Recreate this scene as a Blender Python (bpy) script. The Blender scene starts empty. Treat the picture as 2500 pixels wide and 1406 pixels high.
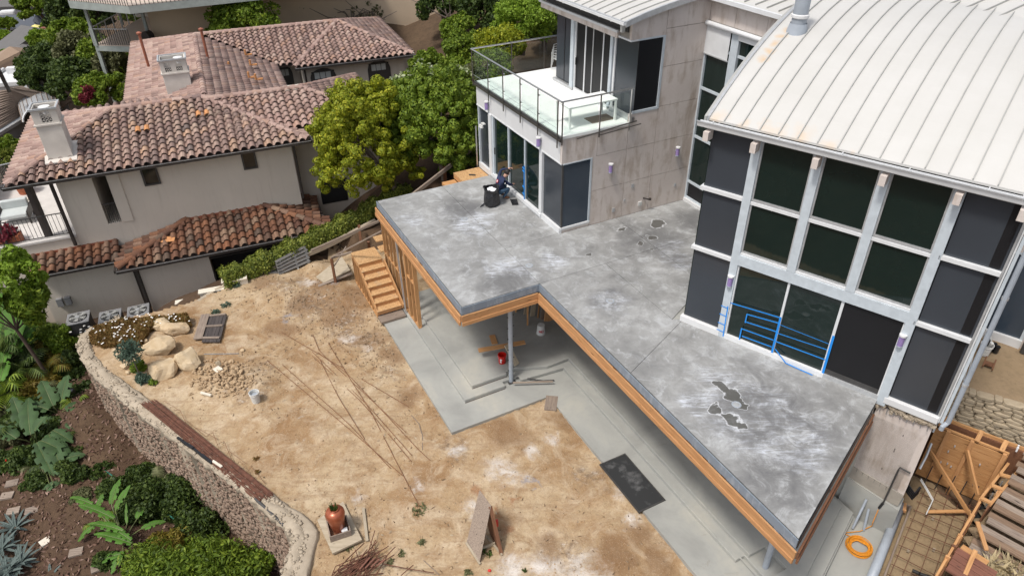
import bpy, bmesh, math, random
import numpy as np
from mathutils import Vector, Matrix, noise as mnoise
random.seed(7); rng = np.random.default_rng(7)
C = bpy.context.scene.collection
SC = bpy.context.scene

# ------------------------------------------------------------------ camera
PW, PH, PF = 2500.0, 1406.0, 1737.0
PITCH, ROLL, CH = 0.594408, -0.0129151, 11.8
_cp, _sp, _cr, _sr = math.cos(PITCH), math.sin(PITCH), math.cos(ROLL), math.sin(ROLL)
FWD = np.array([0, _cp, -_sp]); _r0 = np.array([1.0, 0, 0]); _u0 = np.array([0, _sp, _cp])
RGT = _cr*_r0 + _sr*_u0; UPV = -_sr*_r0 + _cr*_u0
CAM = np.array([0, 0, CH])
cd = bpy.data.cameras.new('camera'); cam = bpy.data.objects.new('camera', cd); C.objects.link(cam)
cd.sensor_width = 36.0; cd.lens = 36.0*PF/PW; cd.clip_start = 0.1; cd.clip_end = 2000
mw = Matrix.Identity(4)
for i in range(3):
    mw[i][0] = RGT[i]; mw[i][1] = UPV[i]; mw[i][2] = -FWD[i]; mw[i][3] = CAM[i]
cam.matrix_world = mw
SC.camera = cam

# ------------------------------------------------------------------ light
SUN_EL, SUN_AZ = math.radians(62), math.radians(224)      # azimuth measured from +x, counter-clockwise: the light comes from the left
wd = bpy.data.worlds.new('World'); SC.world = wd; wd.use_nodes = True
nt = wd.node_tree; bg = nt.nodes['Background']
sky = nt.nodes.new('ShaderNodeTexSky'); sky.sky_type = 'NISHITA'; sky.sun_disc = False
sky.sun_elevation = SUN_EL; sky.sun_rotation = math.radians(90) - SUN_AZ
sky.air_density = 1.0; sky.dust_density = 3.0; sky.ozone_density = 0.6
bg.inputs['Strength'].default_value = 0.13
hsv = nt.nodes.new('ShaderNodeHueSaturation'); hsv.inputs['Saturation'].default_value = .42      # thin high cloud: a paler sky
nt.links.new(sky.outputs[0], hsv.inputs['Color']); nt.links.new(hsv.outputs[0], bg.inputs['Color'])
sl = bpy.data.lights.new('sun', 'SUN'); sl.energy = 1.95; sl.angle = math.radians(9); sl.color = (1.0, 0.95, 0.88)
so = bpy.data.objects.new('sun', sl); C.objects.link(so)
sd = Vector((math.cos(SUN_EL)*math.cos(SUN_AZ), math.cos(SUN_EL)*math.sin(SUN_AZ), math.sin(SUN_EL)))
so.rotation_euler = sd.to_track_quat('Z', 'Y').to_euler(); so.location = sd*60
SC.view_settings.view_transform = 'Standard'; SC.view_settings.look = 'None'
SC.view_settings.gamma = 1.0; SC.view_settings.use_curve_mapping = False
SC.view_settings.exposure = 0.45

# ------------------------------------------------------------------ frames
def ray(px, py): return FWD*PF + RGT*(px-PW/2) + UPV*(PH/2-py)
def P(px, py, z=0.0):
    d = ray(px, py); return CAM + d*((z-CH)/d[2])
def Vp(px, py, pt, n):
    d = ray(px, py); return CAM + d*(((np.array(pt)-CAM)@n)/(d@n))
def D(px, py, dist):
    d = ray(px, py); return CAM + d/np.linalg.norm(d)*dist
class Frame:
    def __init__(s, o, x, y): s.o = np.array([o[0], o[1], 0.0]); s.x = x; s.y = y
    def __call__(s, a, b, z=0.0): return s.o + a*s.x + b*s.y + np.array([0, 0, z])
    def loc(s, p): q = np.array(p)-s.o; return float(q@s.x), float(q@s.y), float(p[2])
    def px(s, px, py, z): return s.loc(P(px, py, z))
def az(t): return np.array([math.cos(t), math.sin(t), 0.0])
AZA, AZF, AZH = 2.0435197, 2.45996212, math.radians(22)
DK = Frame(P(1317.5, 692, 0), az(AZA), -az(AZA+math.pi/2))       # deck: a away to the left, b away to the right
HL = Frame(P(1755, 815, 0), -az(AZF), az(AZF+math.pi/2))          # hall: s along its front, t out of it
HS = Frame(P(752, 342, .3), az(AZH), az(AZH+math.pi/2))          # tiled house: u along its front, v away
ZP = -3.69

# ------------------------------------------------------------------ nodes
class NT:
    def __init__(s, name):
        s.m = bpy.data.materials.new(name); s.m.use_nodes = True; s.t = s.m.node_tree
        s.b = s.t.nodes['Principled BSDF']; s.pos = None; s.obj = None
    def n(s, k, **kw):
        x = s.t.nodes.new(k)
        for a, v in kw.items(): setattr(x, a, v)
        return x
    def l(s, a, b): s.t.links.new(a, b)
    def P(s):
        if not s.pos: s.pos = s.n('ShaderNodeNewGeometry').outputs['Position']
        return s.pos
    def O(s):
        if not s.obj: s.obj = s.n('ShaderNodeTexCoord').outputs['Object']
        return s.obj
    def mapn(s, v, scale=(1, 1, 1), rot=(0, 0, 0), loc=(0, 0, 0)):
        m = s.n('ShaderNodeMapping'); m.inputs['Scale'].default_value = scale; m.inputs['Rotation'].default_value = rot
        m.inputs['Location'].default_value = loc; s.l(v, m.inputs['Vector']); return m.outputs[0]
    def noise(s, v, scale, detail=4, rough=.55, dist=0):
        x = s.n('ShaderNodeTexNoise'); x.inputs['Scale'].default_value = scale; x.inputs['Detail'].default_value = detail
        x.inputs['Roughness'].default_value = rough; x.inputs['Distortion'].default_value = dist
        s.l(v, x.inputs['Vector']); return x.outputs['Fac']
    def ramp(s, f, lo, hi, a=0.0, b=1.0):
        x = s.n('ShaderNodeMapRange'); x.inputs['From Min'].default_value = lo; x.inputs['From Max'].default_value = hi
        x.inputs['To Min'].default_value = a; x.inputs['To Max'].default_value = b
        s.l(f, x.inputs['Value']); return x.outputs[0]
    def math(s, op, a, b=None, clamp=False):
        x = s.n('ShaderNodeMath', operation=op); x.use_clamp = clamp
        for i, v in enumerate((a, b)):
            if v is None: continue
            if isinstance(v, (int, float)): x.inputs[i].default_value = v
            else: s.l(v, x.inputs[i])
        return x.outputs[0]
    def mix(s, f, a, b, mode='MIX'):
        x = s.n('ShaderNodeMix', data_type='RGBA', blend_type=mode)
        for i, v in ((0, f), (6, a), (7, b)):
            if isinstance(v, (int, float)): x.inputs[i].default_value = v
            elif isinstance(v, tuple): x.inputs[i].default_value = (*v[:3], 1)
            else: s.l(v, x.inputs[i])
        return x.outputs[2]
    def rnd(s):
        a = s.n('ShaderNodeNewGeometry').outputs['Random Per Island']; b = s.n('ShaderNodeObjectInfo').outputs['Random']
        return s.math('FRACT', s.math('ADD', a, b))
    def cr(s, f, stops):
        x = s.n('ShaderNodeValToRGB'); e = x.color_ramp.elements
        while len(e) > 1: e.remove(e[-1])
        e[0].position = stops[0][0]; e[0].color = (*stops[0][1], 1)
        for p, c in stops[1:]:
            k = e.new(p); k.color = (*c, 1)
        s.l(f, x.inputs[0]); return x.outputs[0]
    def bump(s, h, st=.3, d=.02):
        x = s.n('ShaderNodeBump'); x.inputs['Strength'].default_value = st; x.inputs['Distance'].default_value = d
        s.l(h, x.inputs['Height']); s.l(x.outputs[0], s.b.inputs['Normal'])
    def out(s, col=None, rough=None, metal=0, spec=None):
        if col is not None:
            if isinstance(col, tuple): s.b.inputs['Base Color'].default_value = (*col, 1)
            else: s.l(col, s.b.inputs['Base Color'])
        if rough is not None:
            if isinstance(rough, (int, float)): s.b.inputs['Roughness'].default_value = rough
            else: s.l(rough, s.b.inputs['Roughness'])
        s.b.inputs['Metallic'].default_value = metal
        if spec is not None: s.b.inputs['Specular IOR Level'].default_value = spec
        return s.m
    def spots(s, pts, warp=.5, wscale=1.5):
        """smooth mask near the given (x, y, radius) world places, with ragged borders"""
        nz = s.math('MULTIPLY', s.math('SUBTRACT', s.noise(s.P(), wscale, 6, .7), .5), warp*2)
        nv = s.n('ShaderNodeTexNoise'); nv.inputs['Scale'].default_value = wscale*.8; nv.inputs['Detail'].default_value = 5; s.l(s.P(), nv.inputs['Vector'])
        sb = s.n('ShaderNodeVectorMath', operation='SUBTRACT'); s.l(nv.outputs['Color'], sb.inputs[0]); sb.inputs[1].default_value = (.5, .5, .5)
        sc = s.n('ShaderNodeVectorMath', operation='SCALE'); s.l(sb.outputs[0], sc.inputs[0]); sc.inputs['Scale'].default_value = warp*2.4
        ad = s.n('ShaderNodeVectorMath', operation='ADD'); s.l(s.P(), ad.inputs[0]); s.l(sc.outputs[0], ad.inputs[1])
        mp = s.n('ShaderNodeVectorMath', operation='MULTIPLY'); s.l(ad.outputs[0], mp.inputs[0]); mp.inputs[1].default_value = (1, 1, 0)
        r = None
        for x, y, rad in pts:
            d = s.n('ShaderNodeVectorMath', operation='DISTANCE')
            s.l(mp.outputs[0], d.inputs[0]); d.inputs[1].default_value = (x, y, 0)
            v = s.math('SUBTRACT', 1.0, s.math('DIVIDE', d.outputs['Value'], rad))
            r = v if r is None else s.math('MAXIMUM', r, v)
        return s.math('ADD', r, nz)

def simple(name, col, rough=.6, var=.12, scale=3.0, metal=0, bump=0, spec=None, obj=False):
    n = NT(name); v = n.O() if obj else n.P()
    f = n.noise(v, scale, 5, .6)
    a = tuple(max(0, c*(1-var)) for c in col); b = tuple(min(1, c*(1+var)) for c in col)
    n.out(n.mix(n.ramp(f, .3, .7), a, b), rough, metal, spec)
    if bump: n.bump(n.noise(v, scale*12, 3), bump, .01)
    return n.m
MT = {}
MT['white_metal'] = simple('white_metal', (.66, .67, .68), .4, .06)
MT['galv'] = simple('galvanized_paint', (.50, .55, .59), .45, .09, 6)
MT['gutter'] = simple('grey_gutter', (.5, .51, .52), .35, .12, 8, metal=.4)
MT['dark_metal'] = simple('dark_metal', (.05, .048, .047), .5, .2)
MT['bronze'] = simple('bronze_gutter', (.035, .028, .025), .5, .2)
MT['steel'] = simple('stainless_steel', (.55, .55, .54), .3, .08, metal=.9)
MT['post_steel'] = simple('balustrade_steel', (.12, .11, .10), .4, .15, metal=.6)
MT['black_plastic'] = simple('black_plastic', (.012, .012, .013), .32, .3, 30, spec=.6)
MT['black'] = simple('black_void', (.012, .012, .012), .8, .1)
MT['pvc'] = simple('white_pvc', (.62, .63, .62), .4, .1)
MT['pipe_grey'] = simple('pipe_grey', (.33, .365, .41), .45, .1)
MT['purple'] = simple('lilac_lamp', (.28, .20, .42), .5, .12, 20)
MT['tape'] = simple('blue_tape', (.01, .24, .72), .55, .08)
MT['terracotta'] = simple('terracotta_pot', (.42, .13, .06), .7, .2, 6, bump=.1)
MT['orange_hose'] = simple('orange_hose', (.66, .26, .02), .5, .15, 20)
MT['red_plastic'] = simple('red_plastic', (.5, .015, .01), .35, .1)
MT['white_plastic'] = simple('white_plastic', (.6, .6, .58), .5, .2, 20)
MT['rust'] = simple('rusty_rebar', (.12, .048, .028), .85, .45, 9)
MT['rust_light'] = simple('rusty_rebar_dry', (.20, .10, .05), .85, .3, 9)
MT['vent_pipe'] = simple('vent_pipe', (.27, .09, .05), .6, .2)
MT['cushion'] = simple('grey_cushion', (.5, .53, .52), .9, .06)
MT['stone_trim'] = simple('cream_trim', (.66, .60, .50), .8, .1, bump=.1)
def stuccomat():
    n = NT('stucco_grey_beige'); p = n.P(); v = n.noise(n.mapn(p, (3.5, 3.5, .35)), 1.6, 6, .65); b = n.noise(p, .8, 5, .6)
    c = n.mix(n.ramp(b, .3, .7), (.56, .505, .435), (.61, .55, .475)); c = n.mix(n.ramp(v, .52, .72, 0, .35), c, (.44, .385, .32))
    n.out(c, .9, 0, .3); n.bump(n.noise(p, 22, 5, .7), .25, .01); return n.m
MT['stucco'] = stuccomat()
MT['stucco_tan'] = simple('stucco_tan', (.66, .52, .37), .9, .06, .6)
MT['chimney'] = simple('chimney_stucco', (.58, .54, .49), .9, .1, 2, bump=.15)
MT['terrace_floor'] = simple('terrace_floor', (.62, .59, .56), .8, .08, 3)
MT['balcony_floor'] = simple('balcony_floor', (.80, .80, .78), .7, .05, 1.5)
MT['deck_tan'] = simple('balcony_boards_tan', (.52, .43, .36), .85, .06, 3)
MT['trim_green'] = simple('grey_green_trim', (.30, .33, .31), .7, .15, 3)
MT['mat_black'] = None
MT['skin'] = simple('skin', (.45, .26, .19), .6, .1, 20)
MT['hair'] = simple('dark_hair', (.012, .009, .008), .6, .2, 40)
MT['navy'] = simple('navy_shirt', (.016, .025, .07), .85, .3, 12)
MT['denim'] = simple('blue_denim', (.035, .075, .13), .85, .3, 25)
MT['mortar'] = simple('mortar', (.30, .27, .23), .95, .15)
MT['under'] = simple('roof_underlay', (.10, .075, .065), .9, .2)
MT['paper'] = simple('white_paper', (.75, .76, .78), .8, .05)
MT['bag'] = simple('black_bag_film', (.010, .010, .012), .22, .2, 10, bump=.6, spec=.7)
MT['red_paint'] = simple('red_print', (.45, .03, .04), .6, .05)
MT['yellow_canopy'] = simple('yellow_canopy', (.7, .6, .2), .8, .05)

def wood(name, col, dark, rough=.7, grain=14, knots=True, bump=.15, vary=.25):
    n = NT(name); o = n.O(); r = n.rnd()
    off = n.n('ShaderNodeVectorMath', operation='ADD'); n.l(o, off.inputs[0])
    cb = n.n('ShaderNodeCombineXYZ'); n.l(n.math('MULTIPLY', r, 37.0), cb.inputs[0]); n.l(n.math('MULTIPLY', r, 11.0), cb.inputs[1]); n.l(cb.outputs[0], off.inputs[1])
    v = n.mapn(off.outputs[0], (1.2, grain, grain))
    g = n.noise(v, 2.0, 5, .6, .4)
    c = n.mix(n.ramp(g, .35, .68), col, dark)
    if knots:
        k = n.noise(n.mapn(off.outputs[0], (1.6, 7, 7)), 2.2, 1, .3)
        c = n.mix(n.ramp(k, .72, .80), c, tuple(x*.35 for x in dark))
    c = n.mix(n.ramp(r, 0, 1, 0, vary), c, tuple(x*.45 for x in dark))
    n.out(c, rough); n.bump(g, bump, .004); return n.m
MT['lumber'] = wood('fresh_lumber', (.585, .325, .14), (.43, .21, .08))
MT['beam'] = wood('laminated_beam', (.60, .33, .15), (.45, .215, .085), grain=10)
MT['treated'] = wood('treated_brown_lumber', (.22, .10, .05), (.13, .055, .028))
MT['weathered'] = wood('weathered_board', (.36, .29, .23), (.20, .15, .12), .9, 18, vary=.35)
MT['greyboard'] = wood('grey_board', (.20, .19, .18), (.12, .115, .11), .9, 18)
MT['slat_grey'] = wood('dark_slat', (.085, .07, .065), (.05, .042, .04), .85, 18)
MT['redwood'] = wood('reddish_board', (.24, .10, .065), (.14, .06, .04), .85, 14)
MT['pale_ply'] = wood('pale_plywood', (.46, .39, .29), (.34, .28, .2), .9, 6)
def osb():
    n = NT('osb_board'); v = n.O()
    x = n.n('ShaderNodeTexVoronoi'); x.inputs['Scale'].default_value = 34; n.l(n.mapn(v, (1, .45, 1), (0, 0, .5)), x.inputs['Vector'])
    g = n.n('ShaderNodeSeparateColor'); n.l(x.outputs['Color'], g.inputs[0])
    c = n.mix(g.outputs[0], (.56, .35, .165), (.40, .22, .095))
    c = n.mix(n.ramp(n.noise(n.P(), 2.5, 5, .7), .55, .75, 0, .55), c, (.34, .29, .22))
    n.out(c, .8); n.bump(g.outputs[1], .1, .003); return n.m
MT['osb'] = osb()

def slab_mat():
    n = NT('deck_concrete'); p = n.P()
    big = n.noise(p, .55, 7, .66, .3)
    sw = n.noise(n.mapn(p, (1, 1, 1), (0, 0, .6)), 1.9, 10, .74, .7)
    fine = n.noise(p, 9, 6, .7)
    c = n.cr(n.ramp(n.math('ADD', n.math('MULTIPLY', big, .6), n.math('MULTIPLY', n.noise(p, 1.7, 9, .7, .9), .4)), .36, .62), [(0, (.165, .165, .162)), (.45, (.255, .255, .25)), (.75, (.325, .327, .322)), (1, (.43, .435, .44))])
    c = n.mix(n.ramp(sw, .52, .64, 0, .42), c, (.56, .58, .60))
    c = n.mix(n.ramp(n.noise(p, .9, 7, .65, .9), .56, .74, 0, .6), c, (.15, .152, .155))
    c = n.mix(n.ramp(fine, .35, .7, 0, .25), c, (.24, .24, .235))
    pts = lambda L: [(*P(x, y, 0)[:2], r) for x, y, r in L]
    # chalky white laitance smeared round the drains, scraped in one direction
    ch = n.spots(pts([(1860, 1030, 1.5), (1790, 960, 1.1), (1930, 1065, 1.2), (1490, 735, .7), (1160, 545, .9), (1240, 660, .95), (1640, 600, .7), (1700, 980, .6), (1350, 640, .55), (1010, 540, .6), (1660, 640, .6)]), .55, 1.7)
    st = n.noise(n.mapn(p, (1.0, 5.5, 1), (0, 0, AZF+.35)), 1.5, 10, .76, 1.4)
    st2 = n.noise(p, 3.2, 9, .75, 1.2)
    m = n.math('MULTIPLY', n.ramp(ch, .0, .5), n.math('ADD', n.ramp(st, .47, .60, 0, .85), n.ramp(st2, .50, .66, 0, .4)), True)
    c = n.mix(n.math('MULTIPLY', m, .72), c, (.70, .74, .82))
    scr = n.noise(n.mapn(p, (1, 30, 1), (0, 0, .9)), 1.1, 5, .6, .4)
    scr = n.math('MULTIPLY', n.ramp(scr, .66, .72), n.ramp(n.noise(p, .8, 4), .5, .62))
    c = n.mix(n.math('MULTIPLY', scr, .5), c, (.7, .71, .72))
    # dark scuffed halo
    dk = n.spots(pts([(1880, 1010, 2.1), (1240, 690, 1.2), (1120, 510, 1.1), (1590, 590, 1.5), (1690, 545, 1.0), (1540, 560, .9), (1900, 1180, 1.2), (1490, 730, .8), (1690, 640, .8)]), .5, 1.2)
    c = n.mix(n.math('MULTIPLY', n.ramp(dk, .0, .6, 0, .9), n.ramp(sw, .66, .40)), c, (.125, .125, .128))
    damp = n.spots(pts([(1600, 575, .95), (1540, 580, .6), (1690, 530, .7), (1650, 640, .5), (1800, 990, .7), (1115, 515, .6), (1250, 690, .7)]), .45, 1.6)
    c = n.mix(n.ramp(damp, .0, .55, 0, .55), c, (.13, .13, .13))
    # wet patches
    wet = n.spots(pts([(1785, 965, .34), (1760, 945, .22), (1810, 985, .2), (1750, 1003, .24), (1790, 1028, .3), (1812, 1040, .18), (1604, 545, .33), (1592, 582, .2), (1560, 595, .14), (1595, 612, .12), (1518, 560, .16), (1437, 620, .09)]), .30, 2.6)
    wm = n.ramp(wet, .22, .36)
    c = n.mix(n.math('MULTIPLY', wm, .86), c, (.085, .083, .075))
    c = n.mix(n.math('MULTIPLY', n.math('MULTIPLY', n.ramp(wet, .14, .24), n.ramp(wet, .30, .24)), .6), c, (.75, .77, .8))
    c = n.mix(n.ramp(n.noise(p, 3.4, 9, .78, .9), .52, .68, 0, .35), c, (.19, .19, .19))
    n.out(c, n.ramp(wm, 0, 1, .72, .3)); n.bump(n.math('ADD', fine, sw), .12, .01); return n.m
MT['slab'] = slab_mat()
def patio_mat():
    n = NT('patio_concrete'); p = n.P()
    big = n.noise(p, .5, 6, .6, .5); fine = n.noise(p, 6, 7, .7)
    c = n.cr(n.ramp(big, .32, .7), [(0, (.25, .25, .235)), (.6, (.34, .34, .315)), (1, (.41, .395, .345))])
    c = n.mix(n.ramp(fine, .5, .75, 0, .35), c, (.27, .28, .265))
    c = n.mix(n.ramp(n.noise(p, 2.1, 7, .7, 1), .62, .7, 0, .35), c, (.20, .17, .13))
    n.out(c, .75); n.bump(fine, .1, .008); return n.m
MT['patio'] = patio_mat()
def pinkwall():
    n = NT('pink_concrete'); p = n.P()
    big = n.noise(p, 1.1, 7, .65, .7); fine = n.noise(p, 10, 6, .7)
    dr = n.noise(n.mapn(p, (2.2, 2.2, .5)), 1.6, 6, .65, .3)
    c = n.mix(n.ramp(big, .3, .7), (.57, .50, .46), (.64, .58, .54))
    c = n.mix(n.ramp(n.math('MULTIPLY', big, dr), .25, .36, 0, .6), c, (.38, .30, .24))
    c = n.mix(n.math('MULTIPLY', n.ramp(n.noise(p, .7, 6, .65), .48, .62), n.ramp(dr, .45, .62, 0, .5)), c, (.36, .285, .225))
    c = n.mix(n.ramp(fine, .6, .8, 0, .3), c, (.30, .23, .19))
    n.out(c, .8); n.bump(fine, .1, .006); return n.m
MT['pink'] = pinkwall()
def whitefascia():
    n = NT('pale_fascia_concrete'); p = n.P(); b = n.noise(p, 1.4, 6, .6)
    n.out(n.mix(n.ramp(b, .3, .7), (.60, .60, .60), (.66, .665, .67)), .75); n.bump(n.noise(p, 15, 4), .06, .005); return n.m
MT['fascia'] = whitefascia()
def roofmetal():
    n = NT('standing_seam_metal'); p = n.P(); b = n.noise(p, .8, 5, .6)
    c = n.mix(n.ramp(b, .3, .7), (.50, .49, .465), (.535, .525, .505))
    # rust-coloured wash along the eave and below the vent: local patches
    st = n.spots([(*HL(s_, .1)[:2], r) for s_, r in ((-.9, .35), (-.3, .25), (.3, .3), (.9, .45), (1.6, .3), (2.1, .15))], .4, 2.2)
    c = n.mix(n.ramp(st, .15, 1.1, 0, .5), c, (.60, .42, .25))
    o1 = HL(-.62, -2.8); o2 = HL(-.9, -1.6)
    v = n.spots([(*HL(-.86, -3.2+.32*i)[:2], .19) for i in range(5)], .12, 4)
    c = n.mix(n.ramp(v, .1, 1.0, 0, .75), c, (.55, .36, .17))
    n.out(c, .42, 0, .4); n.bump(n.noise(p, 3, 3), .05, .02); return n.m
MT['roofmetal'] = roofmetal()
MT['seam'] = simple('seam_metal', (.36, .36, .345), .45, .08)
def glassmat(name, col, rough=.04, spec=.5, bump=.03):
    n = NT(name); p = n.P(); n.out(n.mix(n.noise(p, .7, 3), col, tuple(c*.75 for c in col)), rough, 0, spec)
    if bump: n.bump(n.noise(p, .7, 2), bump, .2)
    return n.m
MT['glass_green'] = glassmat('dark_green_glass', (.010, .021, .018), .03, .5)
MT['glass_grey'] = glassmat('grey_screen_glass', (.050, .058, .070), .2, .45)
MT['glass_blue'] = glassmat('blue_grey_glass', (.045, .062, .085), .12, .5)
MT['glass_black'] = glassmat('black_screen', (.014, .014, .016), .4, .3, 0)
MT['glass_win'] = glassmat('window_glass', (.02, .02, .018), .08, .5)
def clearglass():
    m = bpy.data.materials.new('clear_green_glass'); m.use_nodes = True; t = m.node_tree; t.nodes.clear()
    o = t.nodes.new('ShaderNodeOutputMaterial'); mx = t.nodes.new('ShaderNodeMixShader'); tr = t.nodes.new('ShaderNodeBsdfTransparent')
    gl = t.nodes.new('ShaderNodeBsdfGlossy'); fr = t.nodes.new('ShaderNodeFresnel'); fr.inputs[0].default_value = 1.4; ge = t.nodes.new('ShaderNodeNewGeometry'); iv = t.nodes.new('ShaderNodeMath'); iv.operation = 'SUBTRACT'; iv.inputs[0].default_value = 1; t.links.new(ge.outputs['Backfacing'], iv.inputs[1]); mu = t.nodes.new('ShaderNodeMath'); mu.operation = 'MULTIPLY'; t.links.new(fr.outputs[0], mu.inputs[0]); t.links.new(iv.outputs[0], mu.inputs[1])
    tr.inputs[0].default_value = (.93, .972, .955, 1); gl.inputs['Roughness'].default_value = .02; gl.inputs['Color'].default_value = (.9, .95, .93, 1)
    t.links.new(mu.outputs[0], mx.inputs[0]); t.links.new(tr.outputs[0], mx.inputs[1]); t.links.new(gl.outputs[0], mx.inputs[2]); t.links.new(mx.outputs[0], o.inputs[0])
    return m
MT['clear'] = clearglass()
def tilemat(name, stops, dirt):
    n = NT(name); r = n.rnd(); c = n.cr(r, stops); p = n.P()
    c = n.mix(n.ramp(n.noise(p, 14, 5, .7), .45, .75, 0, .4), c, dirt)
    c = n.mix(n.ramp(n.noise(p, .6, 4, .6), .52, .70, 0, .35), c, dirt)
    n.out(c, .85, 0, .25); n.bump(n.noise(p, 25, 3), .15, .01); return n.m
MT['tile'] = tilemat('faded_pink_roof_tile', [(0, (0.233, 0.155, 0.133)), (.2, (0.343, 0.230, 0.197)), (.42, (0.402, 0.285, 0.244)), (.6, (0.318, 0.207, 0.176)), (.78, (0.451, 0.332, 0.280)), (.93, (0.377, 0.235, 0.177)), (1, (0.211, 0.149, 0.135))], (0.249, 0.180, 0.157))
MT['tile_mixed'] = tilemat('mixed_front_roof_tile', [(0, (0.190, 0.136, 0.120)), (.2, (0.339, 0.230, 0.190)), (.4, (0.245, 0.163, 0.142)), (.6, (0.425, 0.311, 0.247)), (.75, (0.292, 0.199, 0.172)), (.9, (0.447, 0.291, 0.201)), (1, (0.164, 0.130, 0.121))], (0.123, 0.093, 0.082))
MT['tile_red'] = tilemat('terracotta_roof_tile', [(0, (0.103, 0.051, 0.035)), (.25, (0.192, 0.089, 0.051)), (.45, (0.132, 0.069, 0.048)), (.62, (0.239, 0.151, 0.106)), (.8, (0.220, 0.094, 0.048)), (.93, (0.083, 0.060, 0.048)), (1, (0.266, 0.174, 0.118))], (0.074, 0.049, 0.039))
MT['tile_new'] = simple('new_orange_tile', (.50, .23, .09), .8, .2, 10)

def dirtmat():
    n = NT('yard_dirt'); p = n.P(); g = lambda L, z=ZP: [(*P(x, y, z)[:2], r) for x, y, r in L]
    big = n.noise(p, .35, 7, .6, .5); mid = n.noise(p, 1.6, 8, .68, .8); fine = n.noise(p, 12, 8, .75); tr = n.noise(p, 2.9, 10, .75, 1.1)
    c = n.cr(n.ramp(big, .36, .64), [(0, (.27, .16, .078)), (.45, (.375, .26, .148)), (1, (.46, .355, .23))])
    c = n.mix(n.ramp(n.noise(p, .8, 9, .68, 1.3), .50, .62, 0, .7), c, (.25, .145, .068))
    c = n.mix(n.ramp(mid, .46, .66, 0, .75), c, (.53, .425, .30))
    c = n.mix(n.ramp(tr, .50, .68, 0, .5), c, (.28, .175, .095))
    dk = n.spots(g([(830, 760, 1.0), (900, 820, .8), (960, 850, .7), (1000, 960, .6), (1110, 1000, .5), (860, 720, .9), (740, 740, .8), (680, 800, .8), (790, 700, .7), (1230, 1270, .6), (1340, 1330, .5), (1410, 1010, .9), (1500, 1340, .8), (1600, 1360, .6), (1560, 1310, .4), (640, 690, .8), (1240, 1060, .8)]), .5, 1.3)
    c = n.mix(n.ramp(dk, .0, .6, 0, .75), c, (.20, .115, .058))
    gy = n.spots(g([(760, 740, 1.2), (840, 790, 1.0), (700, 700, .9), (900, 830, .8), (650, 660, .8), (950, 900, .6), (600, 960, .7), (640, 900, .6), (1110, 1090, .6), (1440, 1150, .6), (1380, 1350, .8)]), .6, 2.2)
    c = n.mix(n.math('MULTIPLY', n.ramp(gy, .0, .6), n.ramp(tr, .42, .60, 0, .8)), c, (.155, .11, .075))
    c = n.mix(n.math('MULTIPLY', n.ramp(gy, .0, .6), n.ramp(n.noise(p, 5.5, 9, .78), .54, .66, 0, .8)), c, (.56, .50, .44))
    tk = n.noise(n.mapn(p, (1, 7, 1), (0, 0, -.75)), .9, 5, .6, .5)
    c = n.mix(n.math('MULTIPLY', n.ramp(tk, .54, .62, 0, .5), n.ramp(big, .42, .55)), c, (.30, .20, .115))
    wh = n.spots(g([(1215, 1140, .55), (1250, 1162, .45), (1300, 1105, .32), (1345, 1065, .28), (850, 820, .4), (890, 848, .25), (755, 690, .45), (1020, 1180, .25), (1420, 1390, .7), (1330, 1392, .65), (1250, 1378, .5), (1150, 1235, .4), (1110, 1100, .3), (1515, 1190, .38), (1550, 1262, .3), (740, 1012, .1), (735, 1062, .08), (870, 1215, .3)]), .42, 2.2)
    c = n.mix(n.math('MULTIPLY', n.ramp(wh, .0, .75, 0, 1), n.ramp(n.math('ADD', mid, fine), .86, 1.10, .1, .85)), c, (.64, .60, .56))
    bl = n.spots(g([(1290, 1165, .26), (1310, 1175, .2), (700, 770, .35), (820, 690, .3)]), .5, 5)
    c = n.mix(n.ramp(bl, .25, .8, 0, .7), c, (.24, .24, .27))
    rd = n.spots(g([(1175, 1195, .35), (1215, 1250, .3), (1240, 1290, .3), (1260, 1220, .2)]), .5, 2.5)
    c = n.mix(n.ramp(rd, .15, .7, 0, .65), c, (.26, .115, .05))
    c = n.mix(n.ramp(fine, .50, .68, 0, .6), c, (.20, .13, .075))
    c = n.mix(n.ramp(n.noise(p, 30, 5, .75), .54, .70, 0, .4), c, (.62, .52, .40))
    n.out(c, .95, 0, .2)
    n.bump(n.math('ADD', n.math('MULTIPLY', mid, 2.0), fine), .55, .035); return n.m
MT['dirt'] = dirtmat()
def soil(name, a, b, cc, sc=1.0, bump=.6):
    n = NT(name); p = n.P()
    c = n.mix(n.ramp(n.noise(p, .4*sc, 6, .6), .35, .65), a, b)
    c = n.mix(n.ramp(n.noise(p, 5*sc, 8, .75), .48, .7, 0, .7), c, cc)
    c = n.mix(n.ramp(n.noise(n.mapn(p, (1, 4, 1), (0, 0, .7)), 11*sc, 5, .7), .56, .68, 0, .5), c, tuple(x*1.9 for x in cc))
    n.out(c, .95, 0, .2); n.bump(n.noise(p, 6*sc, 8, .7), bump, .05); return n.m
MT['hill'] = soil('hillside_soil', (.07, .045, .03), (.12, .08, .05), (.04, .03, .02), .6)
MT['garden'] = soil('garden_mulch', (.065, .038, .025), (.12, .078, .048), (.035, .022, .015), 1.4)
MT['upper_dirt'] = soil('side_terrace_dirt', (.24, .175, .105), (.30, .22, .14), (.17, .12, .075), 1.2, .4)
MT['pit_dirt'] = soil('trench_dirt', (.25, .18, .105), (.31, .23, .14), (.17, .12, .07), 1.4, .5)
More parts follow.
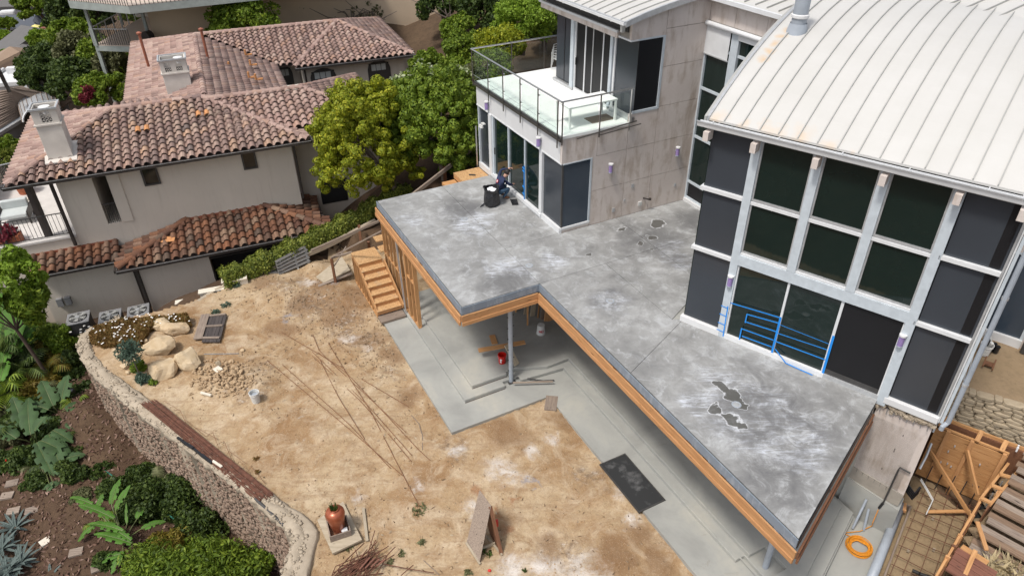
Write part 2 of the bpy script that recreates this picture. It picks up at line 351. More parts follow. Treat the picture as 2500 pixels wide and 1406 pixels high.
def rockm(name, a, b, cc, sc=3):
    n = NT(name); p = n.O(); r = n.rnd()
    c = n.mix(n.ramp(n.noise(p, sc, 6, .65, .5), .35, .65), a, b)
    c = n.mix(n.ramp(n.noise(p, sc*3, 6, .7), .55, .75, 0, .6), c, cc)
    c = n.mix(n.ramp(r, 0, 1, 0, .35), c, cc)
    n.out(c, .9, 0, .3); n.bump(n.noise(p, sc*6, 6, .7), .4, .02); return n.m
MT['boulder'] = rockm('sandstone_boulder', (.52, .40, .25), (.60, .49, .34), (.34, .21, .11), 2.2)
MT['rubble'] = rockm('rubble_stone', (.40, .28, .165), (.50, .37, .235), (.22, .145, .085), 6)
MT['sandstone'] = rockm('stacked_sandstone', (.36, .29, .20), (.43, .36, .26), (.20, .155, .105), 4)
MT['redstone'] = rockm('reddish_wall_stone', (.205, .138, .10), (.35, .262, .20), (.11, .072, .055), 7)
MT['cap'] = rockm('rough_cap_mortar', (.36, .30, .225), (.46, .39, .30), (.22, .17, .12), 2.2)
def leafm(name, a, b, cc, trans=.25):
    n = NT(name); r = n.n('ShaderNodeNewGeometry').outputs['Random Per Island']; p = n.P()
    c = n.cr(r, [(0, a), (.5, b), (1, cc)])
    c = n.mix(n.ramp(n.noise(p, 1.3, 3), .35, .65, 0, .5), c, a)
    n.out(c, .6, 0, .3)
    tl = n.n('ShaderNodeBsdfTranslucent'); n.l(c, tl.inputs[0]); mx = n.n('ShaderNodeMixShader'); mx.inputs[0].default_value = trans
    o = n.t.nodes['Material Output']; n.l(n.b.outputs[0], mx.inputs[1]); n.l(tl.outputs[0], mx.inputs[2]); n.l(mx.outputs[0], o.inputs[0]); return n.m
MT['leaf_yellow'] = leafm('yellow_green_foliage', (.15, .19, .010), (.27, .31, .018), (.46, .44, .03))
MT['leaf_mid'] = leafm('fresh_green_foliage', (.075, .125, .010), (.145, .22, .018), (.27, .34, .035))
MT['leaf_bright'] = leafm('bright_green_foliage', (.12, .20, .015), (.20, .31, .025), (.31, .42, .05))
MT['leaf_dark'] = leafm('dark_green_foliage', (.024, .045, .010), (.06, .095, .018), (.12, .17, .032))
MT['leaf_olive'] = leafm('olive_foliage', (.09, .095, .04), (.15, .155, .07), (.22, .23, .11))
MT['leaf_hedge'] = leafm('hedge_foliage', (.06, .085, .012), (.16, .20, .025), (.36, .38, .07))
MT['leaf_brown'] = leafm('rusty_ground_cover', (.16, .085, .025), (.25, .14, .045), (.20, .18, .05))
MT['leaf_blue'] = leafm('blue_green_foliage', (.05, .085, .06), (.09, .14, .10), (.15, .21, .15))
MT['leaf_gold'] = leafm('golden_fern', (.14, .10, .015), (.22, .17, .025), (.18, .2, .03))
MT['petal'] = simple('white_petal', (.8, .78, .74), .7, .05)
MT['red_leaf'] = leafm('crimson_foliage', (.14, .02, .03), (.22, .03, .05), (.30, .06, .07))
MT['leaf_lime'] = leafm('lime_green_foliage', (.06, .10, .010), (.13, .20, .018), (.26, .34, .035))
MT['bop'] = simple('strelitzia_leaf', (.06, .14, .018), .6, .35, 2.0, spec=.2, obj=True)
MT['bop_shaded'] = simple('strelitzia_leaf_shaded', (.035, .075, .02), .75, .35, 2.0, obj=True)  # same leaf, with the shade of the planting put into a darker colour
MT['stem'] = simple('green_stem', (.12, .14, .05), .6, .2)
MT['agave'] = simple('agave_leaf', (.085, .115, .105), .7, .25, 4, obj=True)
MT['bark'] = simple('tree_bark', (.17, .135, .11), .9, .3, 6, bump=.4)
MT['bark_dark'] = simple('dark_bark', (.09, .06, .045), .9, .3, 6, bump=.4)
def greyroof(name, a, b):
    n = NT(name); p = n.P(); n.out(n.mix(n.noise(p, 2.5, 6, .7), a, b), .85); n.bump(n.noise(p, 9, 3), .2, .03); return n.m
MT['roof_blue'] = greyroof('slate_shingles', (.07, .08, .10), (.10, .11, .135))
MT['roof_grey'] = greyroof('grey_shingles', (.10, .095, .095), (.15, .145, .14))
MT['roof_brown'] = greyroof('brown_shingles', (.24, .165, .115), (.32, .23, .165))
MT['roof_white'] = greyroof('white_flat_roof', (.55, .55, .55), (.72, .72, .72))
MT['roof_slatbrown'] = greyroof('brown_plank_roof', (.19, .145, .115), (.27, .21, .17))
MT['wall_grey'] = simple('grey_siding', (.22, .22, .225), .85, .08)
MT['brick'] = simple('brick_wall', (.20, .07, .05), .9, .25, 8)
MT['asphalt'] = simple('asphalt_road', (.07, .07, .072), .9, .12)

# ------------------------------------------------------------------ builders
WL = {}
def tagp(o, label=None, cat=None, group=None, kind=None):
    if label: o['label'] = label
    if cat: o['category'] = cat
    if group: o['group'] = group
    if kind: o['kind'] = kind
    return o
def thing(name, label, cat, loc, group=None):
    o = bpy.data.objects.new(name, None); C.objects.link(o); o.empty_display_size = .3
    o.location = Vector(loc); WL[o.name] = np.array(loc, float)
    return tagp(o, label, cat, group)
def link(name, me, mat, parent=None, loc=(0, 0, 0), rot=None):
    """loc is the world place of the mesh origin; rot an optional 3x3 world rotation"""
    o = bpy.data.objects.new(name, me); C.objects.link(o)
    if mat is not None and not me.materials: me.materials.append(MT[mat] if isinstance(mat, str) else mat)
    L = np.array(loc, float); WL[o.name] = L
    if parent is not None:
        o.parent = parent; L = L-WL[parent.name]
    if rot is None: o.location = Vector(L)
    else: o.matrix_basis = Matrix.Translation(Vector(L)) @ rot.to_4x4()
    return o
BOXF = ((0, 1, 3, 2), (4, 6, 7, 5), (0, 4, 5, 1), (2, 3, 7, 6), (0, 2, 6, 4), (1, 5, 7, 3))
class MB:
    def __init__(s): s.v = []; s.f = []
    def add(s, vs, fs):
        k = len(s.v); s.v.extend([tuple(map(float, x)) for x in vs]); s.f.extend([tuple(i+k for i in f) for f in fs]); return s
    def box(s, fr, a0, a1, b0, b1, z0, z1):
        return s.add([fr(a, b, z) for a in (a0, a1) for b in (b0, b1) for z in (z0, z1)], BOXF)
    def prism(s, pts, h):      # pts: list of 3d points, extruded by vector h
        n = len(pts); h = np.array(h, float)
        vs = [np.array(p, float) for p in pts]+[np.array(p, float)+h for p in pts]
        return s.add(vs, [tuple(range(n)), tuple(range(2*n-1, n-1, -1))]+[(i, (i+1) % n, (i+1) % n+n, i+n) for i in range(n)])
    def tube(s, pts, r, n=6, cap=True, r1=None):
        pts = [np.array(p, float) for p in pts]; k = len(pts); vs = []
        rr = [r+(0 if r1 is None else (r1-r)*i/(k-1)) for i in range(k)]
        ref = None
        for i, p in enumerate(pts):
            d = pts[min(i+1, k-1)]-pts[max(i-1, 0)]; d = d/(np.linalg.norm(d)+1e-9)
            if ref is None: ref = np.array([0, 0, 1.0]) if abs(d[2]) < .9 else np.array([1.0, 0, 0])
            x = np.cross(d, ref); x /= np.linalg.norm(x)+1e-9; y = np.cross(d, x); ref = -y if np.dot(-y, ref) > 0 else y
            x = np.cross(d, ref); x /= np.linalg.norm(x)+1e-9; y = np.cross(x, d)
            for j in range(n):
                a = 2*math.pi*j/n; vs.append(p+rr[i]*(math.cos(a)*x+math.sin(a)*y))
        fs = [(i*n+j, i*n+(j+1) % n, (i+1)*n+(j+1) % n, (i+1)*n+j) for i in range(k-1) for j in range(n)]
        if cap: fs += [tuple(range(n)), tuple(range((k-1)*n, k*n))]
        return s.add(vs, fs)
    def lathe(s, c, prof, n=16, axis=None):
        vs = []; c = np.array(c, float)
        for r, z in prof:
            for j in range(n):
                a = 2*math.pi*j/n; vs.append(c+np.array([r*math.cos(a), r*math.sin(a), z]))
        k = len(prof); fs = [(i*n+j, i*n+(j+1) % n, (i+1)*n+(j+1) % n, (i+1)*n+j) for i in range(k-1) for j in range(n)]
        return s.add(vs, fs)
    def build(s, name, mat, parent=None, kind=None, smooth=False, center=True, bevel=0):
        v = np.array(s.v); c = np.zeros(3)
        if center and parent is not None: c = np.array([(v[:, 0].min()+v[:, 0].max())/2, (v[:, 1].min()+v[:, 1].max())/2, v[:, 2].min()])
        elif center: c = np.array([(v[:, 0].min()+v[:, 0].max())/2, (v[:, 1].min()+v[:, 1].max())/2, v[:, 2].min()])
        me = bpy.data.meshes.new(name); me.from_pydata((v-c).tolist(), [], s.f)
        if len(s.f) < 6000:
            bm = bmesh.new(); bm.from_mesh(me); bmesh.ops.recalc_face_normals(bm, faces=bm.faces)
            bm.to_mesh(me); bm.free()
        if smooth: me.polygons.foreach_set('use_smooth', [True]*len(me.polygons))
        o = link(name, me, mat, parent, c)
        if kind: o['kind'] = kind
        if bevel:
            m = o.modifiers.new('bevel', 'BEVEL'); m.width = bevel; m.segments = 2; m.limit_method = 'ANGLE'
        return o
def boxo(name, mat, fr, a0, a1, b0, b1, z0, z1, parent=None, kind=None, bevel=0):
    return MB().box(fr, a0, a1, b0, b1, z0, z1).build(name, mat, parent, kind, bevel=bevel)
_bc = {}
def beam(name, mat, p0, p1, w, h, parent=None, up=(0, 0, 1), kind=None):
    """a straight bar from p0 to p1, w wide and h deep, its mesh shared between equal bars"""
    p0 = np.array(p0, float); p1 = np.array(p1, float); L = float(np.linalg.norm(p1-p0))
    key = (round(L, 3), round(w, 3), round(h, 3), mat)
    if key not in _bc:
        me = bpy.data.meshes.new(name)
        me.from_pydata([(x, y, z) for x in (0, L) for y in (-w/2, w/2) for z in (-h/2, h/2)], [], [tuple(f) for f in BOXF])
        bm = bmesh.new(); bm.from_mesh(me); bmesh.ops.recalc_face_normals(bm, faces=bm.faces); bm.to_mesh(me); bm.free(); _bc[key] = me
    x = Vector((p1-p0)/L); u = Vector(up); y = u.cross(x)
    if y.length < 1e-4: y = Vector((1, 0, 0)).cross(x)
    y.normalize(); z = x.cross(y)
    o = link(name, _bc[key], mat, parent, p0, Matrix((x, y, z)).transposed())
    if kind: o['kind'] = kind
    return o
def npmesh(name, v, f, mat, parent=None, kind=None, loc=None, smooth=False):
    v = np.asarray(v, np.float64); f = np.asarray(f, np.int32); c = np.array([v[:, 0].mean(), v[:, 1].mean(), v[:, 2].min()]) if loc is None else np.array(loc)
    me = bpy.data.meshes.new(name); me.vertices.add(len(v)); me.vertices.foreach_set('co', (v-c).astype(np.float32).ravel())
    n = f.shape[1]; me.loops.add(f.size); me.loops.foreach_set('vertex_index', f.ravel()); me.polygons.add(len(f))
    me.polygons.foreach_set('loop_start', np.arange(0, f.size, n, dtype=np.int32)); me.polygons.foreach_set('loop_total', np.full(len(f), n, np.int32))
    if smooth: me.polygons.foreach_set('use_smooth', np.ones(len(f), bool))
    me.update(calc_edges=True)
    o = link(name, me, mat, parent, c)
    if kind: o['kind'] = kind
    return o
def leaves(pts, size, mat, name='foliage', parent=None, kind=None, nrm=None, jit=.7, aspect=1.7):
    """many small leaf-shaped faces, one at every point"""
    pts = np.asarray(pts); n = len(pts)
    d = rng.normal(size=(n, 3)); d /= np.linalg.norm(d, axis=1)[:, None]
    if nrm is not None:
        d = nrm*(1-jit)*1.6+d*jit; d /= np.linalg.norm(d, axis=1)[:, None]
    r = rng.normal(size=(n, 3)); x = np.cross(d, r); x /= np.linalg.norm(x, axis=1)[:, None]; y = np.cross(d, x)
    s = size*(.6+.8*rng.random((n, 1)))
    v = np.stack([pts-x*s*.5, pts+y*s*aspect*.5-d*s*.12, pts+x*s*.5, pts-y*s*aspect*.5-d*s*.12], 1).reshape(-1, 3)
    f = np.arange(4*n).reshape(n, 4)
    return npmesh(name, v, f, mat, parent, kind)
def blobpts(c, r, n, shell=.55, flat=1.0):
    """points in the outer layer of a ball; returns points and outward normals"""
    d = rng.normal(size=(n, 3)); d /= np.linalg.norm(d, axis=1)[:, None]
    q = r*(shell+(1-shell)*rng.random((n, 1))**.6)
    o = d*q; o[:, 2] *= flat
    return np.array(c)+o, d
def puffs(c, rad, n, pr, seed, zmin=-.6):
    """centres of foliage puffs on an uneven ellipsoid crown"""
    g = np.random.default_rng(seed); out = []
    ph = g.random(6)*6.28
    for i in range(n):
        d = g.normal(size=3); d /= np.linalg.norm(d)
        if d[2] < zmin: d[2] = abs(d[2])
        w = 1+.16*math.sin(3*math.atan2(d[1], d[0])+ph[0])+.12*math.sin(5*math.atan2(d[1], d[0])+ph[1]+3*d[2])
        k = (.55+.45*g.random()**.4)*w
        out.append((np.array(c)+d*np.array(rad)*k, pr*(.6+.7*g.random())))
    return out
def tree(name, label, cat, base, c, rad, mat, npuff=60, pr=.5, per=260, ls=.09, seed=1, trunk='bark', tr=.14, group=None, limbs=6, jit=.6, extra=None, more=()):
    t = thing(name, label, cat, base, group)
    g = np.random.default_rng(seed); base = np.array(base, float); c = np.array(c, float)
    m = MB(); fork = base+(c-base)*.45+np.array([g.normal()*.15, g.normal()*.15, 0]); fork[2] = base[2]+max(.4, (c[2]-rad[2]*.5-base[2]))*.7
    m.tube([base-np.array([0, 0, .3]), base*.5+fork*.5+g.normal(size=3)*.06, fork], tr, 8, r1=tr*.75)
    pf = puffs(c, rad, npuff, pr, seed)
    for i_, (c2, r2_, n2_) in enumerate(more): pf += puffs(c2, r2_, n2_, pr*.85, seed+7+i_)
    for i in range(limbs):
        q = pf[int(g.integers(len(pf)))][0]
        m.tube([fork, fork*.5+q*.5+g.normal(size=3)*.2, q], tr*.5, 5, r1=tr*.12)
    m.build('trunk', trunk, t)
    P_, N_ = [], []
    for q, r in pf:
        a, b = blobpts(q, r, per, .6, .9); P_.append(a); N_.append(b)
    leaves(np.concatenate(P_), ls, mat, 'crown', t, nrm=np.concatenate(N_), jit=jit)
    if extra:
        m2, frac, n2, ls2 = extra; P_ = []
        for q, r in pf:
            if g.random() < frac and q[2] > c[2]-.2*rad[2]: P_.append(blobpts(q, r*1.08, n2, .85)[0])
        if P_: leaves(np.concatenate(P_), ls2, m2, 'flower_spikes', t, jit=.8)  # pale flower spikes in their own colour over the upper puffs
    return t
def rock(name, label, cat, c, dims, mat='boulder', seed=1, sub=2, parent=None, group=None, rotz=0):
    g = np.random.default_rng(seed); bm = bmesh.new(); bmesh.ops.create_icosphere(bm, subdivisions=sub, radius=1)
    planes = [(lambda d: d/np.linalg.norm(d))(g.normal(size=3)) for _ in range(15)]; ds = g.uniform(.52, .80, 15)
    cz, sz = math.cos(rotz), math.sin(rotz)
    for v in bm.verts:
        p = np.array(v.co)
        for q, d in zip(planes, ds):
            k = p@q
            if k > d: p = p-(k-d)*q
        p = p*(1+.14*mnoise.noise(Vector(p*2.3+seed))+.06*mnoise.noise(Vector(p*6+seed)))*np.array(dims)
        v.co = (p[0]*cz-p[1]*sz, p[0]*sz+p[1]*cz, p[2])
    me = bpy.data.meshes.new(name); bm.to_mesh(me); bm.free()
    o = link(name, me, mat, parent, c)
    if parent is None: tagp(o, label, cat, group)
    return o
ROCKS = []
def smallrock(name, mat, c, s, parent=None, flat=.7):
    """a stone from a small stock of shared shapes"""
    if not ROCKS:
        for k in range(10):
            g = np.random.default_rng(k+50); bm = bmesh.new(); bmesh.ops.create_icosphere(bm, subdivisions=1, radius=1)
            pl = [(lambda d: d/np.linalg.norm(d))(g.normal(size=3)) for _ in range(5)]
            for v in bm.verts:
                p = np.array(v.co)
                for q in pl:
                    kk = p@q
                    if kk > .7: p = p-(kk-.7)*q
                v.co = p*(1+g.normal()*.08)
            me = bpy.data.meshes.new('stone'); bm.to_mesh(me); bm.free(); ROCKS.append(me)
    key = (mat, random.randrange(10))
    if key not in _rk:
        m = ROCKS[key[1]].copy(); m.materials.clear(); m.materials.append(MT[mat]); _rk[key] = m
    o = link(name, _rk[key], None, parent, c)
    a = random.random()*6.28
    o.rotation_euler = (random.uniform(-.3, .3), random.uniform(-.3, .3), a); o.scale = (s*random.uniform(.8, 1.3), s*random.uniform(.7, 1), s*flat)
    return o
_rk = {}
# ------------------------------------------------------------------ patio under the deck
pt = thing('concrete_patio', 'light grey stepped concrete patio below the raised deck', 'patio', DK(-2, 0, ZP-.3))
def polyo(name, mat, fr, pts, z0, z1, parent, kind=None, bevel=0):
    return MB().prism([fr(a, b, z0) for a, b in pts], (0, 0, z1-z0)).build(name, mat, parent, kind, bevel=bevel)
Z1, Z2 = ZP+.12, ZP+.24
E1, E2 = DK.loc(HL(4.53, .3))[:2], DK.loc(HL(4.53, 5.0))[:2]; E3, E4 = DK.loc(HL(4.50, .3))[:2], DK.loc(HL(4.50, 3.9))[:2]
polyo('lower_slab', 'patio', DK, [(6.2, -3.5), (-.95, -3.5), (-.95, -.16), (-4.1, -.16), (-4.1, .56), (-5.95, .56), (-5.95, -.16), (-10.6, -.16), E2, E1, (-3, 4.7), (6.2, 4.7)], ZP-.3, ZP, pt)
polyo('middle_step', 'patio', DK, [(6.2, -2.62), (.03, -2.62), (.03, -1.2), (.24, -1.2), (.24, -.62), (.03, -.62), (-.1, .9), (-8.3, .9), (-8.3, 1.18), (-9.2, 1.18), (-9.2, .9), (-10.2, .9), E4, E3, (-3, 4.65), (6.2, 4.65)], ZP+.001, Z1, pt, bevel=.012)
polyo('upper_step', 'patio', DK, [(6.2, -2.2), (.4, -2.2), (.4, -.95), (.5, -.95), (.5, -.55), (.1, .4), (.12, 1.22), (-8.4, 1.22), (-8.4, 1.75), (-9.1, 1.75), (-9.1, 1.22), (-10, 1.22), DK.loc(HL(4.2, 3.5))[:2], DK.loc(HL(4.2, .35))[:2], (-3, 4.6), (6.2, 4.6)], Z1+.001, Z2, pt, bevel=.012)
st = MB()
for a0, a1 in ((-10.4, -.1),):
    st.box(DK, a0, a1, 1.02, 1.06, Z1, Z1+.006)
st.build('joint_strip', 'patio', pt)
for a0, a1, b0, b1, z in ((.005, .03, -2.62, -1.2, ZP), (.375, .4, -2.2, -.95, Z1)):
    boxo('riser_foot_line', 'under', DK, a0, a1, b0, b1, z-.01, z+.004, pt)  # thin dark strip along the foot of each front riser
# black rubber mat set in the walk
mm = NT('dusty_black_mat'); p_ = mm.P(); f_ = mm.noise(p_, 1.1, 6, .6, .3)
mm.out(mm.mix(mm.ramp(mm.math('MULTIPLY', f_, mm.noise(p_, 4, 6, .6)), .26, .50, 0, .55), (.022, .023, .024), (.30, .30, .30)), .8); MT['mat_black'] = mm.m
mt = thing('black_mat', 'dusty black rectangular mat lying across the concrete walk', 'mat', DK(-5, .15, ZP))
boxo('mat_sheet', 'mat_black', DK, -5.93, -4.12, -.27, .54, ZP+.004, ZP+.02, mt)
for a0, a1, b0, b1 in ((-5.97, -4.08, -.31, -.27), (-5.97, -4.08, .54, .575), (-5.97, -5.93, -.27, .54), (-4.12, -4.08, -.27, .54)):
    boxo('mat_border', 'dark_metal', DK, a0, a1, b0, b1, ZP+.003, ZP+.028, mt)
# foundation under the house
fw = thing('foundation_wall', 'grey foundation wall in the shade behind the patio', 'wall', DK(0, 4.7, ZP))
boxo('wall_face', 'patio', DK, -3.4, 7.6, 4.6, 4.8, ZP-.2, -.62, fw)
MB().box(HL, -1.0, 5.2, -.5, -.02, ZP-.4, -.55).build('wall_return', 'patio', fw)
boxo('end_wall', 'patio', DK, 7.5, 7.7, -.5, 4.6, ZP-.2, -.62, fw)

# ------------------------------------------------------------------ raised deck
dk = thing('raised_deck', 'raised grey concrete deck with blue-grey edge flashing and timber rim on steel posts', 'deck', DK(0, 0, ZP))
g = .012
hc = DK.loc(HL(-1.06, 0)); xa = -2.0
hs = HL.loc(DK(0, 7.3))
# where the left side of the hall meets the recess wall (b = 7.3)
d_ = np.array(DK.loc(HL(-1.06, -1)))-np.array(hc); k_ = (7.3-hc[1])/d_[1]; xa = hc[0]+d_[0]*k_
j1 = (-4.61, .03); dc_ = DK.loc(HL(4.09, -.06))[:2]; hc = DK.loc(HL(-1.06, -.06))
def inset(poly, e):
    c = np.mean(poly, 0); out = []
    n = len(poly)
    for i in range(n):
        p0, p1, p2 = np.array(poly[i-1]), np.array(poly[i]), np.array(poly[(i+1) % n])
        a = (p1-p0)/np.linalg.norm(p1-p0); b = (p2-p1)/np.linalg.norm(p2-p1)
        na = np.array([-a[1], a[0]]); nb = np.array([-b[1], b[0]]); m = na+nb; m = m/(m@m)*2
        out.append(tuple(p1+m*e*sg))
    return out
panels = [[(7.5, -2.54), (7.5, 0), (0, 0), (0, -2.54)],
          [(7.5, 0), (7.5, 2.1), (2.3, 2.1), (2.3, 0)],
          [(2.3, 0), (2.3, 4.3), (0, 4.3), (0, 0)],
          [(2.3, 4.3), (2.3, 7.3), (0, 7.3), (0, 4.3)],
          [(0, 0), (0, 2.35), (-3.3, 2.35), hc[:2], j1],
          [(0, 2.35), (0, 4.3), (-2.35, 4.3), (-3.3, 2.35)],
          [(0, 4.3), (0, 7.3), (xa, 7.3), (-2.35, 4.3)],
          [j1, hc[:2], dc_, (-10.15, .05)]]
for q in panels:
    ar = sum(q[i][0]*q[(i+1) % len(q)][1]-q[(i+1) % len(q)][0]*q[i][1] for i in range(len(q)))
    sg = 1 if ar > 0 else -1
    polyo('slab_panel', 'slab', DK, inset(q, g/2), -.03, 0, dk)
polyo('slab_core', 'patio', DK, [(7.48, -2.52), (.02, -2.52), (.02, .02), (-10.12, .07), (-8.25, 4.4), (-3.4, 2.7), (xa, 7.3), (2.3, 7.3), (2.3, 2.1), (7.48, 2.1)], -.30, -.031, dk)
fl = [((7.52, -2.56), (-.02, -2.56)), ((-.02, -2.56), (-.02, .0)), ((-.02, -.02), (-10.17, .03))]
def strip(name, mat, p, q, t, z0, z1, par=dk, bev=0):
    p = np.array(p); q = np.array(q); d = (q-p)/np.linalg.norm(q-p); n = np.array([-d[1], d[0]])*t
    return polyo(name, mat, DK, [tuple(p), tuple(q), tuple(q+n), tuple(p+n)], z0, z1, par, bevel=bev)
n_ = NT('grey_flashing'); w_ = n_.noise(n_.mapn(n_.P(), (1, 1, .35)), 5, 6, .7)
n_.out(n_.mix(n_.ramp(w_, .5, .85), (.20, .24, .29), (.40, .44, .48)), .5, 0, .4); MT['flash'] = n_.m
for (p, q) in fl: strip('edge_flashing', 'flash', p, q, .022, -.25, -.004)
strip('edge_flashing', 'black_plastic', (-10.17, .03), (-8.27, 4.44), .02, -.25, -.004)
# timber rim below the flashing: an upper board, set a little proud, over a lower one
rim = [((7.56, -2.60), (-.06, -2.60)), ((-.06, -2.60), (-.06, -.06)), ((-.06, -.06), (-10.24, -.01)), ((-10.24, -.01), (-8.30, 4.44))]
for i, (p, q) in enumerate(rim):
    p = np.array(p, float); q = np.array(q, float)
    d = (q-p)/np.linalg.norm(q-p); n = np.array([-d[1], d[0]])*(-1 if False else 1)
    for k, (z, h, off) in enumerate(((-.365, .21, .0), (-.535, .12, .025))):
        m = 'beam' if k == 0 else ('beam' if i != 3 else 'treated')
        if i == 3: m = 'treated'
        nn = n if True else -n
        P0 = DK(*(p+nn*(off+.025)), z); P1 = DK(*(q+nn*(off+.025)), z)
        beam('rim_board', m, P0, P1, .045, h, dk)
# joists seen under the corner
for a in np.arange(.5, 7.2, .6): beam('joist', 'lumber', DK(a, -2.5, -.45), DK(a, 4.4, -.45), .045, .25, dk)
for a in np.arange(-8, -.2, .6): beam('joist', 'lumber', DK(a, .1, -.45), DK(a, 2.5+.0*a, -.45), .045, .25, dk)
for a, b in ((.24, -.88), (-8.78, 1.4)):
    c = DK(a, b); m = MB(); m.tube([DK(a, b, ZP-.1), DK(a, b, -.6)], .075, 16); m.build('steel_post', 'pipe_grey', dk, smooth=False)
    boxo('base_plate', 'dark_metal', DK, a-.13, a+.13, b-.13, b+.13, ZP-.08, ZP+.02, dk)
    boxo('post_cap', 'pipe_grey', DK, a-.11, a+.11, b-.11, b+.11, -.62, -.598, dk)
m = MB()
for z in np.arange(ZP+.5, -.8, .42):
    m.box(DK, .225, .255, -1.0, -.955, z, z+.015); m.box(DK, .225, .255, -.805, -.76, z+.05, z+.065)
m.build('post_tabs', 'dark_metal', dk)
for i, (a, b) in enumerate([(4.74, -.33), (1.03, .21), (-6.73, 1.57), (-1.76, 1.34)]):
    m = MB(); c = DK(a, b, 0); m.lathe(c, [(.115, .001), (.115, .006), (.09, .010), (.085, .004)], 20)
    m.build('drain_ring', 'pipe_grey', dk)
    m = MB(); m.lathe(c, [(.085, .004), (.03, .007), (.0, .007)], 16)
    for k in range(6):
        an = k*math.pi/3; m.box(Frame(c, az(an), az(an+math.pi/2)), .03, .075, -.006, .006, .007, .010)
    m.build('drain_grate', 'gutter', dk)
# small hollow around the foot of the corner post, with a black strap
sg_ = tagp(MB().tube([DK(.3, -.75, ZP+.06), DK(.1, -.5, ZP+.1), DK(-.3, .0, ZP+.08), DK(-.42, .35, ZP+.05)], .022, 6).build('black_strap', 'dark_metal'), 'black strap running from the foot of the corner post across the patio', 'strap')

# stud wall beside the stairs
sw = thing('stud_wall', 'open timber stud wall holding up the left edge of the deck', 'stud wall', DK(6, -2.55, ZP))
top = -.6
beam('plate', 'lumber', DK(4.15, -2.5, ZP+.13), DK(7.5, -2.5, ZP+.13), .09, .04, sw)
for a in (7.42, 7.05, 6.66, 6.27, 5.9, 5.5): beam('stud', 'lumber', DK(a, -2.5, ZP+.15), DK(a, -2.5, top), .085, .040, sw, up=az(AZA))
for a, w in ((5.07, .16), (4.98, .14), (4.60, .1), (4.22, .15)): beam('stud', 'lumber', DK(a, -2.48, ZP+.1), DK(a, -2.48, top), .14, w*.5, sw, up=az(AZA))
for a0, a1, z in ((7.4, 5.4, -2.15), (5.0, 4.3, -1.75)):
    beam('blocking', 'lumber', DK(a0, -2.5, z), DK(a1, -2.5, z), .09, .04, sw)
beam('conduit', 'gutter', DK(5.28, -2.62, ZP+.05), DK(5.5, -2.62, top+.05), .05, .05, sw)
for a in (3.3, 2.4): beam('shade_stud', 'lumber', DK(a, .9, ZP+.2), DK(a, .9, top), .09, .06, sw)

# stairs
sr = thing('timber_stairs', 'new plywood-topped timber stairs climbing beside the stud wall', 'stairs', DK(6.5, -3.1, ZP))
B0, B1 = -3.6, -2.66; rise = (Z1-ZP+2.34-.11+ZP+3.69)  # unused total
zs = [-2.34-.17*i for i in range(8)]
boxo('landing', 'osb', DK, 7.37, 8.36, B0, B1, zs[0]-.03, zs[0], sr, bevel=.004)
boxo('landing_edge', 'lumber', DK, 7.385, 8.34, B0+.005, B1-.005, zs[0]-.19, zs[0]-.032, sr)
for i in range(1, 8):
    a1 = 7.40-.305*(i-1); a0 = a1-.335
    if i < 7:
        boxo('tread', 'osb', DK, a0, a1, B0, B1, zs[i]-.032, zs[i], sr, bevel=.004)
        boxo('riser', 'beam', DK, a0+.03, a0+.05, B0+.005, B1-.005, zs[i]-.17, zs[i]-.034, sr)
ang = [DK(7.36, B0+.02, zs[0]-.2), DK(5.6, B0+.02, zs[6]-.14)]
beam('stringer', 'lumber', ang[0], ang[1], .04, .24, sr)
beam('stringer', 'lumber', DK(7.36, B1+.03, zs[0]-.1), DK(5.45, B1+.03, zs[6]-.02), .04, .28, sr)
for a in (8.32, 8.05, 7.75, 7.40, 7.1, 6.8, 6.5, 6.2):
    zt = zs[0]-.19 if a > 7.36 else zs[0]-.3-.56*(7.36-a)
    if zt > ZP+.15: beam('side_stud', 'lumber', DK(a, B0+.045, ZP), DK(a, B0+.045, zt), .09, .04, sr, up=az(AZA))
beam('sole_plate', 'lumber', DK(8.35, B0+.045, ZP+.02), DK(5.65, B0+.045, ZP+.02), .09, .04, sr)
boxo('back_panel', 'osb', DK, 8.33, 8.35, B0+.1, B1, ZP, zs[0]-.2, sr)
boxo('upper_tread', 'osb', DK, 7.55, 8.0, B1+.02, -2.2, -2.18, -2.14, sr)
boxo('upper_tread', 'osb', DK, 8.02, 8.45, B1+.02, -2.1, -1.98, -1.94, sr)
tagp(beam('bottom_plank', 'weathered', DK(5.38, -3.6, ZP+.06), DK(5.38, -2.66, ZP+.06), .42, .09), 'worn brown plank lying as a bottom step at the foot of the stairs', 'plank')
# old handrail and ramp left of the stairs
hr = thing('old_handrail', 'weathered brown timber handrail left of the new stairs', 'handrail', DK(9, -4, ZP))
beam('post', 'treated', DK(8.62, -4.32, ZP-.05), DK(8.62, -4.32, ZP+1.15), .09, .09, hr)
pb_ = DK(8.62, -4.32, ZP+1.18); beam('rail', 'weathered', pb_, DK(8.38, -3.55, -2.33), .09, .04, hr)
beam('rail', 'weathered', pb_+np.array([0, 0, .03]), Vp(931, 564, DK(0, -2.75), DK(0, 1)-DK(0, 0)), .09, .04, hr)
beam('post', 'treated', P(902, 606, -2.9), P(899, 590, -2.5), .1, .07, hr)
beam('brace', 'weathered', DK(8.7, -4.25, ZP+.75), DK(9.0, -3.6, -2.4), .05, .03, hr)
pl = tagp(MB().prism([DK(9.4, -4.9, ZP+.02), DK(8.75, -4.75, ZP+.06), DK(8.75, -3.65, ZP+.32), DK(9.9, -3.65, ZP+.32)], (0, 0, .04)).build('plywood_ramp', 'pale_ply'), 'dusty plywood sheet lying as a ramp left of the stairs', 'plywood sheet')
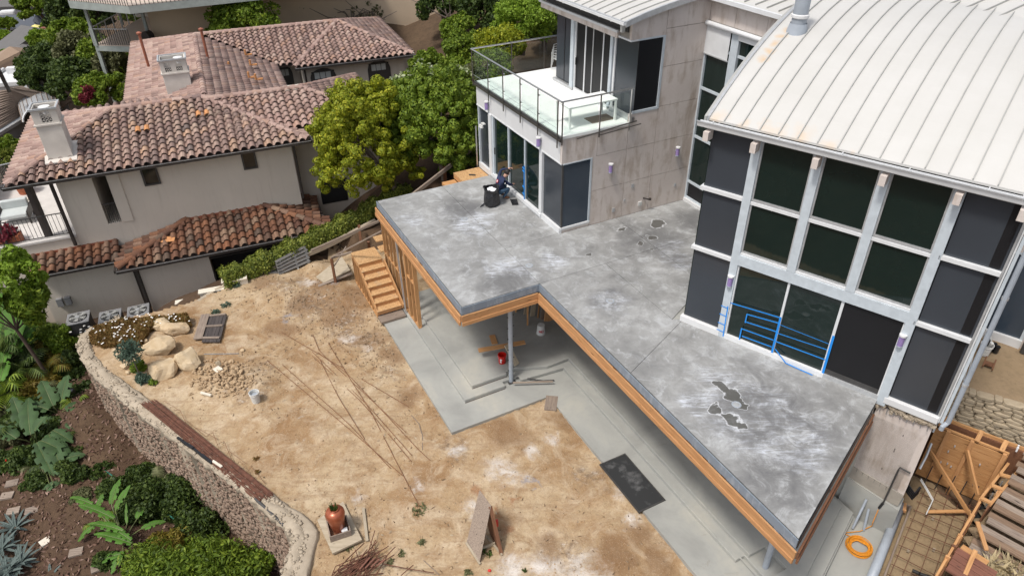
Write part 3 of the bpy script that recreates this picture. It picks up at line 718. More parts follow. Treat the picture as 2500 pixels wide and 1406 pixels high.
tagp(beam('ramp_plank', 'weathered', DK(8.72, -5.0, ZP+.03), DK(8.66, -3.62, ZP+.25), .14, .04), 'pale plank along the near edge of the plywood ramp', 'plank')
rw = thing('rail_along_trench', 'long timber rail on a brown post above the dug trench', 'handrail', DK(11, -4, -3))
beam('rail', 'weathered', P(760, 612, -3.0), P(925, 540, -2.0), .07, .09, rw)
beam('rail', 'weathered', P(925, 540, -2.0), P(1170, 350, .4), .09, .14, rw)
beam('post', 'treated', P(881, 590, -3.2), P(876, 549, -2.5)*np.array([1, 1, 1]), .1, .1, rw)
beam('post', 'treated', P(1087, 450, -1.6), P(1085, 405, -.6), .14, .14, rw)

# loose things on the patio
tagp(beam('short_board', 'lumber', DK(1.95, -.62, Z2+.02), DK(2.42, -.50, Z2+.02), .2, .04), 'short pale board lying flat on the patio left of the steel post', 'board')
bk = thing('red_bucket', 'red plastic bucket with pale marks under a plank behind the steel post', 'bucket', DK(1.0, -.8, Z2))
def bucket(t, c, mat, r0=.13, r1=.15, h=.36, inv=False, handle=True, fill=None):
    c = np.array(c)
    if inv: MB().lathe(c, [(.0, h), (r0, h), (r1, .02), (r1+.012, .02), (r1+.012, 0), (r1-.01, 0)], 20).build('body', mat, t, smooth=False)
    else:
        MB().lathe(c, [(0, .0), (r0, 0), (r0+(r1-r0)*.8, h*.8), (r1+.008, h*.8), (r1+.008, h*.86), (r1, h*.88), (r1+.012, h), (r1-.008, h), (r0-.01, .03), (0, .03)], 20).build('body', mat, t)
        if fill: MB().lathe(c, [(r1-.03, h*.7), (0, h*.72)], 16).build('contents', fill, t)
    if handle: MB().tube([c+np.array([(r1+.01)*math.cos(a), .01+(.0 if inv else .03), (0 if inv else h*.84)-(0 if inv else .16*math.sin(a))])+np.array([0, -(r1)*math.sin(a)*1.02, (.05 if inv else 0)]) for a in np.linspace(0, math.pi, 9)], .005, 5).build('handle', 'gutter', t)
bc = DK(.98, -.83, Z2)
bucket(bk, bc, 'red_plastic', .115, .135, .33)
tow = -(bc-CAM)*np.array([1, 1, 0]); tow /= np.linalg.norm(tow); tt = np.array([-tow[1], tow[0], 0])
def facemark(par, c, r, polys, mat, name):
    """flat print that lies on the rounded side of a bucket facing the yard; (x, z) points in metres"""
    m = MB()
    for q in polys:
        f = []
        for x, z in q:
            a = x/r; f.append(c+(tow*math.cos(a)+tt*math.sin(a))*(r+.004)+np.array([0, 0, z]))
        m.add(f, [tuple(range(len(f)))])
    return m.build(name, mat, par)
facemark(bk, bc, .128, [[(-.08, .22), (-.05, .23), (-.02, .12), (-.05, .10)], [(-.04, .24), (0, .2), (-.01, .17), (-.05, .2)], [(-.07, .13), (-.02, .09), (-.03, .06), (-.08, .1)]], 'paper', 'print')
wb = thing('upturned_bucket', 'upturned white bucket with red letters standing on the patio under the deck', 'bucket', DK(1.75, 1.1, Z2))
wc = DK(1.75, 1.08, Z2); bucket(wb, wc, 'white_plastic', .125, .155, .36, inv=True, handle=False)
L_ = lambda x0, *segs: [[(x0+a, z+.02) for a, z in s] for s in segs]
bar = lambda x0, z0, x1, z1, w=.012: [(x0-w, z0), (x0+w, z0), (x1+w, z1), (x1-w, z1)]
hb = lambda x0, x1, z, w=.01: [(x0, z-w), (x1, z-w), (x1, z+w), (x0, z+w)]
lt = [hb(.03, .09, .2), hb(.03, .09, .12), bar(.05, .12, .08, .2), bar(-.0, .12, -.0, .2), hb(-.0, .03, .2), hb(.0, .03, .16), hb(0, .03, .12), bar(-.03, .12, -.03, .2), bar(-.07, .12, -.07, .2), bar(-.03, .2, -.05, .15), bar(-.05, .15, -.07, .2)]
facemark(wb, wc, .146, lt, 'red_paint', 'letters')
tagp(beam('leaning_plank', 'lumber', DK(1.55, -1.42, Z2+.32), DK(1.15, .12, Z2+.37), .19, .04), 'long plank laid over the red bucket', 'plank')
tagp(beam('slanted_plank', 'pale_ply', DK(.58, -.48, Z2+.05), DK(1.05, -.62, Z2+.62), .19, .045, up=(0, 0, 1)), 'thick plank standing slanted against the steel post', 'plank')
tagp(beam('dark_lath', 'weathered', P(1252, 934, ZP+.15), P(1350, 931, ZP+.15), .05, .03), 'thin dark lath lying from the steel post along the step', 'lath')
for i, (x0, w, mat, lb) in enumerate([(1284, .2, 'pale_ply', 'pale leftmost board leaning under the notch of the deck'), (1300, .2, 'pale_ply', 'second pale board leaning under the notch of the deck'), (1313, .05, 'lumber', 'thin yellow stick leaning between the boards under the deck'), (1323, .16, 'weathered', 'narrow dull board leaning left of the orange panel'), (1340, .42, 'beam', 'wide orange-brown panel leaning rightmost under the deck notch')]):
    p = P(x0, 768+i*4, Z2); q = p+np.array(DK(0, .45)-DK(0, 0))*1.0+np.array([0, 0, 1.3]); q = q+(DK(.5, 0)-DK(0, 0))
    tagp(beam('leaning_board', mat, p, q, w, .03, up=DK(-1, 0)-DK(0, 0)), lb, 'board')
for i in range(26):
    a, b = 1.9+random.random()*1.6, 1.9+random.random()*1.1
    o = smallrock('rubble_chunk', 'rubble', DK(a, b, Z2+.03), random.uniform(.03, .08)); tagp(o, 'small chunk of grey rubble on the patio behind the upturned bucket', 'rubble', 'rubble chunks under the deck')
tagp(beam('drain_cover', 'weathered', DK(-.98, -.05, ZP-.02), DK(-1.5, -.42, ZP-.02), .38, .05), 'small brown wooden cover in the dirt at the inner corner of the patio', 'cover')
# ------------------------------------------------------------------ the modern house
MH = thing('modern_house', 'modern pink concrete and glass house with white standing seam vault roof', 'house', HL(2, -2, 0))
h_ = lambda *a, **k: boxo(*a, parent=MH, **k)
def bx(name, mat, fr, a0, a1, b0, b1, z0, z1, bevel=0, parent=MH): return boxo(name, mat, fr, a0, a1, b0, b1, z0, z1, parent, bevel=bevel)
def wall_panel(mat, fr, a0, a1, b0, b1, z0, z1): return bx('wall_panel', mat, fr, a0, a1, b0, b1, z0, z1)
J = .007
# --- left wing, wall facing the yard (plane a = 2.3)
cols = [2.05, 3.2, 4.52, 5.64, 7.3]; rows = [0, 1.27, 2.49, 3.72, 5.0, 6.16]
def fw_(b0, b1, z0, z1, th=.10): return wall_panel('pink', DK, 2.3, 2.3+th, b0+J, b1-J, z0+J, z1-J)
bx('wall_core', 'mortar', DK, 2.33, 7.4, 3.24, 7.4, 0, 3.25)
bx('wall_core', 'mortar', DK, 2.33, 7.2, 4.75, 7.4, 3.25, 6.5)
fw_(2.05, 3.2, 0, .17)
for z0, z1 in ((0, 1.27), (1.27, 2.49)):
    fw_(3.2, 4.52, z0, z1); fw_(4.52, 5.64, z0, z1); fw_(5.64, 7.3, z0, z1)
fw_(3.36, 4.52, 2.49, 3.36); fw_(2.05, 3.36, 2.47, 3.30)
fw_(4.52, 5.64, 2.49, 3.66)
for z0, z1 in ((2.49, 3.72), (3.72, 5.0), (5.0, 6.16)): fw_(5.64, 7.3, z0, z1)
MB().prism([DK(2.3, 5.64+J, 6.17), DK(2.3, 7.3, 6.17), DK(2.3, 7.3, 7.02), DK(2.3, 5.64+J, 6.86)], DK(.1, 0)-DK(0, 0)).build('wall_panel', 'pink', MH)
MB().prism([DK(2.3, 4.36, 5.98), DK(2.3, 5.64-J, 5.98), DK(2.3, 5.64-J, 6.86), DK(2.3, 4.36, 6.58)], DK(.1, 0)-DK(0, 0)).build('wall_panel', 'pink', MH)
# lower corner window
w = bx('window', 'glass_blue', DK, 2.32, 2.34, 2.12, 3.14, .19, 2.44)
bx('frame', 'galv', DK, 2.285, 2.33, 3.14, 3.2, .15, 2.48, parent=w); bx('frame', 'white_metal', DK, 2.27, 2.33, 2.06, 3.2, .12, .19, parent=w)
bx('frame', 'galv', DK, 2.285, 2.33, 2.1, 3.14, 2.44, 2.478, parent=w); bx('mullion', 'dark_metal', DK, 2.30, 2.36, 2.09, 2.14, .19, 2.44, parent=w)
w = bx('window', 'glass_grey', DK, 2.36, 3.48, 2.10, 2.12, .2, 2.46)
bx('frame', 'white_metal', DK, 2.29, 3.5, 2.02, 2.12, .0, .2, parent=w)
# lower front glass doors (plane b = 2.05)
def pane(a0, a1, mat='glass_green', z0=.17, z1=2.46, b=2.12):
    w = bx('glass_door', mat, DK, a0, a1, b, b+.02, z0, z1); return w
for a0, a1 in ((3.68, 4.76), (4.83, 5.96), (6.04, 7.18)): pane(a0, a1)
pane(7.50, 8.42, 'glass_grey')
bx('threshold', 'white_metal', DK, 3.52, 7.48, 2.0, 2.14, .0, .16); bx('threshold', 'gutter', DK, 3.55, 7.45, 1.985, 2.0, .02, .06)
bx('threshold', 'white_metal', DK, 7.5, 8.5, 2.02, 2.14, -.05, .17)
for a0, a1, d in ((3.50, 3.68, .10), (4.765, 4.825, .05), (5.96, 6.04, .06), (7.18, 7.28, .07), (7.28, 7.50, .12), (8.42, 8.5, .07)):
    bx('column' if a1-a0 > .15 else 'mullion', 'white_metal' if d > .09 else 'galv', DK, a0, a1, 2.12-d, 2.15, .161, 2.466)
bx('door_handle', 'dark_metal', DK, 7.10, 7.13, 2.04, 2.07, 1.0, 1.25)
bx('ceiling', 'mortar', DK, 2.42, 8.4, 2.15, 4.9, 2.44, 2.46)
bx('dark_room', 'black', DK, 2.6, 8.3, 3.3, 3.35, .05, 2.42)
bx('room_floor', 'mortar', DK, 2.42, 8.4, 2.15, 3.3, .0, .05)
# balcony box with pale fascia joints
for a0, a1 in ((2.3, 3.67), (3.67, 4.87), (4.87, 6.12), (6.12, 7.3), (7.3, 8.56)):
    wall_panel('fascia', DK, a0+.003+(.1 if a0 < 2.4 else 0), a1-.003, 2.05, 2.13, 2.47, 3.31)
bx('fascia_edge', 'white_metal', DK, 2.29, 8.56, 2.035, 2.05, 2.455, 2.5)
bx('balcony_slab', 'balcony_floor', DK, 2.41, 8.56, 2.135, 8.3, 2.6, 3.33)
bx('balcony_floor', 'balcony_floor', DK, 2.36, 8.6, 2.1, 8.3, 3.334, 3.36)
bx('balcony_edge', 'dark_metal', DK, 2.28, 8.62, 1.99, 2.035, 3.22, 3.37)
bx('balcony_curb', 'balcony_floor', DK, 2.28, 2.36, 2.05, 4.55, 3.31, 3.40)
# balustrade
ba = thing('glass_balustrade', 'steel and clear glass balustrade around the upper balcony', 'balustrade', DK(5, 2, 3.3))
for a in (8.62, 7.3, 6.12, 4.87, 3.67, 2.44): beam('post', 'post_steel', DK(a, 1.95, 3.0 if a < 8.5 else 3.2), DK(a, 1.95, 4.5), .05, .02, ba, up=DK(0, 1)-DK(0, 0))
for b in (2.0, 3.36, 4.5): beam('post', 'post_steel' if b < 4 else 'steel', DK(2.24, b, 3.15), DK(2.24, b, 4.5), .05, .02, ba, up=DK(0, 1)-DK(0, 0))
for b in (3.6, 5.0, 6.4): beam('post', 'post_steel', DK(8.64, b, 3.3), DK(8.64, b, 4.5), .05, .02, ba, up=DK(0, 1)-DK(0, 0))
for p, q, r in (((8.66, 1.95), (2.22, 1.95), .028), ((2.22, 1.95), (2.22, 4.55), .028), ((8.66, 1.95), (8.66, 7.4), .028)):
    MB().tube([DK(*p, 4.53), DK(*q, 4.53)], r, 8).build('handrail', 'steel', ba)
for p, q in ((8.56, 7.35), (7.25, 6.17), (6.07, 4.92), (4.82, 3.72), (3.62, 2.5)):
    bx('glass_pane', 'clear', DK, q, p, 1.975, 1.987, 3.42, 4.42, parent=ba); MB().tube([DK(p, 1.965, 3.62), DK(q, 1.965, 3.62)], .006, 5).build('cable', 'steel', ba)
for p, q in ((2.08, 3.30), (3.42, 4.45)): bx('glass_pane', 'clear', DK, 2.262, 2.274, p, q, 3.44, 4.42, parent=ba)
for p, q in ((2.05, 3.55), (3.65, 4.95), (5.05, 6.35), (6.45, 7.4)): bx('glass_pane', 'clear', DK, 8.615, 8.627, p, q, 3.42, 4.42, parent=ba)
for a in (7.3, 6.12, 4.87, 3.67):
    for z in (3.7, 4.3):
        for s in (-.045, .045): bx('clamp', 'steel', DK, a+s-.02, a+s+.02, 1.96, 1.995, z, z+.03, parent=ba)
bx('bottom_rail', 'post_steel', DK, 2.3, 8.6, 1.955, 1.975, 3.24, 3.31, parent=ba)
MB().tube([DK(2.15, 2.5, 3.3), DK(2.2, 4.75, 3.44)], .022, 6).build('kick_rail', 'post_steel', ba)
MB().tube([DK(2.12, 3.3, 3.27), DK(2.16, 4.9, 3.33)], .018, 6).build('kick_rail', 'post_steel', ba)
# --- upper storey
bx('window', 'glass_black', DK, 2.32, 2.34, 4.68, 5.56, 3.74, 5.93)
for b0, b1, z0, z1 in ((5.56, 5.64, 3.66, 5.98), (4.62, 5.56, 3.66, 3.74), (4.62, 5.56, 5.93, 5.98)): bx('window_frame', 'galv', DK, 2.285, 2.33, b0, b1, z0, z1)
bx('curtain_bar', 'glass_grey', DK, 2.33, 2.345, 5.1, 5.18, 3.75, 5.92); bx('curtain_bar', 'glass_grey', DK, 2.33, 2.345, 4.7, 5.08, 5.0, 5.05); bx('curtain_bar', 'glass_grey', DK, 2.33, 2.345, 5.2, 5.54, 4.9, 4.95)
for a0, a1, z0, m in ((2.36, 3.5, 3.55, 'glass_grey'), (3.76, 4.2, 3.5, 'glass_black'), (4.25, 4.80, 3.5, 'glass_black'), (4.85, 5.26, 3.5, 'glass_black'), (5.32, 5.86, 3.5, 'glass_black'), (6.12, 7.2, 3.5, 'glass_grey')):
    bx('glass_door', m, DK, a0, a1, 4.70, 4.72, z0, 5.9)
for a0, a1, m, d in ((3.5, 3.58, 'white_metal', .06), (3.62, 3.76, 'galv', .1), (4.2, 4.25, 'white_metal', .04), (4.8, 4.85, 'gutter', .04), (5.26, 5.32, 'white_metal', .04), (5.86, 5.92, 'white_metal', .06), (5.93, 6.12, 'galv', .12)):
    bx('mullion', m, DK, a0, a1, 4.72-d, 4.73, 3.47, 5.9)
bx('door_handle', 'black_plastic', DK, 5.80, 5.83, 4.64, 4.68, 4.3, 4.55)
bx('sill', 'gutter', DK, 2.3, 3.6, 4.62, 4.73, 3.37, 3.54); bx('sill', 'white_metal', DK, 3.76, 5.9, 4.64, 4.73, 3.37, 3.47); bx('sill', 'gutter', DK, 5.93, 7.28, 4.60, 4.73, 3.37, 3.47)
bx('upper_back', 'glass_grey', DK, 7.2, 7.22, 4.75, 7.3, 3.4, 5.9)
bx('screen_bar', 'glass_black', DK, 6.62, 6.66, 4.69, 4.70, 3.5, 5.88)
bx('soffit_fascia', 'pink', DK, 2.95, 7.7, 4.30, 4.66, 5.90, 6.10); bx('light_strip', 'white_metal', DK, 2.9, 7.75, 4.24, 4.30, 6.08, 6.15)
bx('soffit_gap', 'dark_metal', DK, 2.5, 7.6, 4.36, 4.66, 6.16, 6.5)
bx('return_panel', 'mortar', DK, 2.41, 2.95, 4.40, 4.64, 5.98, 6.5)
bx('return_trim', 'white_metal', DK, 2.29, 2.98, 4.34, 4.66, 5.93, 5.975)
lm = bx('flood_light', 'white_plastic', DK, 2.62, 2.72, 4.22, 4.34, 6.15, 6.4)
for a in (2.9, 3.55, 4.6, 5.7): bx('gutter_bracket', 'white_metal', DK, a, a+.05, 4.0, 4.2, 6.43, 6.5)
# wing roof: gently arched metal with seams
prof = [(3.98, 6.56), (4.6, 6.72), (5.3, 6.86), (6.1, 6.99), (7.0, 7.1), (8.2, 7.2), (10.5, 7.25)]
m = MB(); A0, A1 = 2.16, 9.5
for (b0, z0), (b1, z1) in zip(prof, prof[1:]):
    m.add([DK(a, b, z+dz) for a in (A0, A1) for (b, z) in ((b0, z0), (b1, z1)) for dz in (0, -.06)], BOXF)
wr = m.build('wing_roof', 'roofmetal', MH)
for a in np.arange(2.45, 9.3, .43):
    m = MB()
    for (b0, z0), (b1, z1) in zip(prof, prof[1:]): m.add([DK(a+da, b, z+dz) for da in (0, .022) for (b, z) in ((b0+.05, z0), (b1+.05, z1)) for dz in (0, .045)], BOXF)
    m.build('roof_seam', 'seam', wr)
m = MB()
for (b0, z0), (b1, z1) in zip(prof, prof[1:]): m.add([DK(A0+da, b, z+dz) for da in (-.07, .0) for (b, z) in ((b0, z0), (b1, z1)) for dz in (-.12, .05)], BOXF)
m.build('gable_trim', 'gutter', wr)
bx('eave_gutter', 'white_metal', DK, 2.1, 9.5, 3.88, 3.98, 6.50, 6.58, parent=wr); bx('eave_gutter', 'gutter', DK, 2.1, 9.5, 3.90, 3.97, 6.581, 6.6, parent=wr)
# --- recess wall between wing and hall (plane b = 7.3)
for a0, a1 in ((1.18, 2.3), (-.1, 1.18), (-1.4, -.1), (-2.7, -1.4), (-4, -2.7)):
    wall_panel('pink', DK, a0+J, a1-J, 7.3, 7.4, 6.22, 6.93)
bx('recess_core', 'mortar', DK, -4, 2.3, 7.42, 7.5, 0, 6.9)
tb = MB().tube([DK(2.42, 7.2, 6.16), DK(-3, 7.2, 6.16)], .075, 10).build('roller_tube', 'white_metal', MH)
bx('shade_screen', 'white_metal', DK, 1.22, 2.36, 7.24, 7.245, 5.23, 6.12); bx('shade_bar', 'gutter', DK, 1.18, 2.37, 7.22, 7.25, 5.20, 5.235)
bx('shade_screen', 'white_metal', DK, -.4, .9, 7.24, 7.245, 5.92, 6.12)
for a0, a1 in ((1.15, 2.3), (-.6, .87), (-2.2, -.75)):
    zz = [.12, .74, 2.42, 4.09, 5.45, 6.1]
    for z0, z1 in zip(zz, zz[1:]): bx('window', 'glass_green' if z0 > .5 else 'glass_black', DK, a0+.03, a1-.03, 7.33, 7.35, z0+.04, z1-.04)
    for z in zz: bx('transom', 'galv', DK, a0+.03, a1-.03, 7.28, 7.34, z-.04, z+.04)
for a0, a1 in ((2.24, 2.3), (.87, 1.18), (-.75, -.6)): bx('mullion', 'galv', DK, a0, a1, 7.26, 7.36, .08, 6.14)
bx('base_curb', 'fascia', DK, -2.5, 2.29, 7.2, 7.29, 0, .1)
m = MB().prism([DK(2.2, 7.12, 6.94), DK(-6, 7.12, 6.94), DK(-6, 12, 7.9), DK(2.2, 12, 7.9)], (0, 0, .06)); rr = m.build('rear_roof', 'roofmetal', MH)
for a in np.arange(-5, 2.1, .45): beam('roof_seam', 'seam', DK(a, 7.2, 7.04), DK(a, 12, 7.98), .022, .045, rr)
bx('eave_gutter', 'white_metal', DK, -6, 2.28, 7.02, 7.14, 6.88, 7.0, parent=rr)

# wall lamps
def walllamp(c, out, n='lilac lamp', lab=''):
    t = thing('wall_lamp', lab, 'wall lamp', c, 'lilac cylinder wall lamps')
    c = np.array(c)
    MB().lathe(c, [(0, -.15), (.062, -.15), (.062, .12), (.0, .12)], 16).build('shade', 'purple', t)
    MB().lathe(c, [(.075, .115), (.082, .12), (.082, .16), (.0, .165)], 16).build('cap', 'fascia', t)
    MB().lathe(c, [(0, -.165), (.07, -.165), (.07, -.14), (.0, -.14)], 16).build('base_ring', 'pipe_grey', t)
    MB().tube([c, c-out*.1], .03, 6).build('bracket', 'pipe_grey', t)
dA = DK(-1, 0)-DK(0, 0); dB = DK(0, -1)-DK(0, 0); dT = HL(0, 1)-HL(0, 0)
for c, o, lb in ((DK(2.2, 3.87, 2.0), dA, 'lilac cylinder lamp on the pink wall right of the blue corner window'), (DK(2.2, 6.6, 2.02), dA, 'lilac cylinder lamp high on the pink wall near the recess'),
              (DK(3.62, 1.95, 2.78), dB, 'lilac cylinder lamp below the balcony beside the corner glass'), (DK(7.5, 1.95, 2.78), dB, 'lilac cylinder lamp below the far left end of the balcony'),
              (HL(.07, .12, 1.8), dT, 'lilac cylinder lamp on the left column of the tall glass front'), (HL(4.12, .12, 1.85), dT, 'lilac cylinder lamp on the right column of the tall glass front')):
    walllamp(c, o, lab=lb)
sp = thing('security_light', 'small white twin flood light on the column below the balcony', 'light', DK(7.9, 1.95, 1.9))
for s in (0, .12): MB().lathe(DK(7.75+s, 1.85, 1.95), [(0, 0), (.05, 0), (.07, -.09), (0, -.09)], 10).build('lamp_head', 'white_plastic', sp)
bx('bracket', 'white_plastic', DK, 7.72, 7.92, 1.9, 2.0, 1.96, 2.0, parent=sp)
# fittings low on the pink wall
for b, z, s in ((4.17, .35, .05), (4.89, 1.09, .05), (6.75, .69, .04), (4.6, .62, .025)): bx('wall_outlet', 'gutter', DK, 2.275, 2.3, b-s, b+s, z-s*1.4, z+s*1.4)
tp = thing('hose_tap', 'dark garden tap low on the pink wall', 'tap', DK(2.25, 5.55, .45))
MB().tube([DK(2.3, 5.4, .5), DK(2.2, 5.5, .48), DK(2.18, 5.62, .44)], .025, 6).build('spout', 'bronze', tp); MB().tube([DK(2.16, 5.6, .50), DK(2.16, 5.6, .44)], .05, 8).build('wheel', 'bronze', tp)
bx('valve_box', 'white_plastic', DK, 2.26, 2.3, 5.2, 5.34, .24, .40)

# --- hall: glass front (plane t = 0)
zc = [.0, 2.3, 2.58, 4.0, 5.55]
for s0 in (0, 1.37, 2.73, 4.10):
    bx('column', 'galv', HL, s0-.03 if s0 else -.03, s0+.17, -.05, .09, (2.585 if 0 < s0 < 4 else -.1), 5.56, bevel=.004)
bx('beam', 'galv', HL, -.03, 4.27, -.05, .088, 2.29, 2.58, bevel=.004)
for s0, s1 in ((.17, 1.37-.03), (1.54, 2.73-.03), (2.9, 4.07)):
    for z0, z1 in ((2.64, 3.96), (4.06, 5.56)):
        w = bx('window', 'glass_green', HL, s0+.04, s1-.04, -.02, .0, z0+.04, z1-.02)
        for q in ((s0, s0+.04, z0, z1), (s1-.04, s1, z0, z1), (s0+.04, s1-.04, z0, z0+.045)): bx('frame', 'gutter', HL, q[0], q[1], -.03, .035, q[2], q[3], parent=w)
    bx('transom', 'white_metal', HL, s0, s1, -.04, .06, 3.965, 4.045)
    bx('sill', 'white_metal', HL, s0, s1, -.04, .06, 2.585, 2.638)
for s0, s1, m in ((.2, 1.44, 'glass_green'), (1.49, 2.70, 'glass_green'), (2.76, 4.05, 'glass_black')):
    w = bx('sliding_door', m, HL, s0, s1, -.03 if m[6] == 'g' else .0, -.01 if m[6] == 'g' else .015, .12, 2.28)
bx('door_rail', 'dark_metal', HL, 2.78, 4.05, .0, .03, .121, .26)
for s0, s1 in ((.15, .21), (1.44, 1.495), (2.70, 2.765), (4.04, 4.09)): bx('mullion', 'white_metal', HL, s0, s1, -.05, .045, .121, 2.289)
bx('threshold', 'white_metal', HL, .145, 2.78, -.06, .085, .0, .12); bx('threshold', 'gutter', HL, 2.78, 4.085, -.06, .07, .0, .12)
for s0, s1, c in ((-1.06, -.03, 'L'), (4.27, 5.33, 'R')):
    for z0, z1 in ((.19, 2.32), (2.42, 4.0), (4.08, 5.56)):
        w = bx('window', 'glass_grey', HL, s0+.02, s1-.0, -.02, .0, z0, z1-.02)
        if c == 'L': bx('corner_edge', 'glass_green', HL, s0+.0, s0+.022, -.9, .0, z0, z1-.02, parent=w)
        if c == 'R': bx('clear_strip', 'glass_black', HL, s1-.24, s1-.05, .0, .004, z0+.03, z1-.05, parent=w)
    for z in (2.32, 4.0):
        bx('transom', 'white_metal', HL, s0-.05, s1+.0, -.04, .09, z, z+.09)
        if c == 'L': bx('transom', 'white_metal', HL, s0-.05, s0, -1.2, -.04, z, z+.09)
    bx('base_sill', 'fascia', HL, s0-.06, s1+.05, -.05, .10, -.02 if c == 'L' else .0, .18, bevel=.01)
# right corner posts and pipes
for k, (s, w, m) in enumerate(((5.33, .04, 'gutter'), (5.38, .03, 'white_metal'), (5.42, .06, 'galv'))): bx('corner_post', m, HL, s, s+w, -.06-.02*k, .03-.02*k, .0, 5.6)
bx('side_wall', 'galv', HL, 5.36, 5.40, -6, -.1, -.4, 5.5)
dp = thing('downpipe', 'grey downpipe down the right corner of the glass front', 'downpipe', HL(5.56, .0, 0))
MB().tube([HL(5.62, .2, 5.55), HL(5.57, .0, 5.35), HL(5.57, -.02, .1), HL(5.5, .05, -.02), HL(5.5, .05, -.12)], .055, 10).build('pipe', 'pipe_grey', dp)
for z in (1.2, 3.5, 5.0): MB().tube([HL(5.57, -.02, z), HL(5.57, -.02, z+.06)], .066, 10).build('pipe_clamp', 'gutter', dp)
for k in range(3):
    o = tagp(MB().tube([P(2345+7*k, 930, -1.05), P(2345+7*k, 930, -1.05)*0+Vp(2448+4*k, 556, HL(0, -3.2), HL(0, 1)-HL(0, 0))], .018, 6).build('thin_pvc_pipe', 'pvc'), ('leftmost', 'middle', 'rightmost')[k]+' of three thin white pipes leaning at the right corner of the glass front', 'pipe', 'thin white pipes')
# hall roof: curved vault
def rz(t): d = .12-t; return 7.56-.0415*(d-6.5)**2 if d < 6.5 else 7.56-.0415*(d-6.5)**2
ts = [.12]+[-.5*i for i in range(0, 28)]
m = MB(); S0, S1 = -1.14, 5.15
for t0, t1 in zip(ts, ts[1:]):
    m.add([HL(s, t, rz(t)+dz) for s in (S0, S1) for t in (t0, t1) for dz in (0, -.05)], BOXF)
hr_ = m.build('vault_roof', 'roofmetal', MH)
for i in range(15):
    s = -.76+.4215*i
    if s > 5.1: break
    m = MB()
    for t0, t1 in zip(ts, ts[1:]): m.add([HL(s+ds, t, rz(t)+dz) for ds in (-.011, .011) for t in (t0, t1) for dz in (.0, .04)], BOXF)
    m.build('roof_seam', 'seam', hr_)
for off, w_, m_ in ((0, .05, 'gutter'), (.07, .03, 'seam')):
    m = MB()
    for t0, t1 in zip(ts, ts[1:]): m.add([HL(S0+ds, t, rz(t)+dz) for ds in (-.04-off, .02-off) for t in (t0, t1) for dz in (-.10, .05-off*.3)], BOXF)
    m.build('verge_trim', m_, hr_)
m = MB()
for t0, t1 in zip(ts, ts[1:]): m.add([HL(S1+ds, t, rz(t)+dz) for ds in (0, .05) for t in (t0, t1) for dz in (-.12, .05)], BOXF)
m.build('verge_trim', 'white_metal', hr_)
gt = MB(); gp = [(.14, 5.74), (.14, 5.64), (.30, 5.64), (.33, 5.76), (.31, 5.76), (.285, 5.66), (.16, 5.66), (.16, 5.74)]
gt.prism([HL(-1.32, t, z) for t, z in gp], HL(6.6, 0)-HL(0, 0)); gt.build('gutter', 'white_metal', hr_)
bx('gutter_lip', 'gutter', HL, -1.33, 5.28, .31, .345, 5.755, 5.775, parent=hr_); bx('fascia_board', 'gutter', HL, -1.2, 5.2, .02, .13, 5.56, 5.70, parent=hr_)
for s in (-1.0, 0.55, 1.9, 3.2, 4.6): bx('gutter_strap', 'white_metal', HL, s, s+.02, .14, .32, 5.765, 5.772, parent=hr_)
for s in (-1.12, .02, 1.39, 2.75, 4.12, 5.2): bx('rafter_tail', 'pink', HL, s, s+.13, .09, .36, 5.34, 5.56, parent=hr_)
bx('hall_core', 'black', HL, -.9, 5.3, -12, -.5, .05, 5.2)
bx('gable_infill', 'galv', HL, -1.05, -1.0, -8, -.9, 5.4, 6.2)
vt = thing('roof_vent', 'grey round metal vent pipe on the white vault roof with rust streaks below', 'vent', HL(-.62, -3.2, rz(-3.2)))
vc = HL(-.62, -3.25, rz(-3.25)-.12)
MB().lathe(vc, [(.27, 0), (.26, .08), (.20, .30)], 24).build('flashing_cone', 'pipe_grey', vt, smooth=True)
MB().lathe(vc, [(.18, .25), (.18, 1.25), (0, 1.25)], 24).build('flue', 'pipe_grey', vt, smooth=False)
MB().lathe(vc, [(.185, .42), (.215, .44), (.215, .50), (.185, .52)], 24).build('collar', 'fascia', vt)
# blue tape marks
tp_ = thing('blue_tape_marks', 'blue masking tape strips stuck in ladder shapes across the lower sliding doors', 'tape', HL(1.5, .05, 0))
def tape(s0, z0, s1, z1, w=.028, t=.052): beam('tape_strip', 'tape', HL(s0, t, z0), HL(s1, t, z1), .004, w, tp_, up=(0, 0, 1) if abs(z1-z0) < abs(s1-s0) else (HL(1, 0)-HL(0, 0)))
for q in ((.04, 1.11, 1.45, 1.23), (.64, .97, 1.44, 1.06), (.64, .73, 1.44, .79), (.57, .48, 1.43, .51), (.63, .26, 1.43, .29), (1.49, 1.03, 2.70, 1.01, .012), (1.49, .76, 2.70, .83, .018), (1.49, .50, 2.72, .53)):
    tape(*q)
beam('tape_strip', 'tape', HL(1.465, .055, .04), HL(1.465, .055, 1.25), .004, .05, tp_, up=HL(1, 0)-HL(0, 0)); beam('tape_strip', 'tape', HL(2.76, .055, .03), HL(2.75, .055, 1.28), .004, .055, tp_, up=HL(1, 0)-HL(0, 0))
beam('tape_strip', 'tape', HL(.155, .096, .05), HL(.13, .096, 1.02), .004, .03, tp_, up=HL(1, 0)-HL(0, 0))
for z in (.97, .71, .43, .2): tape(-.05, z, .13, z-.01, .025, .1)
for s, z0, z1 in ((.64, .7, .98), (.58, .12, .5)): beam('tape_strip', 'tape', HL(s, .055, z0), HL(s, .055, z1), .004, .03, tp_, up=HL(1, 0)-HL(0, 0))
beam('tape_strip', 'tape', HL(1.52, .06, .28), HL(1.87, .12, .03), .004, .03, tp_); beam('tape_strip', 'tape', HL(1.87, .12, .03), HL(2.56, .14, .01), .03, .006, tp_)
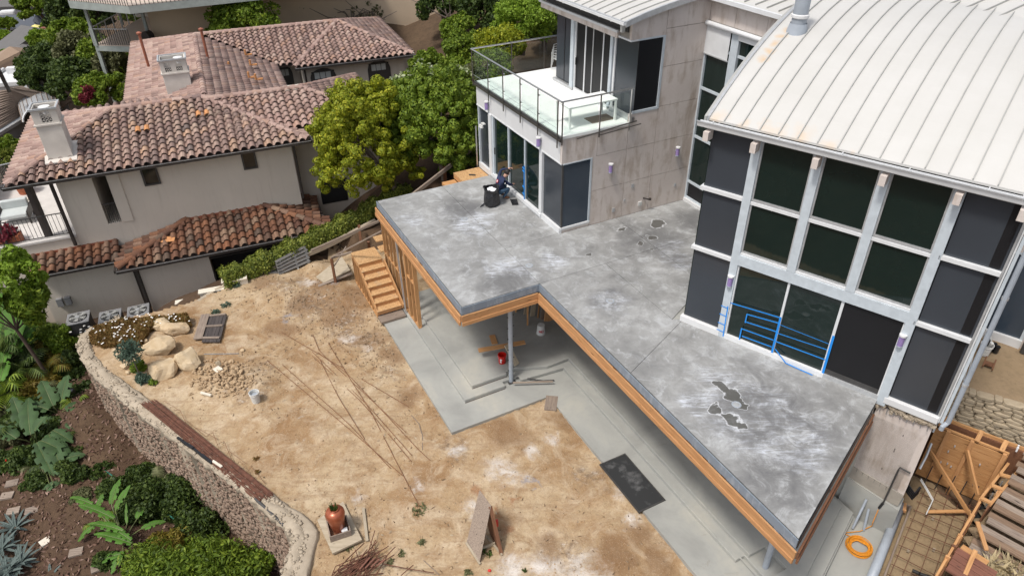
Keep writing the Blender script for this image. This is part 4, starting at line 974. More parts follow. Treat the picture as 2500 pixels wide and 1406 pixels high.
t2 = thing('blue_tape_line', 'vertical strip of crumpled blue tape on the glass door beside the crouching worker', 'tape', DK(4.79, 2.0, .2))
beam('tape_strip', 'tape', DK(4.79, 2.055, .16), DK(4.78, 2.055, 1.45), .02, .035, t2, up=DK(1, 0)-DK(0, 0))
for z in (.35, .62, 1.22, 1.33): beam('tape_tag', 'tape', DK(4.72, 2.04, z), DK(4.86, 2.03, z+.05), .01, .05, t2)
tagp(MB().box(DK, 2.85, 3.35, 3.5, 4.35, 3.362, 3.385).build('door_mat', 'weathered'), 'grey doormat lying under the white table on the balcony', 'mat')
# white table and stacked chairs on the balcony
tb = thing('balcony_table', 'long white slim-legged table behind the glass at the balcony corner', 'table', DK(3.4, 3.5, 3.36))
bx('tabletop', 'balcony_floor', DK, 2.75, 3.6, 2.55, 4.35, 4.02, 4.07, parent=tb, bevel=.006)
for a in (2.78, 3.55):
    for b in (2.6, 4.3): beam('leg', 'balcony_floor', DK(a, b, 3.362), DK(a, b, 4.02), .06, .06, tb, up=az(AZA))
for k in range(4):
    t = thing('stacking_chair', ['white metal stacking chair, lowest of the stack behind the balcony glass', 'white metal stacking chair, second from the floor in the balcony stack', 'white metal stacking chair, third from the floor in the balcony stack', 'white metal stacking chair on top of the balcony stack'][k], 'chair', DK(8.0, 5.4, 3.36), 'stacked white chairs')
    z = 3.36+k*.09; o = np.array([7.9, 5.2+k*.03])
    c = lambda a, b, zz: DK(o[0]+a, o[1]+b, z+zz)
    for a in (0, .5): MB().tube([c(a, -.02, 0), c(a, .0, .44), c(a, .0, .66), c(a, .1, .68), c(a, .42, .66)], .013, 5).build('side_frame', 'white_plastic', t)
    for a in (.05, .45): MB().tube([c(a, .5, .0), c(a, .45, .44), c(a, .52, .86)], .013, 5).build('back_leg', 'white_plastic', t)
    m = MB()
    for j in range(7): m.box(Frame(c(0, 0, 0), DK(1, 0)-DK(0, 0), DK(0, 1)-DK(0, 0)), .02, .48, .02+.065*j, .06+.065*j, z+.43, z+.445)
    m.build('seat_slats', 'white_plastic', t)
    m = MB()
    for j in range(6): m.tube([c(.08+.068*j, .46, .5), c(.08+.068*j, .52, .86)], .008, 4)
    m.tube([c(.05, .52, .86), c(.45, .52, .86)], .013, 5); m.build('backrest', 'white_plastic', t)
# ------------------------------------------------------------------ neighbouring house with tiled roofs
TH = thing('tiled_house', 'beige stucco house with pinkish barrel tile roofs left of the building site', 'house', HS(-4, 4, -6))
def hx(name, mat, u0, u1, v0, v1, z0, z1, parent=TH, bevel=0): return boxo(name, mat, HS, u0, u1, v0, v1, z0, z1, parent, bevel=bevel)
_tp = [(-.165, -.02), (-.12, -.04), (-.078, -.02), (-.062, .035), (-.025, .088), (.042, .115), (.108, .09), (.148, .04), (.165, -.02)]
def tile_proto():
    v = []; k = len(_tp)
    for y, dz in ((0, .075), (.41, .0)): v += [(x, y, z+dz) for x, z in _tp]
    v += [(x*.97+.002, .002, z+.075-.014) for x, z in _tp]
    f = [(i, i+1, i+1+k, i+k) for i in range(k-1)]+[(i+2*k, i+1+2*k, i+1, i) for i in range(k-1)]
    return np.array(v), np.array(f)
TV, TF = tile_proto(); TILES = []
def tile_face(poly, mat, roof, dy=.345, dx=.333, mixed=None):
    p = [HS(*q) for q in poly]; n = sum(np.cross(p[i], p[(i+1) % len(p)]) for i in range(len(p))); n /= np.linalg.norm(n)
    if n[2] < 0: n = -n
    g = np.array([0, 0, 1.0])-n*n[2]; g /= np.linalg.norm(g); e = np.cross(g, n)
    L = np.array([[(q-p[0])@e, (q-p[0])@g] for q in p])
    m = MB(); m.prism([q-n*.05 for q in p], -n*.08); m.build('roof_deck', 'under', roof)
    x0, x1, y0, y1 = L[:, 0].min(), L[:, 0].max(), L[:, 1].min(), L[:, 1].max()
    def inside(x, y):
        c = False; j = len(L)-1
        for i in range(len(L)):
            if (L[i, 1] > y) != (L[j, 1] > y) and x < (L[j, 0]-L[i, 0])*(y-L[i, 1])/(L[j, 1]-L[i, 1])+L[i, 0]: c = not c
            j = i
        return c
    nx = int((x1-x0)/dx)+1; ny = int((y1-y0)/dy)+1
    for j in range(ny):
        for i in range(nx):
            x = x0+(i+.5)*dx; y = y0+j*dy
            if inside(x, y+.17) and (inside(x-.08, y+.1) or inside(x+.08, y+.1)):
                yy = y-.05 if j == 0 else y
                a = random.uniform(-.022, .022); ee = e*math.cos(a)+g*math.sin(a); gg = np.cross(n, ee)
                gg = gg+n*random.uniform(-.012, .012)
                o = p[0]+e*x+g*yy+n*random.uniform(-.004, .014)
                mm_ = mat
                if mixed and random.random() < mixed[1]: mm_ = mixed[0]
                TILES.append((o, ee, gg, n, mm_, roof))
def capline(p, q, mat, roof, r=.13):
    p, q = HS(*p), HS(*q); d = q-p; L = np.linalg.norm(d); d /= L; k = max(1, int(L/.38))
    s = np.cross(d, [0, 0, 1.0]); s /= np.linalg.norm(s); u = np.cross(s, d)
    key = 'cap'+mat
    if key not in _bc:
        vs, fs = [], []; N = 7
        for y, rr in ((0, 1.12), (.43, .92)):
            for i in range(N): a = math.pi*i/(N-1); vs.append((rr*r*math.cos(a), y, rr*r*.9*math.sin(a)))
        for i in range(N): a = math.pi*i/(N-1); vs.append((.95*r*math.cos(a), .001, .8*r*math.sin(a)))
        fs = [(i, i+1, i+1+N, i+N) for i in range(N-1)]+[(i+2*N, i+1+2*N, i+1, i) for i in range(N-1)]
        me = bpy.data.meshes.new('ridge_cap'); me.from_pydata(vs, [], fs); me.materials.append(MT[mat]); _bc[key] = me
    for i in range(k):
        o = p+d*(i*L/k)+u*.05
        M3 = Matrix((Vector(s), Vector(d), Vector(u))).transposed()
        link('ridge_cap', _bc[key], None, roof, o, M3)
def newroof(name, u, v, z):
    o = boxo(name, 'under', HS, u-.3, u+.3, v-.3, v+.3, z-.5, z-.3, TH); return o
E0, R0, S = .30, 1.45, 3.75
# front wing
r1 = newroof('front_roof', -5.5, S, R0)
UL, UR, D1 = -11.1, 0.0, 7.6
tile_face([(UL, 0, E0), (UR, 0, E0), (UR-S, S, R0), (UL+S, S, R0)], 'tile_mixed', r1)
tile_face([(UL, D1, E0), (UL, 0, E0), (UL+S, S, R0)], 'tile', r1)
tile_face([(UR, 0, E0), (UR, D1, E0), (UR-S, S, R0)], 'tile', r1)
tile_face([(UR-S, S, R0), (UR-S, D1, .6), (UL, D1, E0), (UL+S, S, R0)], 'tile', r1)
for a, b in (((UL, 0, E0), (UL+S, S, R0)), ((UR, 0, E0), (UR-S, S, R0)), ((UL+S, S, R0), (UR-S, S, R0)), ((UL, D1, E0), (UL+S, S, R0))): capline(a, b, 'tile', r1)
# long wing running back from the front one
r2 = newroof('middle_roof', -3.6, 9, R0); V0 = 14.9; ur = -3.65
tile_face([(-7.25, 19.4, E0), (-7.25, S-.2, E0), (ur, S, R0), (ur, V0, R0)], 'tile', r2)
tile_face([(.05, S+.2, E0), (.05, 11.3, E0), (ur+.0, V0, R0), (ur, S, R0)], 'tile', r2)
capline((ur, S+.1, R0+.02), (ur, V0, R0), 'tile', r2); capline((-7.25, 19.4, E0), (ur, V0, R0), 'tile', r2)
# rear wing with its hipped end
r3 = newroof('rear_roof', 3, V0-1, R0); AP = (4.2, V0-.2, R0)
tile_face([(.05, 11.2, E0), (1.5, 11.2, E0), (AP[0], AP[1], R0), (ur, V0, R0)], 'tile', r3)
tile_face([(.95, 10.45, E0), (7.5, 10.3, E0), AP], 'tile', r3)
tile_face([(7.5, 10.3, E0), (7.6, 19, E0), AP], 'tile', r3)
capline((ur, V0, R0), AP, 'tile', r3); capline((.95, 10.45, E0), AP, 'tile', r3, .12); capline((7.5, 10.3, E0), AP, 'tile', r3); capline(AP, (7.6, 19, E0), 'tile', r3)
# lower right wing
r5 = newroof('side_roof', 0, 3, R0)
tile_face([(-2.9, .95, .55), (3.5, .95, .55), (.35, 3.45, R0-.05), (-3.75, 3.45, R0-.05)], 'tile', r5)
tile_face([(3.5, .95, .55), (3.5, 7, .55), (.35, 3.45, R0-.05)], 'tile', r5)
capline((-3.7, 3.5, R0-.03), (.35, 3.45, R0-.05), 'tile', r5); capline((3.5, .95, .55), (.35, 3.45, R0-.05), 'tile', r5); capline((.35, 3.45, R0-.05), (3.5, 7, .55), 'tile', r5)
# lower skirt roofs
r6 = newroof('skirt_roof', -10, .2, -3)
tile_face([(-11.55, -.5, -3.28), (-8.3, -.5, -3.28), (-8.3, .55, -2.92), (-11.55, .55, -2.92)], 'tile_red', r6)
r7 = newroof('lower_hip_roof', -4, -.2, -2.8)
tile_face([(-8.3, -1.35, -3.28), (.1, -1.35, -3.28), (-2.3, .55, -2.6), (-5.5, .55, -2.6)], 'tile_red', r7)
tile_face([(-8.3, .55, -3.28), (-8.3, -1.35, -3.28), (-5.5, .55, -2.6)], 'tile_red', r7)
tile_face([(.1, -1.35, -3.28), (.1, 1.6, -3.28), (-.9, 1.6, -2.9), (-2.3, .55, -2.6)], 'tile_red', r7)
capline((-8.3, -1.35, -3.26), (-5.5, .55, -2.58), 'tile_red', r7); capline((.1, -1.35, -3.26), (-2.3, .55, -2.58), 'tile_red', r7)
hx('flashing', 'vent_pipe', -5.5, -2.3, .5, .54, -2.62, -2.50, r7); hx('flashing', 'vent_pipe', -11.5, -8.3, .5, .54, -2.95, -2.85, r6)
# lay the tiles
TILES.sort(key=lambda t: np.linalg.norm(t[0]-CAM))
proto = {}
rest = {}
for i, (o, e, gg, n, mat, roof) in enumerate(TILES):
    if i < 300:
        if mat not in proto:
            me = bpy.data.meshes.new('roof_tile'); me.from_pydata(TV.tolist(), [], TF.tolist()); me.materials.append(MT[mat]); proto[mat] = me
        link('roof_tile', proto[mat], None, roof, o, Matrix((Vector(e), Vector(gg), Vector(n))).transposed())
    else: rest.setdefault((mat, roof.name), [roof, []])[1].append((o, e, gg, n))
for (mat, rn), (roof, L) in rest.items():
    O_, E_, G_, N_ = [np.array([q[k] for q in L]) for k in range(4)]
    v = O_[:, None]+TV[None, :, :1]*E_[:, None]+TV[None, :, 1:2]*G_[:, None]+TV[None, :, 2:]*N_[:, None]
    f = (TF[None]+(np.arange(len(L))*len(TV))[:, None, None]).reshape(-1, 4)
    npmesh('roof_tile_field', v.reshape(-1, 3), f, mat, roof, 'stuff')
# replaced bright tiles, flashings and little roof vents
for u, v, z in ((-6.45, 1.85, .92), (-6.12, 1.88, .92), (-4.05, 2.35, 1.06), (-3.72, 2.35, 1.06)):
    me = bpy.data.meshes.new('new_tile'); me.from_pydata(TV.tolist(), [], TF.tolist())
    n = np.cross(HS(1, 0)-HS(0, 0), HS(0, 1, .3)-HS(0, 0, 0)); n /= np.linalg.norm(n)
    e = HS(1, 0)-HS(0, 0); g_ = HS(0, 1, .307)-HS(0, 0, 0); g_ /= np.linalg.norm(g_)
    link('new_tile', me, 'tile_new', r1, HS(u, v, z), Matrix((Vector(e), Vector(g_), Vector(n))).transposed())
for (px, py, L) in ((600, 135, .22), (560, 165, .2), (612, 160, .2), (608, 190, .2), (625, 195, .18)):
    c = HS(*HS.px(px, py, 1.0)); MB().tube([c, c+np.array([0, 0, .28])], .055, 8).build('small_vent', 'tile_new', r2)
    q = HS.loc(c); hx('vent_flashing', 'tile_new', q[0]+.05, q[0]+.32, q[1]-.08, q[1]+.08, q[2]-.02, q[2]+.04, r2)
for (px, py, top) in ((363, 163, 100), (512, 160, 92)):
    c = P(px, py, 1.05); z = 1.05
    t_ = MB().tube([c, c+np.array([0, 0, 1.62 if px < 400 else 1.75])], .07, 8); t_.build('flue_pipe', 'vent_pipe', r2)
    e = c+np.array([0, 0, 1.6 if px < 400 else 1.73]); MB().lathe(e, [(.0, -.02), (.12, .0), (.13, .07), (.05, .12), (0, .12)], 10).build('flue_cap', 'vent_pipe', r2)
c = P(410, 597, -3.0); MB().add([c+np.array(d) for d in ((-.25, -.05, .13), (.3, 0, .16), (.28, .2, .22), (-.05, .26, .24), (-.2, .12, .2))], [(0, 1, 2, 3, 4)]).build('patch_tile', 'tile_new', r7)
# gutters
def gut(a, b, par, m='bronze', r=.07):
    A_, B_ = HS(*a), HS(*b); beam('gutter', m, A_, B_, .12, .12, par)
    d = (B_-A_)/np.linalg.norm(B_-A_); s = np.cross(d, [0, 0, 1.0]); beam('gutter_lip', 'gutter' if m == 'bronze' else m, A_+s*.062+np.array([0, 0, .055]), B_+s*.062+np.array([0, 0, .055]), .012, .012, par)
gut((UL-.1, -.1, E0-.05), (UR+.1, -.1, E0-.05), r1); gut((UR+.1, -.1, E0-.05), (UR+.1, 1.0, E0-.05), r1); gut((UL-.12, 0, E0-.05), (UL-.12, D1, E0-.05), r1)
gut((-7.32, S+.5, E0-.05), (-7.32, 19.3, E0-.05), r2); gut((.0, .85, .48), (3.5, .85, .48), r5); gut((.95, 10.35, E0-.06), (7.6, 10.2, E0-.06), r3)
gut((-8.35, -1.45, -3.34), (.1, -1.45, -3.34), r7); gut((-8.38, -1.4, -3.34), (-8.38, .3, -3.34), r7); gut((-11.5, -.6, -3.34), (-8.4, -.6, -3.34), r6)
for a, b, c_, d in ((UL+.2, UR-.1, .0, .6), ): hx('soffit', 'under', a, b, c_, d, E0-.12, E0-.08)
hx('soffit', 'under', -8.2, 0, -1.3, .5, -3.40, -3.36); hx('soffit', 'under', -11.4, -8.3, -.45, .5, -3.40, -3.36); hx('soffit', 'under', 1, 7.4, 10.4, 11, E0-.1, E0-.06)
# walls
hx('wall', 'stucco', -9.62, -8.38, .55, 7, -6.2, E0-.09); hx('wall', 'stucco', -7.42, -.68, .55, 6.8, -6.2, E0-.1)
hx('wall', 'stucco', -8.38, -7.42, .55, 6.8, -6.2, -2.15); hx('pier', 'stucco', -7.86, -7.42, .50, .95, -2.15, E0-.12); hx('opening_back', 'stucco', -8.38, -7.42, 3.4, 3.5, -2.1, E0-.12)
hx('lower_wall', 'stucco', -11.45, -8.0, .0, .6, -6.3, -3.37); hx('lower_wall', 'stucco', -7.65, -4.95, -.9, .6, -6.3, -3.37); hx('dark_reveal', 'bronze', -8.0, -7.65, -.2, .6, -6.3, -3.36)
hx('terrace_slab', 'terrace_floor', -16, -9.62, .75, 9, -3.0, -2.42); hx('terrace_wall', 'stucco', -16, -9.62, .52, .75, -6.2, -2.42); hx('terrace_coping', 'terrace_floor', -16, -9.62, .46, .72, -2.42, -2.33)
hx('side_wall', 'stucco', -.6, 3.2, 1.75, 7, -6, .5); hx('middle_wall', 'stucco', -6.9, -.3, 6.8, 18, -5, E0-.1); hx('rear_wall', 'stucco', 1.35, 7.1, 11.0, 18, -5, E0-.1)
hx('rear_wall', 'stucco', -.3, 1.35, 12.2, 18, -5, E0-.1)
hx('garden_wall', 'stucco', 7.1, 7.9, 11.6, 12.0, -4, -.0)
# windows
def hwin(u0, u1, z0, z1, v=.55, arched=False):
    w = hx('window', 'glass_win', u0+.06, u1-.06, v-.03, v-.01, z0+.06, z1-.06)
    for q in ((u0, u0+.07, z0, z1), (u1-.07, u1, z0, z1), (u0+.07, u1-.07, z0, z0+.07), (u0+.07, u1-.07, z1-.07, z1)): hx('frame', 'dark_metal', q[0], q[1], v-.06, v-.002, q[2], q[3], w)
    return w
hwin(-6.62, -6.0, -.78, .12); hwin(-2.76, -2.18, -.78, .12)
for u0, u1, v, z0, z1 in ((1.75, 3.15, 11.0, -2.2, -.05), (4.95, 6.25, 11.0, -2.2, -.0), (.0, .95, 12.2, -2.2, .0)):
    w = hx('arched_window', 'glass_win', u0+.08, u1-.08, v-.04, v-.02, z0, z1-.15)
    n_ = 9; cu = (u0+u1)/2; hw_ = (u1-u0)/2
    arc = [(cu+hw_*math.cos(a), z1-.45+.45*math.sin(a)) for a in np.linspace(math.pi, 0, n_)]
    MB().prism([HS(a, v-.045, z) for a, z in [(u0, z0)]+arc+[(u1, z0)]], HS(0, .02)-HS(0, 0)).build('arch_frame', 'dark_metal', w)
    for f in (.12, .37, .62): hx('pane', 'cushion', u0+.08+(u1-u0-.16)*f, u0+.08+(u1-u0-.16)*(f+.22), v-.055, v-.047, z1-.55, z1-.2, w)
# dark window and slatted shade under the right side
hx('basement_window', 'black', .3, 1.5, 1.70, 1.74, -3.6, -2.5); hx('window_frame', 'dark_metal', .2, 1.6, 1.66, 1.70, -2.52, -2.44)
hx('recess_shade', 'black', -4.9, .0, -.1, -.05, -6, -3.4)  # flat black sheet: the shade inside the open recess, put into its colour
for i in range(9): beam('shade_slat', 'dark_metal', HS(-4.9, -1.05+.1*i, -3.75-.0*i), HS(-.6, -1.05+.1*i, -3.75), .05, .03, TH)
beam('downpipe', 'bronze', HS(-9.75, .40, .12), HS(-9.75, .40, -2.75), .1, .1, TH); beam('downpipe', 'bronze', HS(-.6, .45, .2), HS(-.6, .45, -2.5), .08, .08, TH)
beam('downpipe', 'bronze', HS(-7.72, -1.0, -3.4), HS(-7.72, -1.0, -6), .09, .09, TH); beam('terrace_post', 'bronze', HS(-10.65, .95, .18), HS(-10.65, .95, -2.4), .22, .22, TH)
beam('downpipe', 'bronze', HS(1.5, 10.95, .2), HS(1.5, 10.95, -2.5), .08, .08, TH)
# chimneys
def chimney(u0, u1, v0, v1, z0, z1, t, lat):
    c = hx('chimney', 'chimney', u0, u1, v0, v1, z0, z1, TH, bevel=.01)
    o = .05
    hx('chimney_band', 'chimney', u0-o, u1+o, v0-o, v1+o, z1, z1+.06, c)
    zt = z1+.62
    for a, b, cc, d in ((u0, u1, v0, v0+.05), (u0, u1, v1-.05, v1), (u0, u0+.05, v0+.05, v1-.05), (u1-.05, u1, v0+.05, v1-.05)): pass
    # lattice openings: jambs, sill and lintel round each grille
    hx('shroud_side', 'chimney', u0, u0+.05, v0, v1, z1+.06, zt, c); hx('shroud_side', 'chimney', u1-.05, u1, v0, v1, z1+.06, zt, c); hx('shroud_back', 'chimney', u0+.05, u1-.05, v1-.05, v1, z1+.06, zt, c)
    n = len(lat); x = u0+.05
    for (a, b) in lat+[(u1-.05, u1-.05)]:
        if a-x > .005: hx('shroud_front', 'chimney', x, a, v0, v0+.05, z1+.06, zt, c)
        x = b
    for a, b in lat:
        hx('shroud_front', 'chimney', a, b, v0, v0+.05, z1+.06, z1+.12, c); hx('shroud_front', 'chimney', a, b, v0, v0+.05, zt-.07, zt, c)
        m = MB(); w = (b-a)/3.0; h = (zt-.07-z1-.12)/4
        for i in range(3):
            for j in range(4):
                cx, cz = a+w*(i+.5), z1+.12+h*j
                q = [(cx-w/2+w*k/4, cz+h*math.sin(math.pi*k/4)*.95) for k in range(5)]
                for (x0, z0_), (x1_, z1_) in zip(q, q[1:]): m.add([HS(xx, v0+dv, zz+dz) for xx, zz in ((x0, z0_), (x1_, z1_)) for dv in (.01, .035) for dz in (-.018, .018)], BOXF)
        m.build('lattice', 'chimney', c)
    for a, b, cc, d in ((u0-.06, u1+.06, v0-.06, v0-.0), (u0-.06, u1+.06, v1, v1+.06), (u0-.06, u0, v0, v1), (u1, u1+.06, v0, v1)): hx('chimney_rim', 'gutter', a, b, cc, d, zt-.02, zt+.05, c)
    MB().lathe(HS(u0+(u1-u0)*t, (v0+v1)/2, zt-.28), [(.10, 0), (.10, .25), (.20, .27), (.0, .30)], 16).build('flue_cap', 'roof_white', c)
    hx('flue_dark', 'black', u0+.06, u1-.06, v0+.06, v1-.06, z1+.05, z1+.1, c)
chimney(-9.62, -8.78, .95, 1.75, .35, 2.05, .5, [(-9.35, -9.0)])
chimney(-5.22, -4.12, 6.1, 6.95, .6, 1.95, .72, [(-5.05, -4.78), (-4.58, -4.31)])
m = MB(); m.prism([HS(-9.75, .75, .62), HS(-8.65, .75, .62), HS(-8.6, 1.9, .97), HS(-9.8, 1.9, .97)], (0, 0, .05)); m.build('chimney_flashing', 'chimney', TH)
# terrace furniture and railing
rl = thing('terrace_railing', 'thin black metal railing along the terrace edge of the tiled house', 'railing', HS(-12, .6, -2.35))
beam('rail', 'dark_metal', HS(-16, .6, -1.35), HS(-9.75, .6, -1.35), .04, .03, rl); beam('bottom_rail', 'dark_metal', HS(-16, .6, -2.25), HS(-9.75, .6, -2.25), .03, .03, rl)
for u in np.arange(-15.9, -9.8, .15): beam('baluster', 'dark_metal', HS(u, .6, -2.25), HS(u, .6, -1.36), .014, .014, rl)
beam('railing_post', 'dark_metal', HS(-12.05, .62, -2.35), HS(-12.05, .62, -1.33), .06, .06, rl)
hx('parapet', 'stucco', -13.6, -13.3, 3.5, 9, -2.42, -1.4); hx('parapet_cap', 'terrace_floor', -13.65, -13.25, 3.4, 9, -1.4, -1.3)
ch = thing('lounge_chair', 'dark framed outdoor armchair with pale grey cushions on the terrace', 'armchair', HS(-12.6, 3.2, -2.42))
q = HS.px(35, 520, -2.0); uu, vv = q[0], q[1]
hx('seat_cushion', 'cushion', uu-.5, uu+.5, vv-.35, vv+.45, -2.12, -1.95, ch, .04); hx('back_cushion', 'cushion', uu-.5, uu+.5, vv+.40, vv+.62, -1.98, -1.6, ch, .05)
for s in (-.56, .52): hx('side_frame', 'bronze', uu+s, uu+s+.05, vv-.4, vv+.6, -2.2, -1.85, ch)
for s in (-.54, .54):
    for t in (-.35, .5): beam('leg', 'bronze', HS(uu+s, vv+t, -2.42), HS(uu+s, vv+t, -2.0), .05, .05, ch)
def pot(lab, u, v, z, r, h, leafmat, seed, square=False):
    t = thing('planter_pot', lab, 'flower pot', HS(u, v, z))
    if square: hx('pot_body', 'terracotta', u-r*1.3, u+r*1.3, v-r*.6, v+r*.6, z, z+h, t, .02)
    else: MB().lathe(HS(u, v, z), [(0, 0), (r*.75, 0), (r*.98, h*.85), (r*1.08, h*.86), (r*1.08, h), (r*.9, h), (r*.85, h*.8), (0, h*.8)], 20).build('pot_body', 'terracotta', t)
    a, b = blobpts(HS(u, v, z+h*1.25), r*1.25, 420, .1, .6); leaves(a, .09, leafmat, 'foliage', t, aspect=3)
q = HS.px(62, 470, -2.4); pot('round terracotta pot with red flowers by the left end of the tiled roof', q[0], q[1], -2.42, .32, .5, 'red_leaf', 1)
q = HS.px(28, 570, -2.35); pot('rectangular terracotta planter full of crimson leaves on the terrace railing', q[0], .95, -2.42, .4, .38, 'red_leaf', 2, True)
q = HS.px(78, 500, -2.4); rg = MB(); g_ = np.random.default_rng(3)
for i in range(9):
    a = HS(q[0]+g_.normal()*.12, q[1]+g_.normal()*.12, -2.41); rg.tube([a, a+np.array([g_.normal()*.15, g_.normal()*.15, .12]), a+np.array([g_.normal()*.25, g_.normal()*.2, .02])], .045, 6)
tagp(rg.build('crumpled_cloth', 'stone_trim'), 'crumpled pale cloth lying on the terrace beside the armchair', 'cloth')
# chair glimpsed in the wall opening
bc_ = thing('balcony_railing', 'short black railing across the slot opening in the stucco wall', 'railing', HS(-7.8, .7, -2.1))
beam('rail', 'dark_metal', HS(-8.38, .62, -1.3), HS(-7.86, .62, -1.3), .03, .03, bc_)
for u in np.arange(-8.34, -7.87, .075): beam('baluster', 'dark_metal', HS(u, .62, -2.15), HS(u, .62, -1.3), .014, .014, bc_)
# air conditioners
for i, (px, py) in enumerate(((190, 775), (268, 770), (337, 757))):
    c = P(px, py, -5.0); t = thing('air_conditioner', ('leftmost', 'middle', 'rightmost')[i]+' of three grey air conditioner units against the stucco wall', 'air conditioner', (c[0], c[1], -5.9), 'air conditioners by the wall')
    fr = Frame(c, HS.x, HS.y); r = .40
    boxo('casing', 'dark_metal', fr, -r, r, -r, r, -5.9, -5.05, t, bevel=.03)
    bx('top_frame', 'wall_grey', fr, -r-.02, r+.02, -r-.02, r+.02, -5.05, -5.0, .03, t)
    MB().lathe(np.array([c[0], c[1], -5.0]), [(.34, .0), (.34, .012), (0, .014)], 20).build('fan_opening', 'black_plastic', t)
    m = MB()
    for k in range(5):
        a = k*2*math.pi/5; f2 = Frame(c, az(a), az(a+math.pi/2)); m.add([f2(.06, -.05, -4.975), f2(.30, -.12, -4.98), f2(.32, .06, -4.97), f2(.06, .03, -4.97)], [(0, 1, 2, 3)])
    m.build('fan', 'seam', t); m = MB()
    for rr in (.10, .17, .24, .31): m.tube([np.array([c[0]+rr*math.cos(a), c[1]+rr*math.sin(a), -4.95]) for a in np.linspace(0, 6.283, 17)], .005, 4, cap=False)
    for k in range(8): a = k*math.pi/4; m.tube([np.array([c[0], c[1], -4.95]), np.array([c[0]+.36*math.cos(a), c[1]+.36*math.sin(a), -4.96])], .005, 4)
    m.build('fan_guard', 'seam', t); MB().lathe(np.array([c[0], c[1], -4.96]), [(.09, 0), (.08, .03), (0, .035)], 12).build('hub', 'gutter', t)
for k in range(2): tagp(boxo('meter_box', 'wall_grey', HS, -11.1+.3*k, -10.88+.3*k, -.14, .0, -5.1, -4.75), ('left', 'right')[k]+' of two small grey meter boxes on the stucco wall above the air conditioners', 'meter box', 'meter boxes on the wall')
# ------------------------------------------------------------------ terrain
# retaining wall line (outer top edge), far end first
RWP = [(290, 775), (235, 800), (197, 822), (195, 850), (215, 890), (255, 930), (300, 968), (350, 1010), (420, 1058), (500, 1118), (580, 1182), (650, 1238), (700, 1282), (722, 1315), (712, 1350), (700, 1385), (690, 1420), (680, 1500)]
RW = np.array([P(x, y, ZP)[:2] for x, y in RWP])
YD = [P(x, y, ZP)[:2] for x, y in ((430, 745), (560, 700), (760, 630), (930, 600))]
ypoly = [tuple(p) for p in RW]+[tuple(p) for p in (DK(-16, -4)[:2], DK(-16, .2)[:2], HL(4.4, 5.3)[:2], HL(4.4, -.3)[:2], DK(8.4, 4.5)[:2], DK(9.3, -1)[:2])]+[tuple(p) for p in YD[::-1]]
ypoly = np.array(ypoly)
def inpoly(px, py, poly):
    c = np.zeros(px.shape, bool); j = len(poly)-1
    for i in range(len(poly)):
        cond = ((poly[i, 1] > py) != (poly[j, 1] > py)) & (px < (poly[j, 0]-poly[i, 0])*(py-poly[i, 1])/(poly[j, 1]-poly[i, 1]+1e-12)+poly[i, 0])
        c ^= cond; j = i
    return c
def vnoise(x, y, s, seed=0):
    g = np.random.default_rng(seed); T = g.random((64, 64)); x = x*s+100; y = y*s+100
    xi, yi = np.floor(x).astype(int), np.floor(y).astype(int); fx, fy = x-xi, y-yi; fx = fx*fx*(3-2*fx); fy = fy*fy*(3-2*fy)
    a = T[xi % 64, yi % 64]; b = T[(xi+1) % 64, yi % 64]; c = T[xi % 64, (yi+1) % 64]; d = T[(xi+1) % 64, (yi+1) % 64]
    return (a*(1-fx)+b*fx)*(1-fy)+(c*(1-fx)+d*fx)*fy-.5
def gridmesh(name, x0, x1, y0, y1, st, zf, mat, keep=None, lab=None):
    xs = np.arange(x0, x1+st/2, st); ys = np.arange(y0, y1+st/2, st); X, Y = np.meshgrid(xs, ys, indexing='ij'); Z = zf(X, Y)
    nx, ny = X.shape; idx = np.arange(nx*ny).reshape(nx, ny)
    f = np.stack([idx[:-1, :-1], idx[1:, :-1], idx[1:, 1:], idx[:-1, 1:]], -1).reshape(-1, 4)
    if keep is not None:
        cx = (X[:-1, :-1]+X[1:, 1:])/2; cy = (Y[:-1, :-1]+Y[1:, 1:])/2; f = f[keep(cx, cy).ravel()]
        u, inv = np.unique(f, return_inverse=True); v = np.stack([X.ravel(), Y.ravel(), Z.ravel()], -1)[u]; f = inv.reshape(-1, 4)
    else: v = np.stack([X.ravel(), Y.ravel(), Z.ravel()], -1)
    return npmesh(name, v, f, mat, None, 'structure', smooth=True)
CP = []
def cp(px, py, z): q = P(px, py, z); CP.append((q[0], q[1], z))
for q in ((430, 745, -3.85), (560, 700, -3.8), (700, 640, -3.6), (840, 590, -3.3), (930, 545, -2.9), (970, 470, -2.1), (1090, 440, -1.4), (1190, 400, -.6), (1150, 330, -.8), (890, 460, -3.6), (800, 520, -5), (700, 570, -5.6), (640, 600, -6), (520, 640, -6), (740, 600, -5), (850, 530, -4),
          (0, 640, -6.2), (60, 760, -6.2), (130, 800, -6.1), (240, 790, -6.0), (370, 765, -5.9), (300, 780, -6), (0, 900, -6.6), (120, 950, -6.4), (210, 1000, -5.6), (250, 1080, -6.1), (330, 1180, -6.5), (0, 1100, -6.8), (150, 1150, -6.5), (250, 1300, -6.4), (400, 1300, -6.7), (0, 1400, -7), (300, 1406, -6.5), (560, 1406, -6.9), (640, 1380, -6.9), (560, 1300, -6.8), (450, 1220, -6.7), (360, 1130, -6.5), (200, 1406, -6.6),
          (1150, 250, -1.2)): cp(*q)
